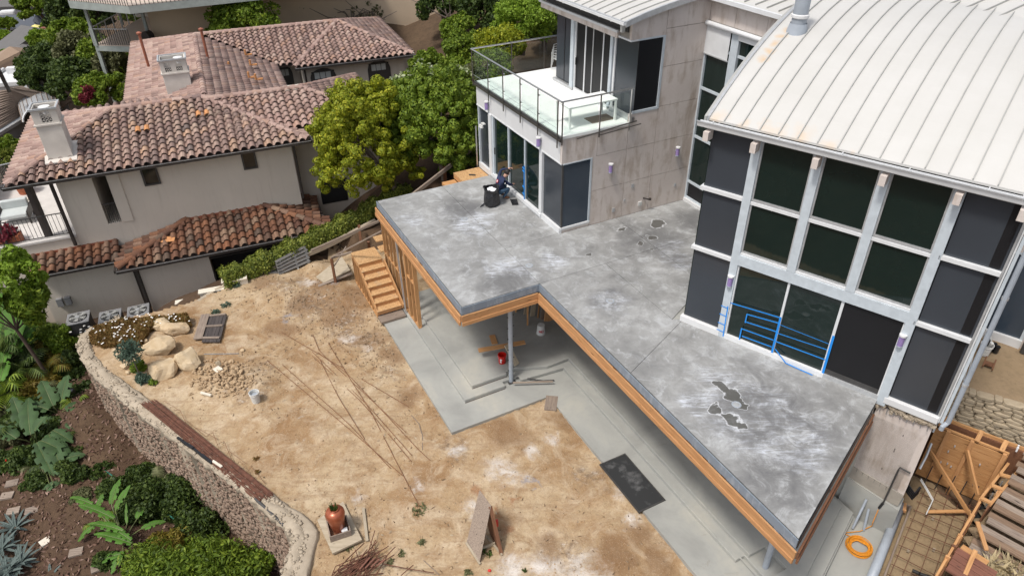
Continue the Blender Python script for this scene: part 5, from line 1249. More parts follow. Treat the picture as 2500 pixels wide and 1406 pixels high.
for q in ((1000, 150, 52), (1050, 130, 49), (1040, 180, 46), (1090, 200, 41), (1000, 60, 56), (900, 20, 56), (1100, 40, 54), (1150, 140, 44), (1200, 200, 40), (1250, 60, 48), (1340, 10, 52), (700, 40, 58), (560, 60, 60), (1200, -60, 62), (900, -60, 68), (600, -60, 75), (1500, -100, 60), (1900, -100, 60),
          (300, 60, 90), (400, 30, 80), (450, 60, 72)):
    q = D(*q); CP.append(tuple(q))
for s, t, z in ((5.8, 2, -4.3), (5.8, 0, -4.3), (7, 0, -4.3), (8, 1, -3.6), (10, 2, -3), (6, 4, -4.3), (8, 4, -4)): q = HL(s, t); CP.append((q[0], q[1], z))
for s, t, z in ((6, -8, -1.2), (9, -8, -1), (14, -6, 0), (20, -10, 2), (0, -20, 0), (10, -30, 4)): q = HL(s, t); CP.append((q[0], q[1], z))
for u, v, z in ((-6, 3, -6.3), (-3, 10, -5.5), (4, 15, -4), (3, 5, -5), (-12, 6, -6.5), (-10, 12, -8), (6, 20, -2), (0, 22, -3)): q = HS(u, v); CP.append((q[0], q[1], z))
CPA = np.array(CP)
_rt = np.array([0, 20, 30, 45, 60, 76, 92, 118, 150, 200, 260, 420]); _zl = np.array([-6.8, -6.4, -6.5, -8.8, -11.5, -15, -18.5, -24, -31, -42, -53, -75.0]); _zr = np.array([-6.0, -5, -2.5, -1.2, -.5, .5, 2, 6, 10, 16, 20, 24.0])
def hbase(x, y):
    r = np.hypot(x, y); t = np.clip((x/np.maximum(y, 1)+.42)/.26, 0, 1); t = t*t*(3-2*t)
    return np.interp(r, _rt, _zl)*(1-t)+np.interp(r, _rt, _zr)*t
CPR = CPA[:, 2]-hbase(CPA[:, 0], CPA[:, 1])
def hz(X, Y):
    sh = X.shape; x, y = X.ravel(), Y.ravel(); d2 = (x[:, None]-CPA[None, :, 0])**2+(y[:, None]-CPA[None, :, 1])**2
    w = 1/(d2+.4)**1.7; z = (w*CPR[None, :]).sum(1)/(w.sum(1)+1e-6)+hbase(x, y); z = z.reshape(sh)
    z = z+vnoise(X, Y, .8, 1)*.18+vnoise(X, Y, 2.3, 2)*.08
    return z
def hz_in(X, Y):
    z = hz(X, Y); m = inpoly(X.ravel(), Y.ravel(), ypoly).reshape(X.shape); z[m] = np.minimum(z[m], -4.15)
    hs = (Y-HS.o[1])*0
    return z
gridmesh('garden_ground', -30, 16, 6, 34, .25, hz_in, 'garden')
gridmesh('hillside', -350, 150, 6, 430, 2.5, lambda X, Y: hz(X, Y)-.6*((X > -31) & (X < 17) & (Y < 35)), 'hill', keep=lambda x, y: ~((x > -29) & (x < 15) & (y < 33) & (y > 7)))
gridmesh('distant_ground', -900, 900, -200, 1500, 50, lambda X, Y: X*0-75.0, 'hill', keep=None)
# the dirt yard, uneven
ys_ = [(P(x, y, ZP)[:2], h, r) for x, y, h, r in ((620, 900, .10, 1.0), (540, 930, .12, .9), (640, 690, .10, 1.2), (720, 720, .14, 1.0), (820, 700, .1, .8), (600, 1000, .08, .6), (640, 950, .16, .5), (980, 960, -.05, .8), (1200, 1150, .04, .5), (840, 560, -.4, .9), (790, 610, -.2, .7), (770, 650, .25, .5), (350, 860, .12, 1.2), (300, 850, .10, 1.2), (450, 800, .08, 1.0))]
PD = [DK(-.95, -3.5)[:2], DK(6.2, -3.5)[:2], DK(6.2, 6)[:2], DK(-9.9, 6)[:2], DK(-10.6, -.16)[:2], DK(-.95, -.16)[:2]]
PD = np.array(PD)
def yz(X, Y):
    z = np.full(X.shape, ZP-.085)+vnoise(X, Y, .55, 5)*.09+vnoise(X, Y, 1.7, 6)*.05+vnoise(X, Y, 4.3, 7)*.04+vnoise(X, Y, 7.7, 8)*.025
    for (c, h, r) in ys_: z = z+h*np.exp(-((X-c[0])**2+(Y-c[1])**2)/r**2)
    m = inpoly(X.ravel(), Y.ravel(), PD).reshape(X.shape); z[m] = np.minimum(z[m], ZP-.12)
    # stays below the walks and paving at their edges
    return z
def ykeep(x, y): return inpoly(x.ravel(), y.ravel(), ypoly).reshape(x.shape)
gridmesh('dirt_yard', -17, 10, 5, 31, .12, yz, 'dirt', keep=ykeep)
def yh(p): return float(yz(np.array([[p[0]]]), np.array([[p[1]]]))[0, 0])

# ------------------------------------------------------------------ curved retaining wall
rt_ = thing('retaining_wall', 'curved rubble stone retaining wall with rough pale mortar cap holding the yard', 'retaining wall', (*RW[7], -6.3))
def resample(L, st):
    L = np.array(L); d = np.r_[0, np.cumsum(np.linalg.norm(np.diff(L, axis=0), axis=1))]; t = np.arange(0, d[-1], st)
    return np.stack([np.interp(t, d, L[:, k]) for k in range(L.shape[1])], 1)
rs = resample(RW, .16); tg = np.gradient(rs, axis=0); tg /= np.linalg.norm(tg, axis=1)[:, None]; nr = np.stack([tg[:, 1], -tg[:, 0]], 1)
if np.mean((rs[10]+nr[10]-np.mean(ypoly, 0))**2) < np.mean((rs[10]-nr[10]-np.mean(ypoly, 0))**2): nr = -nr   # nr points out of the yard
g_ = np.random.default_rng(11); V_ = []; K = len(rs)
prof_ = [(.0, -3.2), (.03, -.25), (.08, -.2), (.10, -.05), (.03, .05), (-.14, .07), (-.27, .04), (-.33, -.03), (-.33, -.5)]
for i in range(K):
    for o, z in prof_:
        j = g_.normal()*.035; p = rs[i]+nr[i]*(o+j); V_.append((p[0], p[1], ZP+z+g_.normal()*.026))
n9 = len(prof_); F_ = [(i*n9+k, (i+1)*n9+k, (i+1)*n9+k+1, i*n9+k+1) for i in range(K-1) for k in range(n9-1)]
npmesh('cap', V_, F_, 'cap', rt_)
# rubble facing: the largest in view as stones, the rest joined
ST = []
for i_ in range(0, int(K*1.6)):
    i = min(K-1, int(i_/1.6))
    for z in np.arange(-3.2, -.20, .095):
        p = rs[i]+nr[i]*(.0+g_.random()*.06)+tg[i]*g_.normal()*.05
        q = np.array([p[0], p[1], ZP+z+g_.normal()*.03]); ST.append((np.linalg.norm(q-CAM)-z*.8, q, tg[i], (.036+.034*g_.random())))
ST.sort(key=lambda t: t[0])
for d, q, t_, s in ST[:290]:
    o = smallrock('stone', 'redstone', q, s, rt_, 1.0); o.rotation_euler = (g_.normal()*.2, g_.normal()*.2, math.atan2(t_[1], t_[0])+g_.normal()*.15); o.scale = (s*g_.uniform(1.1, 2.2), s*g_.uniform(.5, .9), s*g_.uniform(.8, 1.4))
vv_, ff_ = [], []; base = [(np.array([v.co[:] for v in m.vertices]), np.array([p.vertices[:] for p in m.polygons])) for m in ROCKS]; k0 = 0
for d, q, t_, s in ST[290:]:
    bv, bf = base[g_.integers(10)]; a = math.atan2(t_[1], t_[0])+g_.normal()*.15; R = np.array([[math.cos(a), -math.sin(a), 0], [math.sin(a), math.cos(a), 0], [0, 0, 1]])
    sc = s*np.array([g_.uniform(1.1, 2.2), g_.uniform(.5, .9), g_.uniform(.8, 1.4)]); vv_.append((bv*sc)@R.T+q); ff_.append(bf+k0); k0 += len(bv)
npmesh('stone_facing', np.concatenate(vv_), np.concatenate(ff_), 'redstone', rt_, 'stuff')
vv_, ff_, k0 = [], [], 0
for q_ in range(1500):
    i = g_.integers(K-1); o = g_.uniform(-.33, .1); p = rs[i]+nr[i]*o+tg[i]*g_.normal()*.08; bv, bf = base[g_.integers(10)]; s = .012+.04*g_.random()**2
    vv_.append(bv*s*np.array([1.3, 1.3, .7])+np.array([p[0], p[1], ZP+.045+g_.normal()*.012])); ff_.append(bf+k0); k0 += len(bv)
npmesh('cap_grit', np.concatenate(vv_), np.concatenate(ff_), 'cap', rt_, 'stuff')
# inner lip of pale dry mortar along the top, widening at the corner
lip = resample([P(x, y, ZP)[:2] for x, y in ((225, 862), (262, 905), (330, 955), (400, 1010), (520, 1100), (600, 1160), (680, 1225), (745, 1265), (775, 1300), (760, 1345), (745, 1406), (735, 1480))], .2)
tl = np.gradient(lip, axis=0); tl /= np.linalg.norm(tl, axis=1)[:, None]; nl = np.stack([-tl[:, 1], tl[:, 0]], 1)
V_ = []
for i in range(len(lip)):
    for o, z in ((-.42, .05), (-.2, .035), (.0, .03), (.05+.02*g_.normal(), .01), (.07, -.1)): p = lip[i]+nl[i]*o; V_.append((p[0], p[1], ZP+z+g_.normal()*.01))
F_ = [(i*5+k, (i+1)*5+k, (i+1)*5+k+1, i*5+k+1) for i in range(len(lip)-1) for k in range(4)]
npmesh('inner_mortar_band', V_, F_, 'cap', rt_)

# ------------------------------------------------------------------ stepped garden wall and drain along the hedge
gw = thing('garden_steps_wall', 'low stepped wall with cream caps descending beside the hedge', 'wall', P(480, 720, -4))
pa = [P(433, 748, -4.2), P(473, 728, -3.95), P(507, 708, -3.7), P(545, 690, -3.5)]
dirv = (pa[-1]-pa[0])*np.array([1, 1, 0]); dirv /= np.linalg.norm(dirv); gf = Frame(pa[0], dirv, np.array([-dirv[1], dirv[0], 0]))
for k in range(3):
    x0 = k*.92; zt = -4.0+.30*k
    boxo('wall_step', 'stone_trim', gf, x0, x0+.92, -.10, .10, -6, zt-.06, gw); boxo('cap_stone', 'stone_trim', gf, x0-.04, x0+.92, -.15, .15, zt-.06, zt, gw, bevel=.01)
dr = resample([P(445, 762, -3.85), P(520, 712, -3.75), P(600, 672, -3.6), P(700, 640, -3.45), P(800, 598, -3.2), P(900, 545, -2.7), P(930, 530, -2.6)], .5)
m = MB()
for a, b in zip(dr, dr[1:]):
    d = (b-a); d /= np.linalg.norm(d); s = np.array([d[1], -d[0], 0]); s /= np.linalg.norm(s)
    m.add([q+s*o+np.array([0, 0, z]) for q in (a, b) for o in (-.07, .07) for z in (-.12, .04)], BOXF)
tagp(m.build('concrete_curb', 'cap'), 'long pale concrete curb running uphill between hedge and dirt yard', 'curb')
# trench bank behind the stairs
m = gridmesh('trench_bank', -11.5, -4.3, 23.2, 28.5, .2, lambda X, Y: ZP-.2+np.clip(((-(X+10.6)*.40+(Y-24.1)*.9))/1.0, 0, 1.0)*.95+vnoise(X, Y, 1.5, 9)*.3+vnoise(X, Y, 5, 10)*.08, 'upper_dirt', keep=lambda x, y: inpoly(x.ravel(), y.ravel(), np.array([P(q_, w_, -3.5)[:2] for q_, w_ in ((748, 655), (800, 610), (870, 570), (930, 545), (950, 600), (880, 650), (800, 672))])).reshape(x.shape))
# ------------------------------------------------------------------ things lying about the yard
G = lambda px, py, dz=0: (lambda p: np.array([p[0], p[1], yh(p)+dz]))(P(px, py, ZP-.04))
for px, py, dims, rz_, sd_, lb in ((398, 806, (.46, .34, .30), .4, 3, 'sandstone boulder at the back left of the boulder group beside the flowers'), (432, 815, (.54, .38, .30), -.2, 4, 'broad sandstone boulder at the back right beside the flowering ground cover'),
                              (390, 862, (.66, .44, .34), .5, 5, 'flat wedge-shaped orange-tinged sandstone boulder in the middle of the group'), (397, 912, (.56, .50, .42), 1.0, 6, 'pale whitish boulder nearest the retaining wall'),
                              (459, 892, (.58, .52, .50), .2, 8, 'tallest square-topped boulder beside the rubble heap')):
    rock('boulder', lb, 'boulder', G(px, py, dims[2]*.45), dims, 'boulder', sd_, 3, rotz=rz_)
for px, py, s, lb in ((285, 863, .11, 'small white stone left of the boulders'), (288, 880, .10, 'second small white stone just below another left of the boulders'), (306, 873, .16, 'low tan stone buried left of the olive sapling'), (320, 872, .16, 'tan stone touching the left side of the olive sapling'), (308, 900, .2, 'larger rounded tan stone below the sapling on the left'), (314, 912, .12, 'pale flat stone between mortar band and sapling'), (592, 855, .11, 'lone small stone to the right of the rubble heap'), (354, 842, .16, 'pale stone at the edge of the ground cover'), (425, 893, .13, 'small pale stone wedged between two big boulders')):
    tagp(rock('stone', None, None, G(px, py, s*.3), (s, s*.8, s*.6), 'boulder', int(px), 2), lb, 'stone')
for k, (px, py, w, lb) in enumerate(((536, 915, .22, 'square cream slab lying on top of the rubble heap'), (505, 968, .34, 'long curved pale shard at the foot of the rubble heap'))):
    c = G(px, py, .14 if k == 0 else .04); m = MB(); fr = Frame(c, az(.9 if k == 0 else -.35), az(.9+math.pi/2 if k == 0 else -.35+math.pi/2)); m.box(fr, -w/2 if k == 0 else -w*.6, w/2 if k == 0 else w*.6, -.15 if k == 0 else -.04, .13 if k == 0 else .04, c[2]-.02, c[2]+.04)
    tagp(m.build('stone_slab', 'stone_trim', bevel=.012), lb, 'stone slab')
tagp(rock('stone', None, None, G(538, 900, .2), (.13, .09, .13), 'sandstone', 44, 2), 'upright brown stone standing on the rubble heap', 'stone')
# rubble heap: countable stones
hp = G(545, 920)
N = 0
while N < 290:
    px, py = np.random.default_rng(1000+N*7+1).normal(0, 1, 2); N += 1
    a, r = random.random()*6.28, random.random()**.6
    qx = 545+math.cos(a)*r*82+random.uniform(-6, 6); qy = 925+math.sin(a)*r*48+(qx-545)*.12
    if qx < 470 and qy < 925: qy = 930+random.random()*35
    c = G(qx, qy); hgt = .20*max(0, 1-r*1.1)
    o = smallrock('stone', 'rubble', (c[0], c[1], c[2]+.02+hgt*random.random()), random.uniform(.035, .075)*(1.0 if random.random() < .9 else 1.6), None, .75)
    tagp(o, 'tan stone of the rubble heap right of the big boulders', 'stone', 'stones of the rubble heap')
for i in range(60):
    qx, qy = random.gauss(650, 50), random.gauss(960, 40)
    c = G(qx, qy); tagp(smallrock('stone', 'rubble', (c[0], c[1], c[2]+.01), random.uniform(.018, .035), None, .7), 'small stone strewn on the dirt around the white bucket', 'stone', 'stones strewn round the bucket')
pb = []
for i in range(2600):
    a, b = random.uniform(-16, 3), random.uniform(-13, 1)
    p = DK(random.uniform(-15.5, 9), random.uniform(-13, -.3)); pb.append(p)
pb = np.array(pb); ok = inpoly(pb[:, 0], pb[:, 1], ypoly) & ~inpoly(pb[:, 0], pb[:, 1], PD); pb = pb[ok]
zz = yz(pb[:, 0:1], pb[:, 1:2])[:, 0]; v_, f_, k0 = [], [], 0
for p, z in zip(pb, zz):
    bv, bf = base[random.randrange(10)]; s = .010+.022*random.random()**3; v_.append(bv*s*np.array([1, 1, .7])+np.array([p[0], p[1], z+s*.3])); f_.append(bf+k0); k0 += len(bv)
tagp(npmesh('yard_gravel', np.concatenate(v_), np.concatenate(f_), 'rubble'), 'fine loose pebbles scattered over the dirt yard', 'gravel', kind='stuff')
tw = []; g_ = np.random.default_rng(91)
for cx_, cy_, sx_, sy_, n_ in ((770, 745, 90, 45, 420), (900, 840, 55, 50, 320), (640, 900, 40, 40, 120), (1100, 1250, 260, 110, 90), (1000, 1010, 80, 60, 60), (650, 700, 90, 30, 160), (1450, 1270, 90, 90, 60), (560, 1050, 150, 80, 70), (920, 1330, 90, 60, 80)):
    for _ in range(n_):
        q_ = P(cx_+g_.normal()*sx_, cy_+g_.normal()*sy_, ZP); tw.append(q_)
tw = np.array(tw); ok = inpoly(tw[:, 0], tw[:, 1], ypoly) & ~inpoly(tw[:, 0], tw[:, 1], PD); tw = tw[ok]; tw[:, 2] = yz(tw[:, 0:1], tw[:, 1:2])[:, 0]+.015
tagp(leaves(tw, .035, leafm('dry_twig_bits', (.13, .085, .05), (.24, .17, .10), (.42, .34, .24), .0), 'twig_litter', aspect=3.5), 'dry twigs and bits of debris scattered over the dirt yard', 'debris', kind='stuff')
cl = []
for _ in range(700):
    q_ = P(g_.uniform(450, 1650), g_.uniform(660, 1406), ZP); cl.append(q_)
cl = np.array(cl); ok = inpoly(cl[:, 0], cl[:, 1], ypoly) & ~inpoly(cl[:, 0], cl[:, 1], PD); cl = cl[ok]; v_, f_, k0 = [], [], 0
for p in cl:
    z = yh(p); bv, bf = base[random.randrange(10)]; s = .02+.04*random.random()**3; v_.append(bv*s*np.array([1.2, 1, .6])+np.array([p[0], p[1], z])); f_.append(bf+k0); k0 += len(bv)
tagp(npmesh('dirt_clods', np.concatenate(v_), np.concatenate(f_), 'dirt'), 'small clods of dirt lying loose across the yard', 'dirt clods', kind='stuff')
# slatted pallet lying on the dirt
pc = [G(*q) for q in ((497, 775), (553, 769), (536, 834), (478, 835))]
def quadf(c, u, v): return c[0]*(1-u)*(1-v)+c[1]*u*(1-v)+c[2]*u*v+c[3]*(1-u)*v
pa_ = thing('slatted_panel', 'dark slatted wooden pallet panel with one wide pale board lying on the dirt', 'pallet', pc[0])
Z_ = lambda p, z: np.array([p[0], p[1], ZP-.03+z])
beam('wide_board', 'weathered', Z_(quadf(pc, .11, -.02), .10), Z_(quadf(pc, .11, .98), .10), .30, .035, pa_)
for u in (.36, .52, .68, .84, .97): beam('slat', 'slat_grey', Z_(quadf(pc, u, .03), .05), Z_(quadf(pc, u, 1.06), .05), .125, .025, pa_)
for v in (.05, .48, .93): beam('crossbar', 'weathered', Z_(quadf(pc, .26, v), .09), Z_(quadf(pc, 1.0, v), .09), .085, .04, pa_)
# slatted grey panel propped beside the hedge
b0, b1, b2, b3 = P(672, 640, -3.15), P(748, 600, -3.0), P(757, 636, -3.55), P(680, 668, -3.65)
bp = thing('propped_slat_panel', 'grey slatted panel with white marks propped beside the hedge', 'slatted panel', b3)
for i in range(5):
    t = i/4.0; beam('slat', 'greyboard', b0*(1-t)+b3*t, b1*(1-t)+b2*t, .10, .025, bp, up=(.3, -.8, .6))
for u in (.12, .58, .93):
    A_, B_ = b0*(1-u)+b1*u, b3*(1-u)+b2*u; off = np.array([.0, .03, -.03]); beam('back_rail', 'cushion', A_+off, B_+off+(B_-A_)*.25, .07, .03, bp, up=(.3, -.8, .6))
o = thing('low_slat_panel', 'flat grey slatted piece lying on the dirt below the propped panel', 'slatted panel', G(665, 668))
for i in range(3): beam('slat', 'greyboard', G(640+4*i, 664+4*i, .05), G(686+4*i, 660+4*i, .05), .07, .025, o)
tagp(beam('stake', 'weathered', P(1, 1, 0)*0+P(716, 622, -3.4), P(712, 575, -2.6), .03, .03), 'thin wooden stake with orange flag standing in the hedge', 'stake')
# rebar bundle on the wall edge
rb = thing('rebar_bundle', 'long bundle of rusty rebar lying along the retaining wall', 'rebar bundle', G(500, 1100))
for i in range(64):
    t = i/63; w = random.uniform(-.012, .012)
    s0 = P(348+32*t+random.uniform(-6, 10), 992-8*t+random.uniform(-4, 4), ZP+.0); e0 = P(632+35*t+random.uniform(-8, 8), 1226-16*t+random.uniform(-7, 7), ZP)
    j = random.choice([0, 1, 2, 3]); z = .05+.02*j
    s0[2] = ZP+z+.02; e0[2] = ZP+z-.02
    beam('rebar', 'rust', s0, e0, .018, .018, rb)
for i in range(9):
    c = P(400+26*i, 985+21*i, ZP); a = [Z_(c, .1), Z_(c+np.array([random.uniform(-.1, .2), random.uniform(0, .25), 0]), .06), Z_(P(430+26*i+random.uniform(0, 30), 1000+21*i+random.uniform(0, 25), ZP), .04)]
    MB().tube(a, .007, 4).build('loose_wire', 'rust_light', rb)
# loose rebars on the dirt
bars = [((687, 810), (997, 989)), ((763, 815), (780, 858), (990, 1053)), ((801, 836), (848, 915), (905, 1002), (986, 1162), (1024, 1236)), ((762, 857), (895, 985), (1006, 1111)), ((762, 867), (885, 982), (1004, 1125)), ((777, 861), (846, 911), (938, 1005), (1032, 1108), (1050, 1122)), ((653, 883), (849, 1042), (983, 1160)), ((690, 892), (850, 1032), (953, 1142)), ((781, 878), (828, 972), (890, 1071))]
nm = ['uppermost', 'second', 'longest ending at dried weed', 'fourth', 'fifth', 'right-hand long', 'leftmost', 'second from the left', 'shorter middle']
for b, n_ in zip(bars, nm):
    pts = resample([G(x, y, .035) for x, y in b], .5); pts = [G_ for G_ in pts]+[G(*b[-1], .035)]
    tagp(MB().tube(pts, .011, 5).build('rebar_rod', 'rust_light'), 'thin rusty rebar rod on the dirt, '+n_+' of the crossed rods', 'rebar', 'loose rebar rods')
# black tube, plastic strip, white offcut
tagp(MB().tube([G(625, 1222, .10), G(744, 1329, .09)], .045, 12).build('black_tube', 'dark_metal'), 'straight black pipe lying past the lower end of the rebar bundle', 'pipe')
m = MB(); pts = [P(436, 1073, ZP), P(455, 1088, ZP), P(475, 1100, ZP), P(495, 1117, ZP), P(520, 1135, ZP)]
for i, (a, b) in enumerate(zip(pts, pts[1:])): m.tube([a+np.array([0, 0, .09+.02*(i % 2)]), b+np.array([0, 0, .1])], .045+.012*(i % 2), 6)
tagp(m.build('plastic_sheet', 'bag'), 'crumpled black plastic strip between wall edge and rebar bundle', 'plastic')
tagp(beam('white_offcut', 'stone_trim', P(522, 1132, ZP)+np.array([0, 0, .13]), P(544, 1147, ZP)+np.array([0, 0, .13]), .07, .03), 'short whitish stick lying over the rebar bundle', 'stick')
t = thing('white_bucket', 'dirty white plastic bucket standing open on the dirt beside the rubble', 'bucket', G(627, 984)); bucket(t, G(627, 984), 'white_plastic', .125, .15, .38, fill='pipe_grey')
# vase in a wooden tray on a board
vb = P(820, 1300, ZP); bd = thing('square_board', 'grey plywood board lying under the copper vase', 'board', Z_(vb, 0))
vc = [P(775, 1270, ZP), P(838, 1225, ZP), P(884, 1318, ZP), P(812, 1352, ZP)]
MB().prism([Z_(p, .0) for p in vc], (0, 0, .06)).build('board_sheet', 'pale_ply', bd)
tr = thing('wooden_tray', 'low weathered wooden tray around the foot of the copper vase', 'tray', Z_(vb, .06)); cc = P(829, 1297, ZP); ex = (vc[1]-vc[0])*np.array([1, 1, 0]); ex /= np.linalg.norm(ex); tf = Frame(cc, az(.38), az(.38+math.pi/2))
z0 = ZP-.03+.062
for a0, a1, b0_, b1_ in ((-.27, .27, -.27, -.24), (-.27, .27, .24, .27), (-.27, -.24, -.24, .24), (.24, .27, -.24, .24)): boxo('tray_side', 'weathered', tf, a0, a1, b0_, b1_, z0, z0+.20, tr)
boxo('tray_base', 'treated', tf, -.24, .24, -.24, .24, z0, z0+.02, tr)
va = thing('copper_vase', 'shiny copper-brown vase with a small green succulent in its mouth', 'vase', (cc[0], cc[1], z0+.02))
n = NT('copper_glaze'); n.out(n.mix(n.ramp(n.noise(n.P(), 5, 5, .7), .35, .7), (.40, .12, .055), (.27, .07, .035)), n.ramp(n.noise(n.P(), 3, 3), .3, .7, .22, .4), .35); MT['copper'] = n.m
v0 = np.array([cc[0]-.02, cc[1]+.03, z0+.022])
MB().lathe(v0, [(0, 0), (.14, 0), (.155, .06), (.185, .25), (.225, .47), (.245, .60), (.24, .68), (.205, .74), (.14, .775), (.115, .78), (.115, .80), (.125, .815), (.115, .825), (.095, .82), (.09, .76), (0, .75)], 32).build('vase_body', 'copper', va, smooth=True)
lf = MB(); g2 = np.random.default_rng(4)
for i in range(26):
    a = g2.random()*6.28; r = g2.random()*.07; p0 = v0+np.array([r*math.cos(a), r*math.sin(a), .77]); h = .10+.12*g2.random(); q = p0+np.array([math.cos(a)*.05, math.sin(a)*.05, h]); lf.tube([p0, q], .016, 5, r1=.004)
lf.build('succulent', 'leaf_dark', va)
tagp(MB().tube([Z_(P(795, 1262, ZP), .12), Z_(P(806, 1290, ZP), .1)], .02, 6).build('dark_stick', 'treated'), 'dark stick leaning against the back left of the copper vase', 'stick')
tagp(boxo('white_block', 'fascia', tf, .05, .2, -.2, -.08, z0+.022, z0+.16), 'small white block inside the tray beside the vase', 'block')
tagp(beam('long_stick', 'pale_ply', G(887, 1240, .04), G(896, 1318, .04), .075, .05), 'straight pale timber stick lying right of the copper vase', 'stick')
# A-frame of plywood
af = thing('plywood_a_frame', 'weathered plywood sheet propped as an A-frame on thin battens', 'a-frame', G(1180, 1340))
hgt = 1.18; q0, q1 = G(1148, 1340), G(1166, 1372)      # foot of the sheet, two corners
foot0, foot1 = G(1139, 1322), G(1168, 1374); apx0 = P(1170, 1197, ZP+1.12); apx1 = P(1197, 1234, ZP+1.12)
MB().prism([foot0, foot1, apx1, apx0], (.02, .0, .005)).build('sheet', 'weathered', af)
r0, r1 = G(1224, 1348), G(1200, 1312)
beam('prop', 'treated', apx1+np.array([.0, .0, -.03]), r0, .09, .03, af); MB().prism([apx0, apx1, G(1224, 1348), G(1196, 1300)], (.02, .01, 0)).build('rear_sheet', 'treated', af)
beam('foot_batten', 'pale_ply', G(1138, 1325, .03), G(1172, 1376, .03), .05, .04, af); beam('foot_batten', 'pale_ply', G(1187, 1305, .03), G(1226, 1352, .03), .05, .04, af); beam('cross_batten', 'pale_ply', G(1170, 1342, .06), G(1208, 1325, .06), .04, .08, af)
tagp(boxo('red_clamp', 'red_plastic', Frame(G(1214, 1305), az(.3), az(.3+math.pi/2)), -.03, .03, -.03, .03, ZP+.32, ZP+.55), 'small red and black clamp on the far leg of the plywood A-frame', 'clamp')
# rebar scrap heap
sc = thing('rebar_scrap_heap', 'tangled heap of bent rusty rebar near the lower edge of the yard', 'scrap heap', G(880, 1390))
for i in range(46):
    c = np.array([random.gauss(880, 24), random.gauss(1385, 12)]); a = random.gauss(2.45, .35); L = random.uniform(20, 62)
    p, q = c-np.array([math.cos(a), math.sin(a)])*L, c+np.array([math.cos(a), math.sin(a)])*L
    beam('bent_bar', 'rust', G(*p, .03+random.random()*.2), G(*q, .03+random.random()*.2), .018, .018, sc)
for L in (((812, 1406), (820, 1384), (925, 1340)), ((868, 1344), (880, 1376), (905, 1420)), ((905, 1325), (928, 1380)), ((922, 1325), (875, 1370), (850, 1400)), ((935, 1380), (1000, 1395), (1060, 1406)), ((1010, 1385), (980, 1410)), ((950, 1336), (880, 1380), (840, 1410))): MB().tube([G(x, y, .15) for x, y in L], .012, 5).build('long_bar', 'rust', sc)
for k in range(4): beam('sleeve', 'redwood', G(880+14*k, 1400-3*k, .25), G(905+12*k, 1372+2*k, .28), .04, .02, sc)
tagp(MB().tube([G(1034, 1366, .03), G(1072, 1404, .03)], .010, 4).build('thin_stick', 'weathered'), 'thin straight twig on the dirt left of the A-frame', 'twig')
tagp(rock('red_ball', None, None, G(1195, 1391, .04), (.045, .045, .045), 'red_plastic', 9, 2), 'small bright red ball on the dirt below the A-frame', 'ball')
tagp(MB().tube([G(1205, 1000), G(1018, 1013)][:0]+[G(1004, 1010, .01), G(1022, 1030, .01), G(1031, 1060, .015), G(1031, 1095, .01)], .012, 5).build('dry_root', 'weathered'), 'thin dry root curving over the dirt by the patio corner', 'root')
tagp(beam('thin_rod', 'pipe_grey', G(498, 865, .03), G(583, 865, .03), .015, .015), 'thin pale rod lying straight behind the rubble heap', 'rod')
# weeds
def weed(px, py, r, mat, n, lb, h=.08, sz=.05):
    c = G(px, py); g3 = np.random.default_rng(int(px)); a = g3.random(n)*6.28; rr = r*g3.random(n)**.6
    n = int(n*.55); a = a[:n]; rr = rr[:n]; p = np.stack([c[0]+rr*np.cos(a), c[1]+rr*np.sin(a), c[2]+.01+h*.6*g3.random(n)], 1); tagp(leaves(p, sz*.8, mat, 'weed', aspect=3.2), lb, 'weed')
weed(1024, 1244, .24, 'leaf_olive', 110, 'flat dried weed at the end of the longest rebar rod', .04)
for q in ((1030, 1323, .09, 'leaf_olive', 60, 'small dark green weed on open dirt right of the vase'), (981, 1350, .10, 'leaf_olive', 50, 'olive weed on the dirt beyond the rebar scrap heap'), (952, 1370, .09, 'leaf_olive', 40, 'faint weed touching the right side of the scrap heap'), (1190, 1347, .12, 'leaf_dark', 70, 'green weed under the plywood A-frame'), (1143, 1398, .10, 'leaf_olive', 50, 'brownish weed near the lower frame edge left of the red ball'), (1281, 1388, .06, 'leaf_dark', 30, 'tiny dark weed in the white dust near the bottom'), (624, 1118, .1, 'leaf_brown', 50, 'dry brown weed beside the rebar bundle'), (630, 1152, .09, 'leaf_brown', 40, 'second dry weed just below another beside the rebar bundle'), (848, 1334, .12, 'leaf_olive', 40, 'low weed in front of the plywood board')): weed(*q)
for q in ((525, 762, .18, 'leaf_blue', 160, 'blue-green grass tuft behind the wooden pallet', .14), (578, 702, .16, 'leaf_blue', 140, 'blue-green tuft beside the concrete curb', .12), (604, 675, .12, 'leaf_olive', 90, 'small tuft close under the curb by the hedge', .1), (655, 655, .12, 'leaf_mid', 90, 'small green tuft beside the hedge end of the slatted panel', .1), (552, 745, .2, 'leaf_blue', 130, 'grey-green tuft above the pallet at the curb foot', .12)): weed(*q)
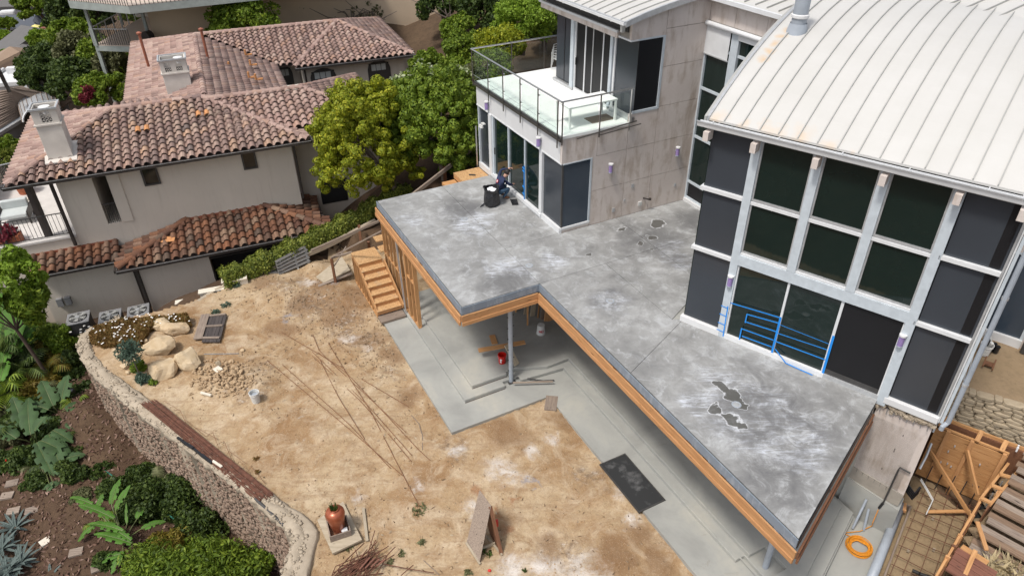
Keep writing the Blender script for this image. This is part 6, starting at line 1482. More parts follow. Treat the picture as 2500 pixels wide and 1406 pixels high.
# ------------------------------------------------------------------ right corner: wall end, trench, formwork, steps
ew = thing('deck_end_wall', 'bare pink concrete wall end with chipped rebar edge below the tall glass front', 'wall', HL(4.7, -.1, -3.8))
MB().prism([HL(4.12, -.02, -.22), HL(5.34, -.02, -.22), HL(5.36, -.02, -2.55), HL(4.1, -.02, -2.35)], HL(0, -.4)-HL(0, 0)).build('upper_face', 'pink', ew)
MB().prism([HL(4.1, .0, -2.36), HL(5.36, .0, -2.56), HL(5.34, .02, -2.95), HL(4.95, .02, -2.95), HL(4.08, .02, -2.75)], HL(0, -.4)-HL(0, 0)).build('rough_band', 'pipe_grey' if False else 'mortar', ew)
MB().prism([HL(4.06, .06, -2.74), HL(4.95, .06, -2.93), HL(5.4, .10, -3.0), HL(5.42, .12, -4.1), HL(4.02, .12, -4.1)], HL(0, -.5)-HL(0, 0)).build('footing', 'patio', ew)
g_ = np.random.default_rng(21); m = MB()
for i in range(60):
    s = 4.1+1.25*g_.random(); z = -.13+.09*g_.normal()*.6; q = HL(s, -.0, z); r = .05+.05*g_.random()
    bv, bf = base[g_.integers(10)]; m.add(bv*r+q, [tuple(x) for x in bf])
m.build('chipped_edge', 'cap', ew)
for i in range(8): s = 4.2+.15*i; beam('rebar_stub', 'dark_metal', HL(s, .0, -.17), HL(s+.01, .10, -.28), .018, .018, ew)
for i in range(6): s = 4.2+.15*i; beam('saw_mark', 'dark_metal', HL(s, .003, -2.38-.025*i), HL(s, .003, -2.62-.02*i), .008, .006, ew)
for s, z in ((4.85, -.75), (4.8, -1.25), (4.8, -1.32), (4.7, -2.0)): beam('pock_mark', 'dark_metal', HL(s, -.016, z), HL(s, -.016, z-.05), .03, .004, ew)
gp_ = thing('air_line', 'black pipe on the wall end joined to the coiled yellow hose', 'pipe', HL(5.1, .1, -1.7))
MB().tube([HL(5.3, .05, -1.72), HL(5.05, .06, -1.68), HL(5.04, .06, -1.8), HL(5.02, .08, -3.0)], .022, 8).build('black_pipe', 'dark_metal', gp_)
MB().tube([HL(5.02, .08, -3.0), HL(4.98, .10, -3.2)], .035, 8).build('coupling', 'black_plastic', gp_)
# trench floor
pit = [HL(4.5, -.1)[:2], HL(8.2, -2.4)[:2], HL(8.2, 4.5)[:2], HL(4.2, 4.5)[:2]]
pit = np.array([HL(4.45, .1)[:2], HL(5.4, -.2)[:2], HL(5.3, -2.5)[:2], HL(7.4, -2.6)[:2], HL(7.3, -.5)[:2], HL(6.75, 4)[:2], HL(4.6, 4)[:2]])
gridmesh('trench_floor', 6, 16, 7, 17, .1, lambda X, Y: -3.98+vnoise(X, Y, 1.2, 12)*.12+vnoise(X, Y, 4, 13)*.05, 'pit_dirt', keep=lambda x, y: inpoly(x.ravel(), y.ravel(), pit).reshape(x.shape))
cs = thing('lower_concrete_strip', 'grey concrete strip under the coiled yellow hose', 'slab', HL(5, 1.5, -4)); MB().prism([HL(4.54, 3.6, -4.2), HL(4.52, .05, -4.2), HL(5.42, .02, -4.2), HL(5.42, 3.6, -4.2)], (0, 0, .28)).build('strip', 'patio', cs)
tagp(MB().tube([HL(5.40, -.95, -3.78), HL(5.44, 2.4, -3.78)], .115, 16).build('drain_pipe', 'pipe_grey', smooth=True), 'thick grey drain pipe lying beside the yellow hose', 'pipe')
for k, (p, q) in enumerate(((HL(4.65, .12, -3.1), HL(4.62, .55, -3.85)), (HL(4.78, .2, -3.3), HL(4.86, .42, -3.85)))): tagp(MB().tube([p, q], .032, 12).build('white_pipe', 'pipe_grey'), ('longer', 'shorter')[k]+' of two white plastic pipes sticking up at the wall end', 'pipe', 'white pipe stubs')
hs_ = thing('coiled_hose', 'coiled orange-yellow air hose on the concrete strip', 'hose', (*P(2097, 1337, -3.9)[:2], -3.9))
cc = P(2097, 1337, -3.9); pts = []
for i in range(0, 15*24+1):
    a = i/24*2*math.pi; w = 1+.05*math.sin(a*.37); r = .255*w+.04*math.sin(a*.113+1)+.02*math.sin(a*.71)
    pts.append(np.array([cc[0]+r*math.cos(a)+.02*math.sin(a*.09), cc[1]+r*math.sin(a)+.02*math.cos(a*.13), -3.89+.010*(i/24)%.11+.012*math.sin(a*.5)]))
MB().tube(pts, .0115, 6).build('hose_coil', 'orange_hose', hs_)
e = [pts[-1], P(2060, 1300, -3.88), P(2100, 1296, -3.87), P(2130, 1282, -3.85), HL(4.98, .3, -3.6), HL(4.98, .12, -3.2)]
MB().tube(resample(e, .08), .0115, 6).build('hose_tail', 'orange_hose', hs_); MB().tube([P(2085, 1344, -3.84), P(2093, 1348, -3.84)], .022, 8).build('hose_fitting', 'black_plastic', hs_)
fs = thing('timber_edging', 'pale timber edging board beside the trench grid', 'edging', HL(5.65, 0, -3.9))
beam('edging_board', 'weathered', HL(5.62, -1.05, -3.84), HL(5.68, 2.6, -3.84), .045, .16, fs); beam('edging_board', 'weathered', HL(5.38, -.98, -3.84), HL(5.62, -1.05, -3.84), .045, .16, fs)
tagp(beam('brick_piece', 'beam', HL(5.46, -.98, -3.72), HL(5.52, -.72, -3.74), .09, .09), 'orange timber offcut resting on the end of the grey drain pipe', 'offcut')
gr = thing('rebar_grid', 'tied rebar grid laid over the trench floor', 'rebar grid', HL(6.3, 0, -3.9))
for k in range(5): s = 5.80+.27*k; beam('rebar', 'rust', HL(s-.02, -2.2, -3.86), HL(s-.05+random.uniform(-.06, .06), 2.6, -3.86), .013, .013, gr)
for k in range(14): t = -2.1+.35*k; beam('rebar', 'rust', HL(5.70, t, -3.84), HL(7.0, t-.05+random.uniform(-.09, .09), -3.84), .013, .013, gr)
for k in range(5):
    s, t = 5.9+.25*k, random.uniform(-1.2, 1.8); boxo('concrete_spacer', 'cap', HL, s, s+.06, t, t+.06, -3.93, -3.86, gr)
for k in range(5): s = 5.7+.28*k; beam('upright_bar', 'dark_metal', HL(s, -2.22, -3.9), HL(s+.02, -2.25, -3.2), .018, .018, gr)
for k, off in enumerate((0, .06)): tagp(MB().tube([HL(5.58, -1.7+off, -3.3), HL(5.8, -1.65+off, -3.5), HL(6.02, -1.5+off, -3.62), HL(6.0, -1.05+off, -3.75)], .014, 6).build('copper_conduit', 'pvc'), ('left', 'right')[k]+' of two thin bent white conduits in the trench', 'conduit', 'bent conduits')
tagp(MB().tube([HL(6.15, 1.0, -3.75), HL(6.28, .98, -3.76), HL(6.32, .96, -3.78), HL(6.65, .88, -3.78)], .045, 10).build('black_drain_piece', 'black_plastic'), 'short black drain pipe lying in the trench grid', 'pipe')
tagp(MB().tube([HL(5.45, -.9, -2.3), HL(5.47, -1.1, -2.0), HL(5.46, -1.3, -1.7)], .03, 8).build('grey_flex_conduit', 'gutter'), 'bent grey conduit rising at the corner of the wall end', 'conduit')
bm_ = MB(); [bm_.tube([HL(5.36, -.5, -2.6-.07*k), HL(5.56, -.35, -2.65-.07*k), HL(5.62, -.6, -2.6-.07*k)], .03, 6) for k in range(4)]; tagp(bm_.build('black_corrugated_pipe', 'black_plastic'), 'bunched black corrugated pipe at the foot of the wall corner', 'pipe')
# formwork one, facing the yard
f1 = thing('timber_formwork', 'new timber formwork wall of horizontal boards with upright braces in the trench', 'formwork', HL(6.3, -2.4, -4))
T = -2.4
for k in range(8):
    z = -3.72+.225*k; beam('board', 'lumber', HL(5.42, T, z), HL(7.1, T-.02, z), .03, .215, f1)
for s in (5.72, 6.28, 7.02): beam('upright', 'beam', HL(s, T+.07, -4.1 if s > 6 else -3.6), HL(s, T+.06, -1.95), .09, .09, f1)
beam('top_plate', 'lumber', HL(5.40, T-.25, -1.86), HL(7.5, T-.32, -1.86), .05, .09, f1); beam('inner_plate', 'lumber', HL(5.5, T-.03, -1.98), HL(7.1, T-.05, -1.98), .06, .05, f1)
for s in (5.5, 6.36, 6.92): beam('spacer', 'lumber', HL(s, T+.05, -1.92), HL(s+.03, T-.30, -1.80), .11, .04, f1)
beam('brace', 'lumber', HL(5.50, T+.12, -2.75), HL(6.95, -1.75, -3.85), .06, .09, f1); beam('brace', 'lumber', HL(6.25, T+.12, -2.25), HL(6.85, -1.75, -3.05), .06, .09, f1)
for s, z in ((5.98, -2.35), (6.0, -3.0), (6.35, -2.55), (5.85, -3.05), (6.1, -3.05), (6.65, -2.6), (6.72, -3.3), (5.9, -2.6)): beam('form_tie', 'gutter', HL(s, T+.02, z), HL(s, T+.07, z), .03, .045, f1)
m = MB(); m.box(HL, 5.35, 7.9, -2.75, -2.62, -4.0, -1.9); m.build('old_wall_behind', 'treated', f1)
for k, (px, py) in enumerate(((2462, 1082), (2447, 1103))):
    c = HL(7.2+.0*k, -2.55+.1*k, -1.8); tagp(MB().tube([c-np.array([0, 0, .02]), c+np.array([0, 0, .12])], .022, 6).build('capped_rebar', 'paper'), ('taller', 'shorter')[k]+' white capped rebar tip above the formwork', 'rebar cap', 'white rebar caps')
# formwork two, the box running along the steps
f2 = thing('box_formwork', 'open-topped timber box form running along the wooden steps', 'formwork', HL(7, -1.2, -4))
a_, b_, c_, d_ = HL(6.83, -.62, -2.2), HL(7.17, -2.35, -2.2), HL(7.05, -.60, -2.2), HL(7.45, -2.45, -2.2)
for p, q in ((a_, b_), (c_, d_)):
    beam('top_plate', 'lumber', p, q, .06, .06, f2); beam('face_board', 'lumber' if p is a_ else 'treated', p+np.array([0, 0, -.5]), q+np.array([0, 0, -.5]), .03, .9, f2)
for t in (.02, .36, .66): beam('cross_piece', 'lumber', a_*(1-t)+b_*t+np.array([0, 0, .05]), c_*(1-t)+d_*t+np.array([0, 0, .05]), .10, .05, f2)
for t in (.3, .62): beam('rebar_in_form', 'gutter', (a_*(1-t)+b_*t)*.5+(c_*(1-t)+d_*t)*.5-np.array([0, 0, .6]), (a_*(1-t)+b_*t)*.5+(c_*(1-t)+d_*t)*.5-np.array([0, 0, .08]), .02, .02, f2)
beam('dark_fill', 'black', (a_+c_)/2-np.array([0, 0, .75]), (b_+d_)/2-np.array([0, 0, .75]), .2, .1, f2)
beam('long_rail', 'lumber', HL(6.85, -.62, -2.25), HL(6.52, 2.05, -2.45), .05, .07, f2)
for k in range(6): t = -.55+.40*k; beam('upright', 'beam' if k % 2 else 'treated', HL(6.86-.12*k*.4, t, -3.9), HL(6.84-.12*k*.4, t, -2.3), .05, .10, f2)
beam('face_board', 'treated', HL(6.87, -.6, -2.75), HL(6.6, 1.9, -2.9), .025, .55, f2); beam('face_board', 'treated', HL(6.88, -.6, -3.35), HL(6.6, 1.9, -3.5), .025, .5, f2)
for k in range(3): beam('side_upright', ('treated', 'weathered', 'lumber')[k], HL(7.0+.05*k, -.45-.35*k, -3.3), HL(7.02+.05*k, -.47-.35*k, -2.2), .22, .03, f2, up=HL(1, .15)-HL(0, 0))
# wooden steps on the right
MT['oldplank'] = wood('brown_weathered_plank', (.30, .20, .13), (.17, .11, .075), .9, 16, vary=.3)
for k_, (a_, b_, lb_) in enumerate(((HL(6.0, -1.2, -3.85), HL(6.9, -1.9, -3.82), 'loose timber lying across the rebar grid near the formwork'), (HL(7.05, .9, -2.3), HL(7.0, 1.9, -2.5), 'short lumber piece beside the reddish platform'), (HL(6.9, .2, -2.12), HL(7.25, .75, -2.3), 'lumber offcut on the corner of the box form'))): tagp(beam('loose_lumber', 'lumber', a_, b_, .09, .04), lb_, 'lumber')
stp = thing('plank_steps', 'wide weathered plank steps beside the box formwork', 'steps', HL(7.5, 0, -2.8))
g_ = np.random.default_rng(5)
for k in range(9):
    t = .62-.43*k; z = -2.62+.10*k; s0 = 6.98+.06*k
    for j in range(2): beam('plank', ('weathered', 'oldplank')[(k+j) % 2], HL(s0+.02*g_.normal(), t-.10-.20*j, z), HL(s0+1.5, t+.10-.20*j, z+.01*g_.normal()), .19, .05, stp)
beam('pale_plank', 'lumber', HL(6.80, .80, -2.5), HL(7.36, .92, -2.5), .17, .06, stp)
rs_ = thing('reddish_plank_platform', 'small platform of reddish brown planks at the foot of the plank steps', 'platform', HL(7, 1.4, -2.6))
for k in range(4): beam('plank', 'redwood', HL(6.72-.02*k, 1.02+.20*k, -2.45), HL(7.55, 1.18+.20*k, -2.45), .185, .06, rs_)
for k in range(3): beam('plank', 'redwood', HL(6.62, 1.95+.2*k, -2.62), HL(7.3, 2.1+.2*k, -2.62), .185, .05, rs_)
beam('gap_batten', 'lumber', HL(6.7, 1.85, -2.55), HL(7.3, 1.95, -2.55), .06, .05, rs_)
pd_ = []
for i in range(2400):
    s, t = random.uniform(7.4, 9), random.uniform(.4, 3.0); pd_.append(HL(s, t, -2.75+.1*random.random()))
tagp(leaves(np.array(pd_), .10, simple('dry_straw', (.42, .34, .20), .9, .2), 'dry_grass', aspect=6), 'pale dry grass beside the reddish planks', 'dry grass', kind='stuff')
gridmesh('side_slope', 8, 20, 6, 17, .25, lambda X, Y: -2.85+vnoise(X, Y, 1, 3)*.15, 'upper_dirt', keep=lambda x, y: inpoly(x.ravel(), y.ravel(), np.array([HL(7.1, -2.6)[:2], HL(11, -2.6)[:2], HL(11, 5)[:2], HL(6.9, 5)[:2], HL(6.95, 0)[:2]])).reshape(x.shape))
# sandstone wall and terrace above it
sw_ = thing('sandstone_wall', 'curved dry-stacked tan sandstone retaining wall above the formwork', 'stone wall', HL(6.3, -3.1, -2.2))
g_ = np.random.default_rng(31); cr = resample([HL(5.05, -2.82), HL(5.6, -2.9), HL(6.3, -3.02), HL(7.0, -3.1), HL(7.8, -3.0), HL(8.8, -2.8)], .05); L_ = (len(cr)-1)*.05
m = MB()
for i in range(0, len(cr)-6, 6): a, b = cr[i], cr[min(i+6, len(cr)-1)]; back = (HL(0, -.22)-HL(0, 0)); m.prism([a+back+np.array([0, 0, -2.5]), b+back+np.array([0, 0, -2.5]), b+back*2.2+np.array([0, 0, -1.15]), a+back*2.2+np.array([0, 0, -1.15])], back)
m.build('backing', 'mortar', sw_)
z = -2.45
while z < -1.0:
    h = .085+.035*g_.random(); x = g_.random()*.1
    while x < L_-.3:
        w = .18+.30*g_.random()**1.3; i0 = min(int(x/.05), len(cr)-2); i1 = min(int((x+w)/.05), len(cr)-1)
        if i1 <= i0: break
        p, q = cr[i0], cr[i1]; lean = (HL(0, -1)-HL(0, 0))*(.16*(z+2.45)/1.45+.05*g_.random())
        d = (q-p); l = np.linalg.norm(d); d /= l; c = (p+q)/2+lean+np.array([0, 0, z+h/2]); n3 = np.array([d[1], -d[0], 0])
        bm = bmesh.new(); bmesh.ops.create_cube(bm, size=1)
        bmesh.ops.bevel(bm, geom=list(bm.edges), offset=.16, segments=1, affect='EDGES')
        for v in bm.verts: v.co = (v.co.x*(w-.012)*(1+.08*g_.normal()*.5), v.co.y*.26, v.co.z*(h-.008)*(1+.12*g_.normal()*.6))
        me = bpy.data.meshes.new('stone'); bm.to_mesh(me); bm.free()
        R = Matrix.Rotation(math.atan2(d[1], d[0]), 3, 'Z') @ Matrix.Rotation(g_.normal()*.05, 3, 'Y'); link('stone', me, 'sandstone', sw_, c, R); x += w
    z += h
gridmesh('side_terrace', 8, 22, 10, 24, .25, lambda X, Y: -1.06+vnoise(X, Y, 1.1, 4)*.08, 'upper_dirt', keep=lambda x, y: inpoly(x.ravel(), y.ravel(), np.array([HL(5.1, -3.05)[:2], HL(7, -3.3)[:2], HL(9, -3)[:2], HL(12, -3)[:2], HL(12, -8)[:2], HL(5.2, -8)[:2]])).reshape(x.shape))
# house side behind: pale pink wall with a tall dark window
bx('rear_wing_wall', 'pink', HL, 5.5, 9, -6.2, -6.0, 1.75, 6.0); bx('rear_wing_wall', 'pink', HL, 6.5, 9, -6.2, -6.0, -1.1, 1.75); w = bx('rear_window', 'glass_blue', HL, 5.48, 6.42, -6.06, -6.04, -.82, 1.68)
bx('frame', 'galv', HL, 5.42, 5.48, -6.1, -6.0, -.9, 1.75, parent=w); bx('frame', 'galv', HL, 6.42, 6.5, -6.1, -5.99, -.9, 1.75, parent=w); bx('frame', 'galv', HL, 5.48, 6.42, -6.1, -6.0, 1.68, 1.745, parent=w); bx('frame', 'fascia', HL, 5.3, 6.5, -6.1, -5.94, -1.12, -.82, parent=w)
tagp(MB().tube([HL(6.62, -5.8, -1.05), HL(6.62, -5.8, .2)], .09, 12).build('black_tube', 'dark_metal'), 'upright black tube beside the tall dark side window', 'tube')
bkt = thing('white_tub', 'white bucket full of black fittings on the side terrace', 'bucket', HL(5.75, -5.0, -1.05)); bucket(bkt, HL(5.76, -5.05, -1.05), 'white_plastic', .13, .16, .34)
for k, (ds, dt_, z, m_) in enumerate(((-.0, 0, .33, 'black_plastic'), (.06, .03, .36, 'white_plastic'), (-.07, .02, .38, 'black_plastic'))): MB().tube([HL(5.76+ds, -5.05+dt_, -1.05+z), HL(5.78+ds, -5.02+dt_, -.95+z)], .05, 8).build('fitting', m_, bkt)
jg = thing('white_jug', 'white jug with black cap lying behind the bucket of fittings', 'jug', HL(5.72, -5.6, -1.05)); MB().tube([HL(5.70, -5.7, -.9), HL(5.74, -5.5, -.85)], .10, 10).build('jug_body', 'white_plastic', jg); MB().tube([HL(5.74, -5.5, -.85), HL(5.75, -5.45, -.84)], .06, 8).build('cap', 'black_plastic', jg)
for k, (s, t) in enumerate(((5.9, -5.4), (6.0, -5.3), (5.86, -5.25))): tagp(MB().tube([HL(s, t, -1.04), HL(s+.02, t, -.82)], .065, 10).build('black_pot', 'black_plastic'), ('left', 'middle', 'right')[k]+' of the small black pots beside the bucket of fittings', 'pot', 'small black pots')
stl = thing('small_stand', 'small upturned brown wooden stand on the side terrace', 'stand', HL(5.95, -4.5, -1.05))
boxo('panel', 'treated', HL, 5.85, 6.08, -4.62, -4.42, -.98, -.95, stl)
for s in (5.85, 6.08): beam('bar', 'treated', HL(s, -4.75, -.92), HL(s, -4.3, -.96), .035, .05, stl)
# ------------------------------------------------------------------ trees by the deck
tb_ = P(968, 470, -2.1)
tree('yellow_green_tree', 'large yellow-green clumped tree between the tiled house and the deck', 'tree', tb_, D(892, 345, 30.3), (2.1, 1.9, 2.2), 'leaf_yellow', 420, .26, 170, .066, 3, 'bark', .16, limbs=12, jit=.42, more=((D(860, 262, 30.8), (.7, .7, .7), 16), (D(940, 240, 31), (.8, .8, .8), 18), (D(815, 300, 30.6), (.5, .6, .7), 12), (D(905, 455, 29.8), (.8, .6, .5), 14),(D(790, 430, 30.5), (.55, .6, .7), 12), (D(980, 425, 30.5), (1.0, .8, .9), 26), (D(775, 350, 30.5), (.35, .5, .8), 10)))
tree('green_tree', 'mid-green clumped tree leaning on the yellow-green tree beside the balcony', 'tree', P(1088, 445, -1.5), D(1078, 312, 30.4), (2.15, 1.8, 2.15), 'leaf_mid', 520, .26, 170, .066, 5, 'bark', .15, limbs=10, jit=.42, more=((D(1000, 320, 30.6), (.9, .8, 1.1), 30), (D(1010, 270, 31.5), (1.0, .9, .9), 26), (D(1120, 390, 31), (.8, .8, .9), 20), (D(1150, 300, 31.5), (.5, .6, 1.1), 26), (D(1130, 260, 31.8), (.7, .7, .8), 24)))
tree('thin_tree', 'slim dark trunk tree behind the deck corner under the balcony', 'tree', P(1145, 415, -1.2), D(1130, 350, 33.5), (.9, .9, 1.2), 'leaf_dark', 40, .36, 200, .08, 6, 'bark_dark', .09)
tree('white_flowering_tree', 'tree with pale flower spikes behind the green tree', 'tree', D(1060, 300, 35.5), D(1065, 222, 35), (1.9, 1.5, .9), 'leaf_mid', 60, .36, 200, .08, 9, extra=(leafm('pale_flower_spikes', (.33, .38, .2), (.42, .46, .28), (.52, .55, .38)), .8, 40, .10))
def bushpts(line, w, h, n, seed=0):
    g = np.random.default_rng(seed); L = np.array(line); d = np.r_[0, np.cumsum(np.linalg.norm(np.diff(L, axis=0), axis=1))]; t = g.random(n)*d[-1]
    p = np.stack([np.interp(t, d, L[:, k]) for k in range(3)], 1); a = g.random(n)*math.pi; bump = 1+.12*np.sin(t*5)+.1*np.sin(t*11+1)
    r = (.75+.25*g.random(n))*bump
    dd = (L[-1]-L[0]); dd /= np.linalg.norm(dd); s = np.array([dd[1], -dd[0], 0]); s /= np.linalg.norm(s)
    ex = np.sign(np.cos(a))*np.abs(np.cos(a))**.6; ez = np.abs(np.sin(a))**.6
    nrm = s*ex[:, None]+np.array([0, 0, 1.0])*ez[:, None]
    return p+s*(ex*w*r)[:, None]+np.array([0, 0, 1.0])*(ez*h*r)[:, None]+g.normal(size=(n, 3))*.04, nrm/np.linalg.norm(nrm, axis=1)[:, None]
hl = [P(548, 700, -3.75), P(620, 668, -3.65), P(700, 632, -3.5), P(800, 585, -3.2), P(880, 545, -2.9), P(945, 505, -2.5), P(1000, 480, -2.3)]
hd = thing('clipped_hedge', 'long clipped hedge with yellow-green tips running uphill beside the curb', 'hedge', hl[0]); p, nn = bushpts(hl, .36, .68, 38000, 1); leaves(p, .055, 'leaf_hedge', 'foliage', hd, nrm=nn, jit=.55)
m = MB(); m.tube([q+np.array([0, 0, .2]) for q in hl], .22, 8); m.build('stems', 'bark_dark', hd)
# brown ground cover with white flowers
fl_, wh_ = [], []
g_ = np.random.default_rng(8)
gc = [P(x, y, ZP) for x, y in ((222, 822), (250, 798), (330, 784), (400, 776), (462, 782), (470, 800), (430, 805), (370, 812), (350, 850), (255, 855), (225, 840))]; gp2 = np.array([q[:2] for q in gc])
x0, y0 = gp2.min(0); x1, y1 = gp2.max(0); q = np.stack([g_.uniform(x0, x1, 90000), g_.uniform(y0, y1, 90000)], 1); q = q[inpoly(q[:, 0], q[:, 1], gp2)][:38000]
zq = yz(q[:, 0:1], q[:, 1:2])[:, 0]; hh = .12+.28*vnoise(q[:, 0], q[:, 1], 2.2, 3)+.12; pp = np.stack([q[:, 0], q[:, 1], zq+np.maximum(.02, hh*g_.random(len(q))**.5)], 1)
gct = thing('flowering_ground_cover', 'rust-brown ground cover dotted with white flowers along the yard edge', 'ground cover', (*gp2.mean(0), ZP)); leaves(pp, .045, 'leaf_brown', 'foliage', gct, aspect=2.6)
sel = pp[g_.permutation(len(pp))[:95]].copy(); sel[:, 2] = np.maximum(sel[:, 2]+.1, ZP+.25)
m = MB()
for s in sel: m.lathe(s, [(0, 0), (.032, .012), (.03, .02), (0, .016)], 6)
m.build('white_flowers', 'petal', gct, kind='stuff')
def shrub(name, lb, c, rad, mat, n, ls, seed=0, cat='shrub', aspect=1.8, kind=None, extra=None, puff=14, jit=.65):
    c = np.array(c, float); t = thing(name, lb, cat, c-np.array([0, 0, rad[2]])); g = np.random.default_rng(seed); P_, N_ = [], []
    pf = puffs(c, np.array(rad)*.75, puff, min(rad[:2])*.5, seed, -.9)
    for q_, r in pf: a, b = blobpts(q_, r, n//puff, .55, .85); P_.append(a); N_.append(b)
    leaves(np.concatenate(P_), ls, mat, 'foliage', t, nrm=np.concatenate(N_), jit=jit, aspect=aspect)
    mm_ = MB(); b0 = c-np.array([0, 0, rad[2]+.15])
    for q_, r in pf[:6]: mm_.tube([b0, (b0+q_)/2+g.normal(size=3)*.05, q_], .025, 4, r1=.008)
    mm_.build('stems', 'bark_dark', t); return t
sp_ = thing('olive_sapling', 'thin grey-green sapling rising between the boulders', 'sapling', G(345, 920)); c = G(345, 925)
MB().tube([c, c+np.array([-.05, .05, .45]), c+np.array([-.1, .1, 1.0])], .018, 5).build('trunk', 'bark', sp_)
a_, b_ = blobpts(c+np.array([-.12, .12, 1.05]), .42, 700, .1); leaves(a_, .05, 'leaf_blue', 'crown', sp_, aspect=3)
shrub('low_green_bush', 'round bright green bush at the foot of the sapling', G(343, 905, .15), (.26, .22, .22), 'leaf_mid', 1800, .045, 2); shrub('low_grey_bush', 'small dark blue-green bush just below the bright green one', G(350, 930, .1), (.22, .18, .15), 'leaf_blue', 1500, .05, 3, aspect=4); shrub('tiny_green_bush', 'tiny green tuft right of the small dark bush', G(374, 935, .06), (.15, .12, .1), 'leaf_mid', 500, .04, 4)
# ivy and shrubs below the wall
def GG(px, py, z): return P(px, py, z)
shrub('dark_ivy', 'dark small-leaved ivy climbing at the foot of the retaining wall', GG(405, 1215, -6.3), (1.25, .9, .55), 'leaf_dark', 15000, .06, 11, 'ivy', puff=30)
shrub('dark_ivy', 'dark ivy patch between the bird of paradise and the bright shrub', GG(480, 1290, -6.4), (.9, .7, .5), 'leaf_dark', 9000, .06, 12, 'ivy', puff=20)
t = shrub('bright_shrub', 'bright yellow-green feathery shrub at the bottom edge of the garden', GG(470, 1400, -6.2), (1.95, 1.0, .8), 'leaf_lime', 34000, .05, 13, aspect=3.2, puff=80)
shrub('rusty_shrub', 'rust-tinged shrub behind the bright feathery one', GG(420, 1345, -6.3), (1.0, .6, .5), 'leaf_gold', 8000, .05, 14, aspect=2.8, puff=20)
_c = D(4, 700, 30.3); tree('small_tree', 'bright green feathery small tree at the far left behind the banana-like leaves', 'tree', (_c[0]+.1, _c[1]+.1, -6.5), _c, (1.15, 1.1, 1.1), 'leaf_bright', 60, .26, 240, .08, 15, 'bark_dark', .07, limbs=8, jit=.6)
shrub('garden_shrub', 'mid-green shrub close to the left wall corner of the tiled house', D(66, 745, 30.2), (.7, .7, .6), 'leaf_mid', 7000, .08, 16, aspect=3, puff=18)
shrub('garden_shrub', 'green leafy shrub below the leftmost air conditioner', GG(150, 830, -5.6), (.9, .7, .5), 'leaf_mid', 9000, .07, 17, puff=22)
shrub('garden_shrub', 'golden ferny shrub in the dark planting left of the wall', GG(110, 870, -5.9), (.8, .7, .5), 'leaf_gold', 8000, .06, 18, aspect=3, puff=20)
shrub('garden_shrub', 'dark shrub hugging the far end of the retaining wall', GG(165, 880, -6.0), (.6, .6, .6), 'leaf_dark', 6000, .07, 19, puff=16)
shrub('garden_shrub', 'dark green shrub at the left frame edge below the big leaves', GG(30, 930, -6.1), (.9, .8, .6), 'leaf_dark', 9000, .08, 20, puff=20)
shrub('garden_shrub', 'ferny green and gold shrub in the middle of the left planting', GG(95, 960, -6.1), (.9, .7, .5), 'leaf_gold', 9000, .07, 21, aspect=3, puff=20)
shrub('garden_shrub', 'low dark shrub above the large shaded leaves', GG(60, 1010, -6.3), (.9, .6, .45), 'leaf_dark', 8000, .08, 22, puff=20)
shrub('garden_shrub', 'olive shrub at the left frame edge above the mulch', GG(5, 1060, -6.5), (.8, .5, .4), 'leaf_olive', 6000, .08, 23, puff=18)
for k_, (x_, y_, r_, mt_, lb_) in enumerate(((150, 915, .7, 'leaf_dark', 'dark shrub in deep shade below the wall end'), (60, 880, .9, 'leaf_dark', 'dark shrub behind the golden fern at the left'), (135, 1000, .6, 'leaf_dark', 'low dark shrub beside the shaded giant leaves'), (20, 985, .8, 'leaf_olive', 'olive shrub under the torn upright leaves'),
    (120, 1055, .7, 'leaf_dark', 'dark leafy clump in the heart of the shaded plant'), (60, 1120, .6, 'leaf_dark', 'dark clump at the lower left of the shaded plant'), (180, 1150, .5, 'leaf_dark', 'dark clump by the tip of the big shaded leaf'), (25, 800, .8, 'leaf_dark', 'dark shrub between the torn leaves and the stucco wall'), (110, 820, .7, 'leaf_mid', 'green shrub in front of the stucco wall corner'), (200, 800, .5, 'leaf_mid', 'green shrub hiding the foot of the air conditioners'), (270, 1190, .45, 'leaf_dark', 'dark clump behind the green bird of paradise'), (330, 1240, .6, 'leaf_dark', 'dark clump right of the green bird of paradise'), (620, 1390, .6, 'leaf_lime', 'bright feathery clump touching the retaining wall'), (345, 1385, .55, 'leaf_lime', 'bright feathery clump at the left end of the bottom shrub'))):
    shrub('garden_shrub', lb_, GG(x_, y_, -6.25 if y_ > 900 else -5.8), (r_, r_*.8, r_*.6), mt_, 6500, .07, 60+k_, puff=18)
m = MB()
for i in range(14): q = GG(150+random.uniform(-12, 70), 805+random.uniform(-14, 10), -5.2); m.lathe(q, [(0, 0), (.05, .02), (0, .04)], 6)
tagp(m.build('white_blossoms', 'petal'), 'white blossoms scattered on the shrubs by the air conditioners', 'blossoms', kind='stuff')
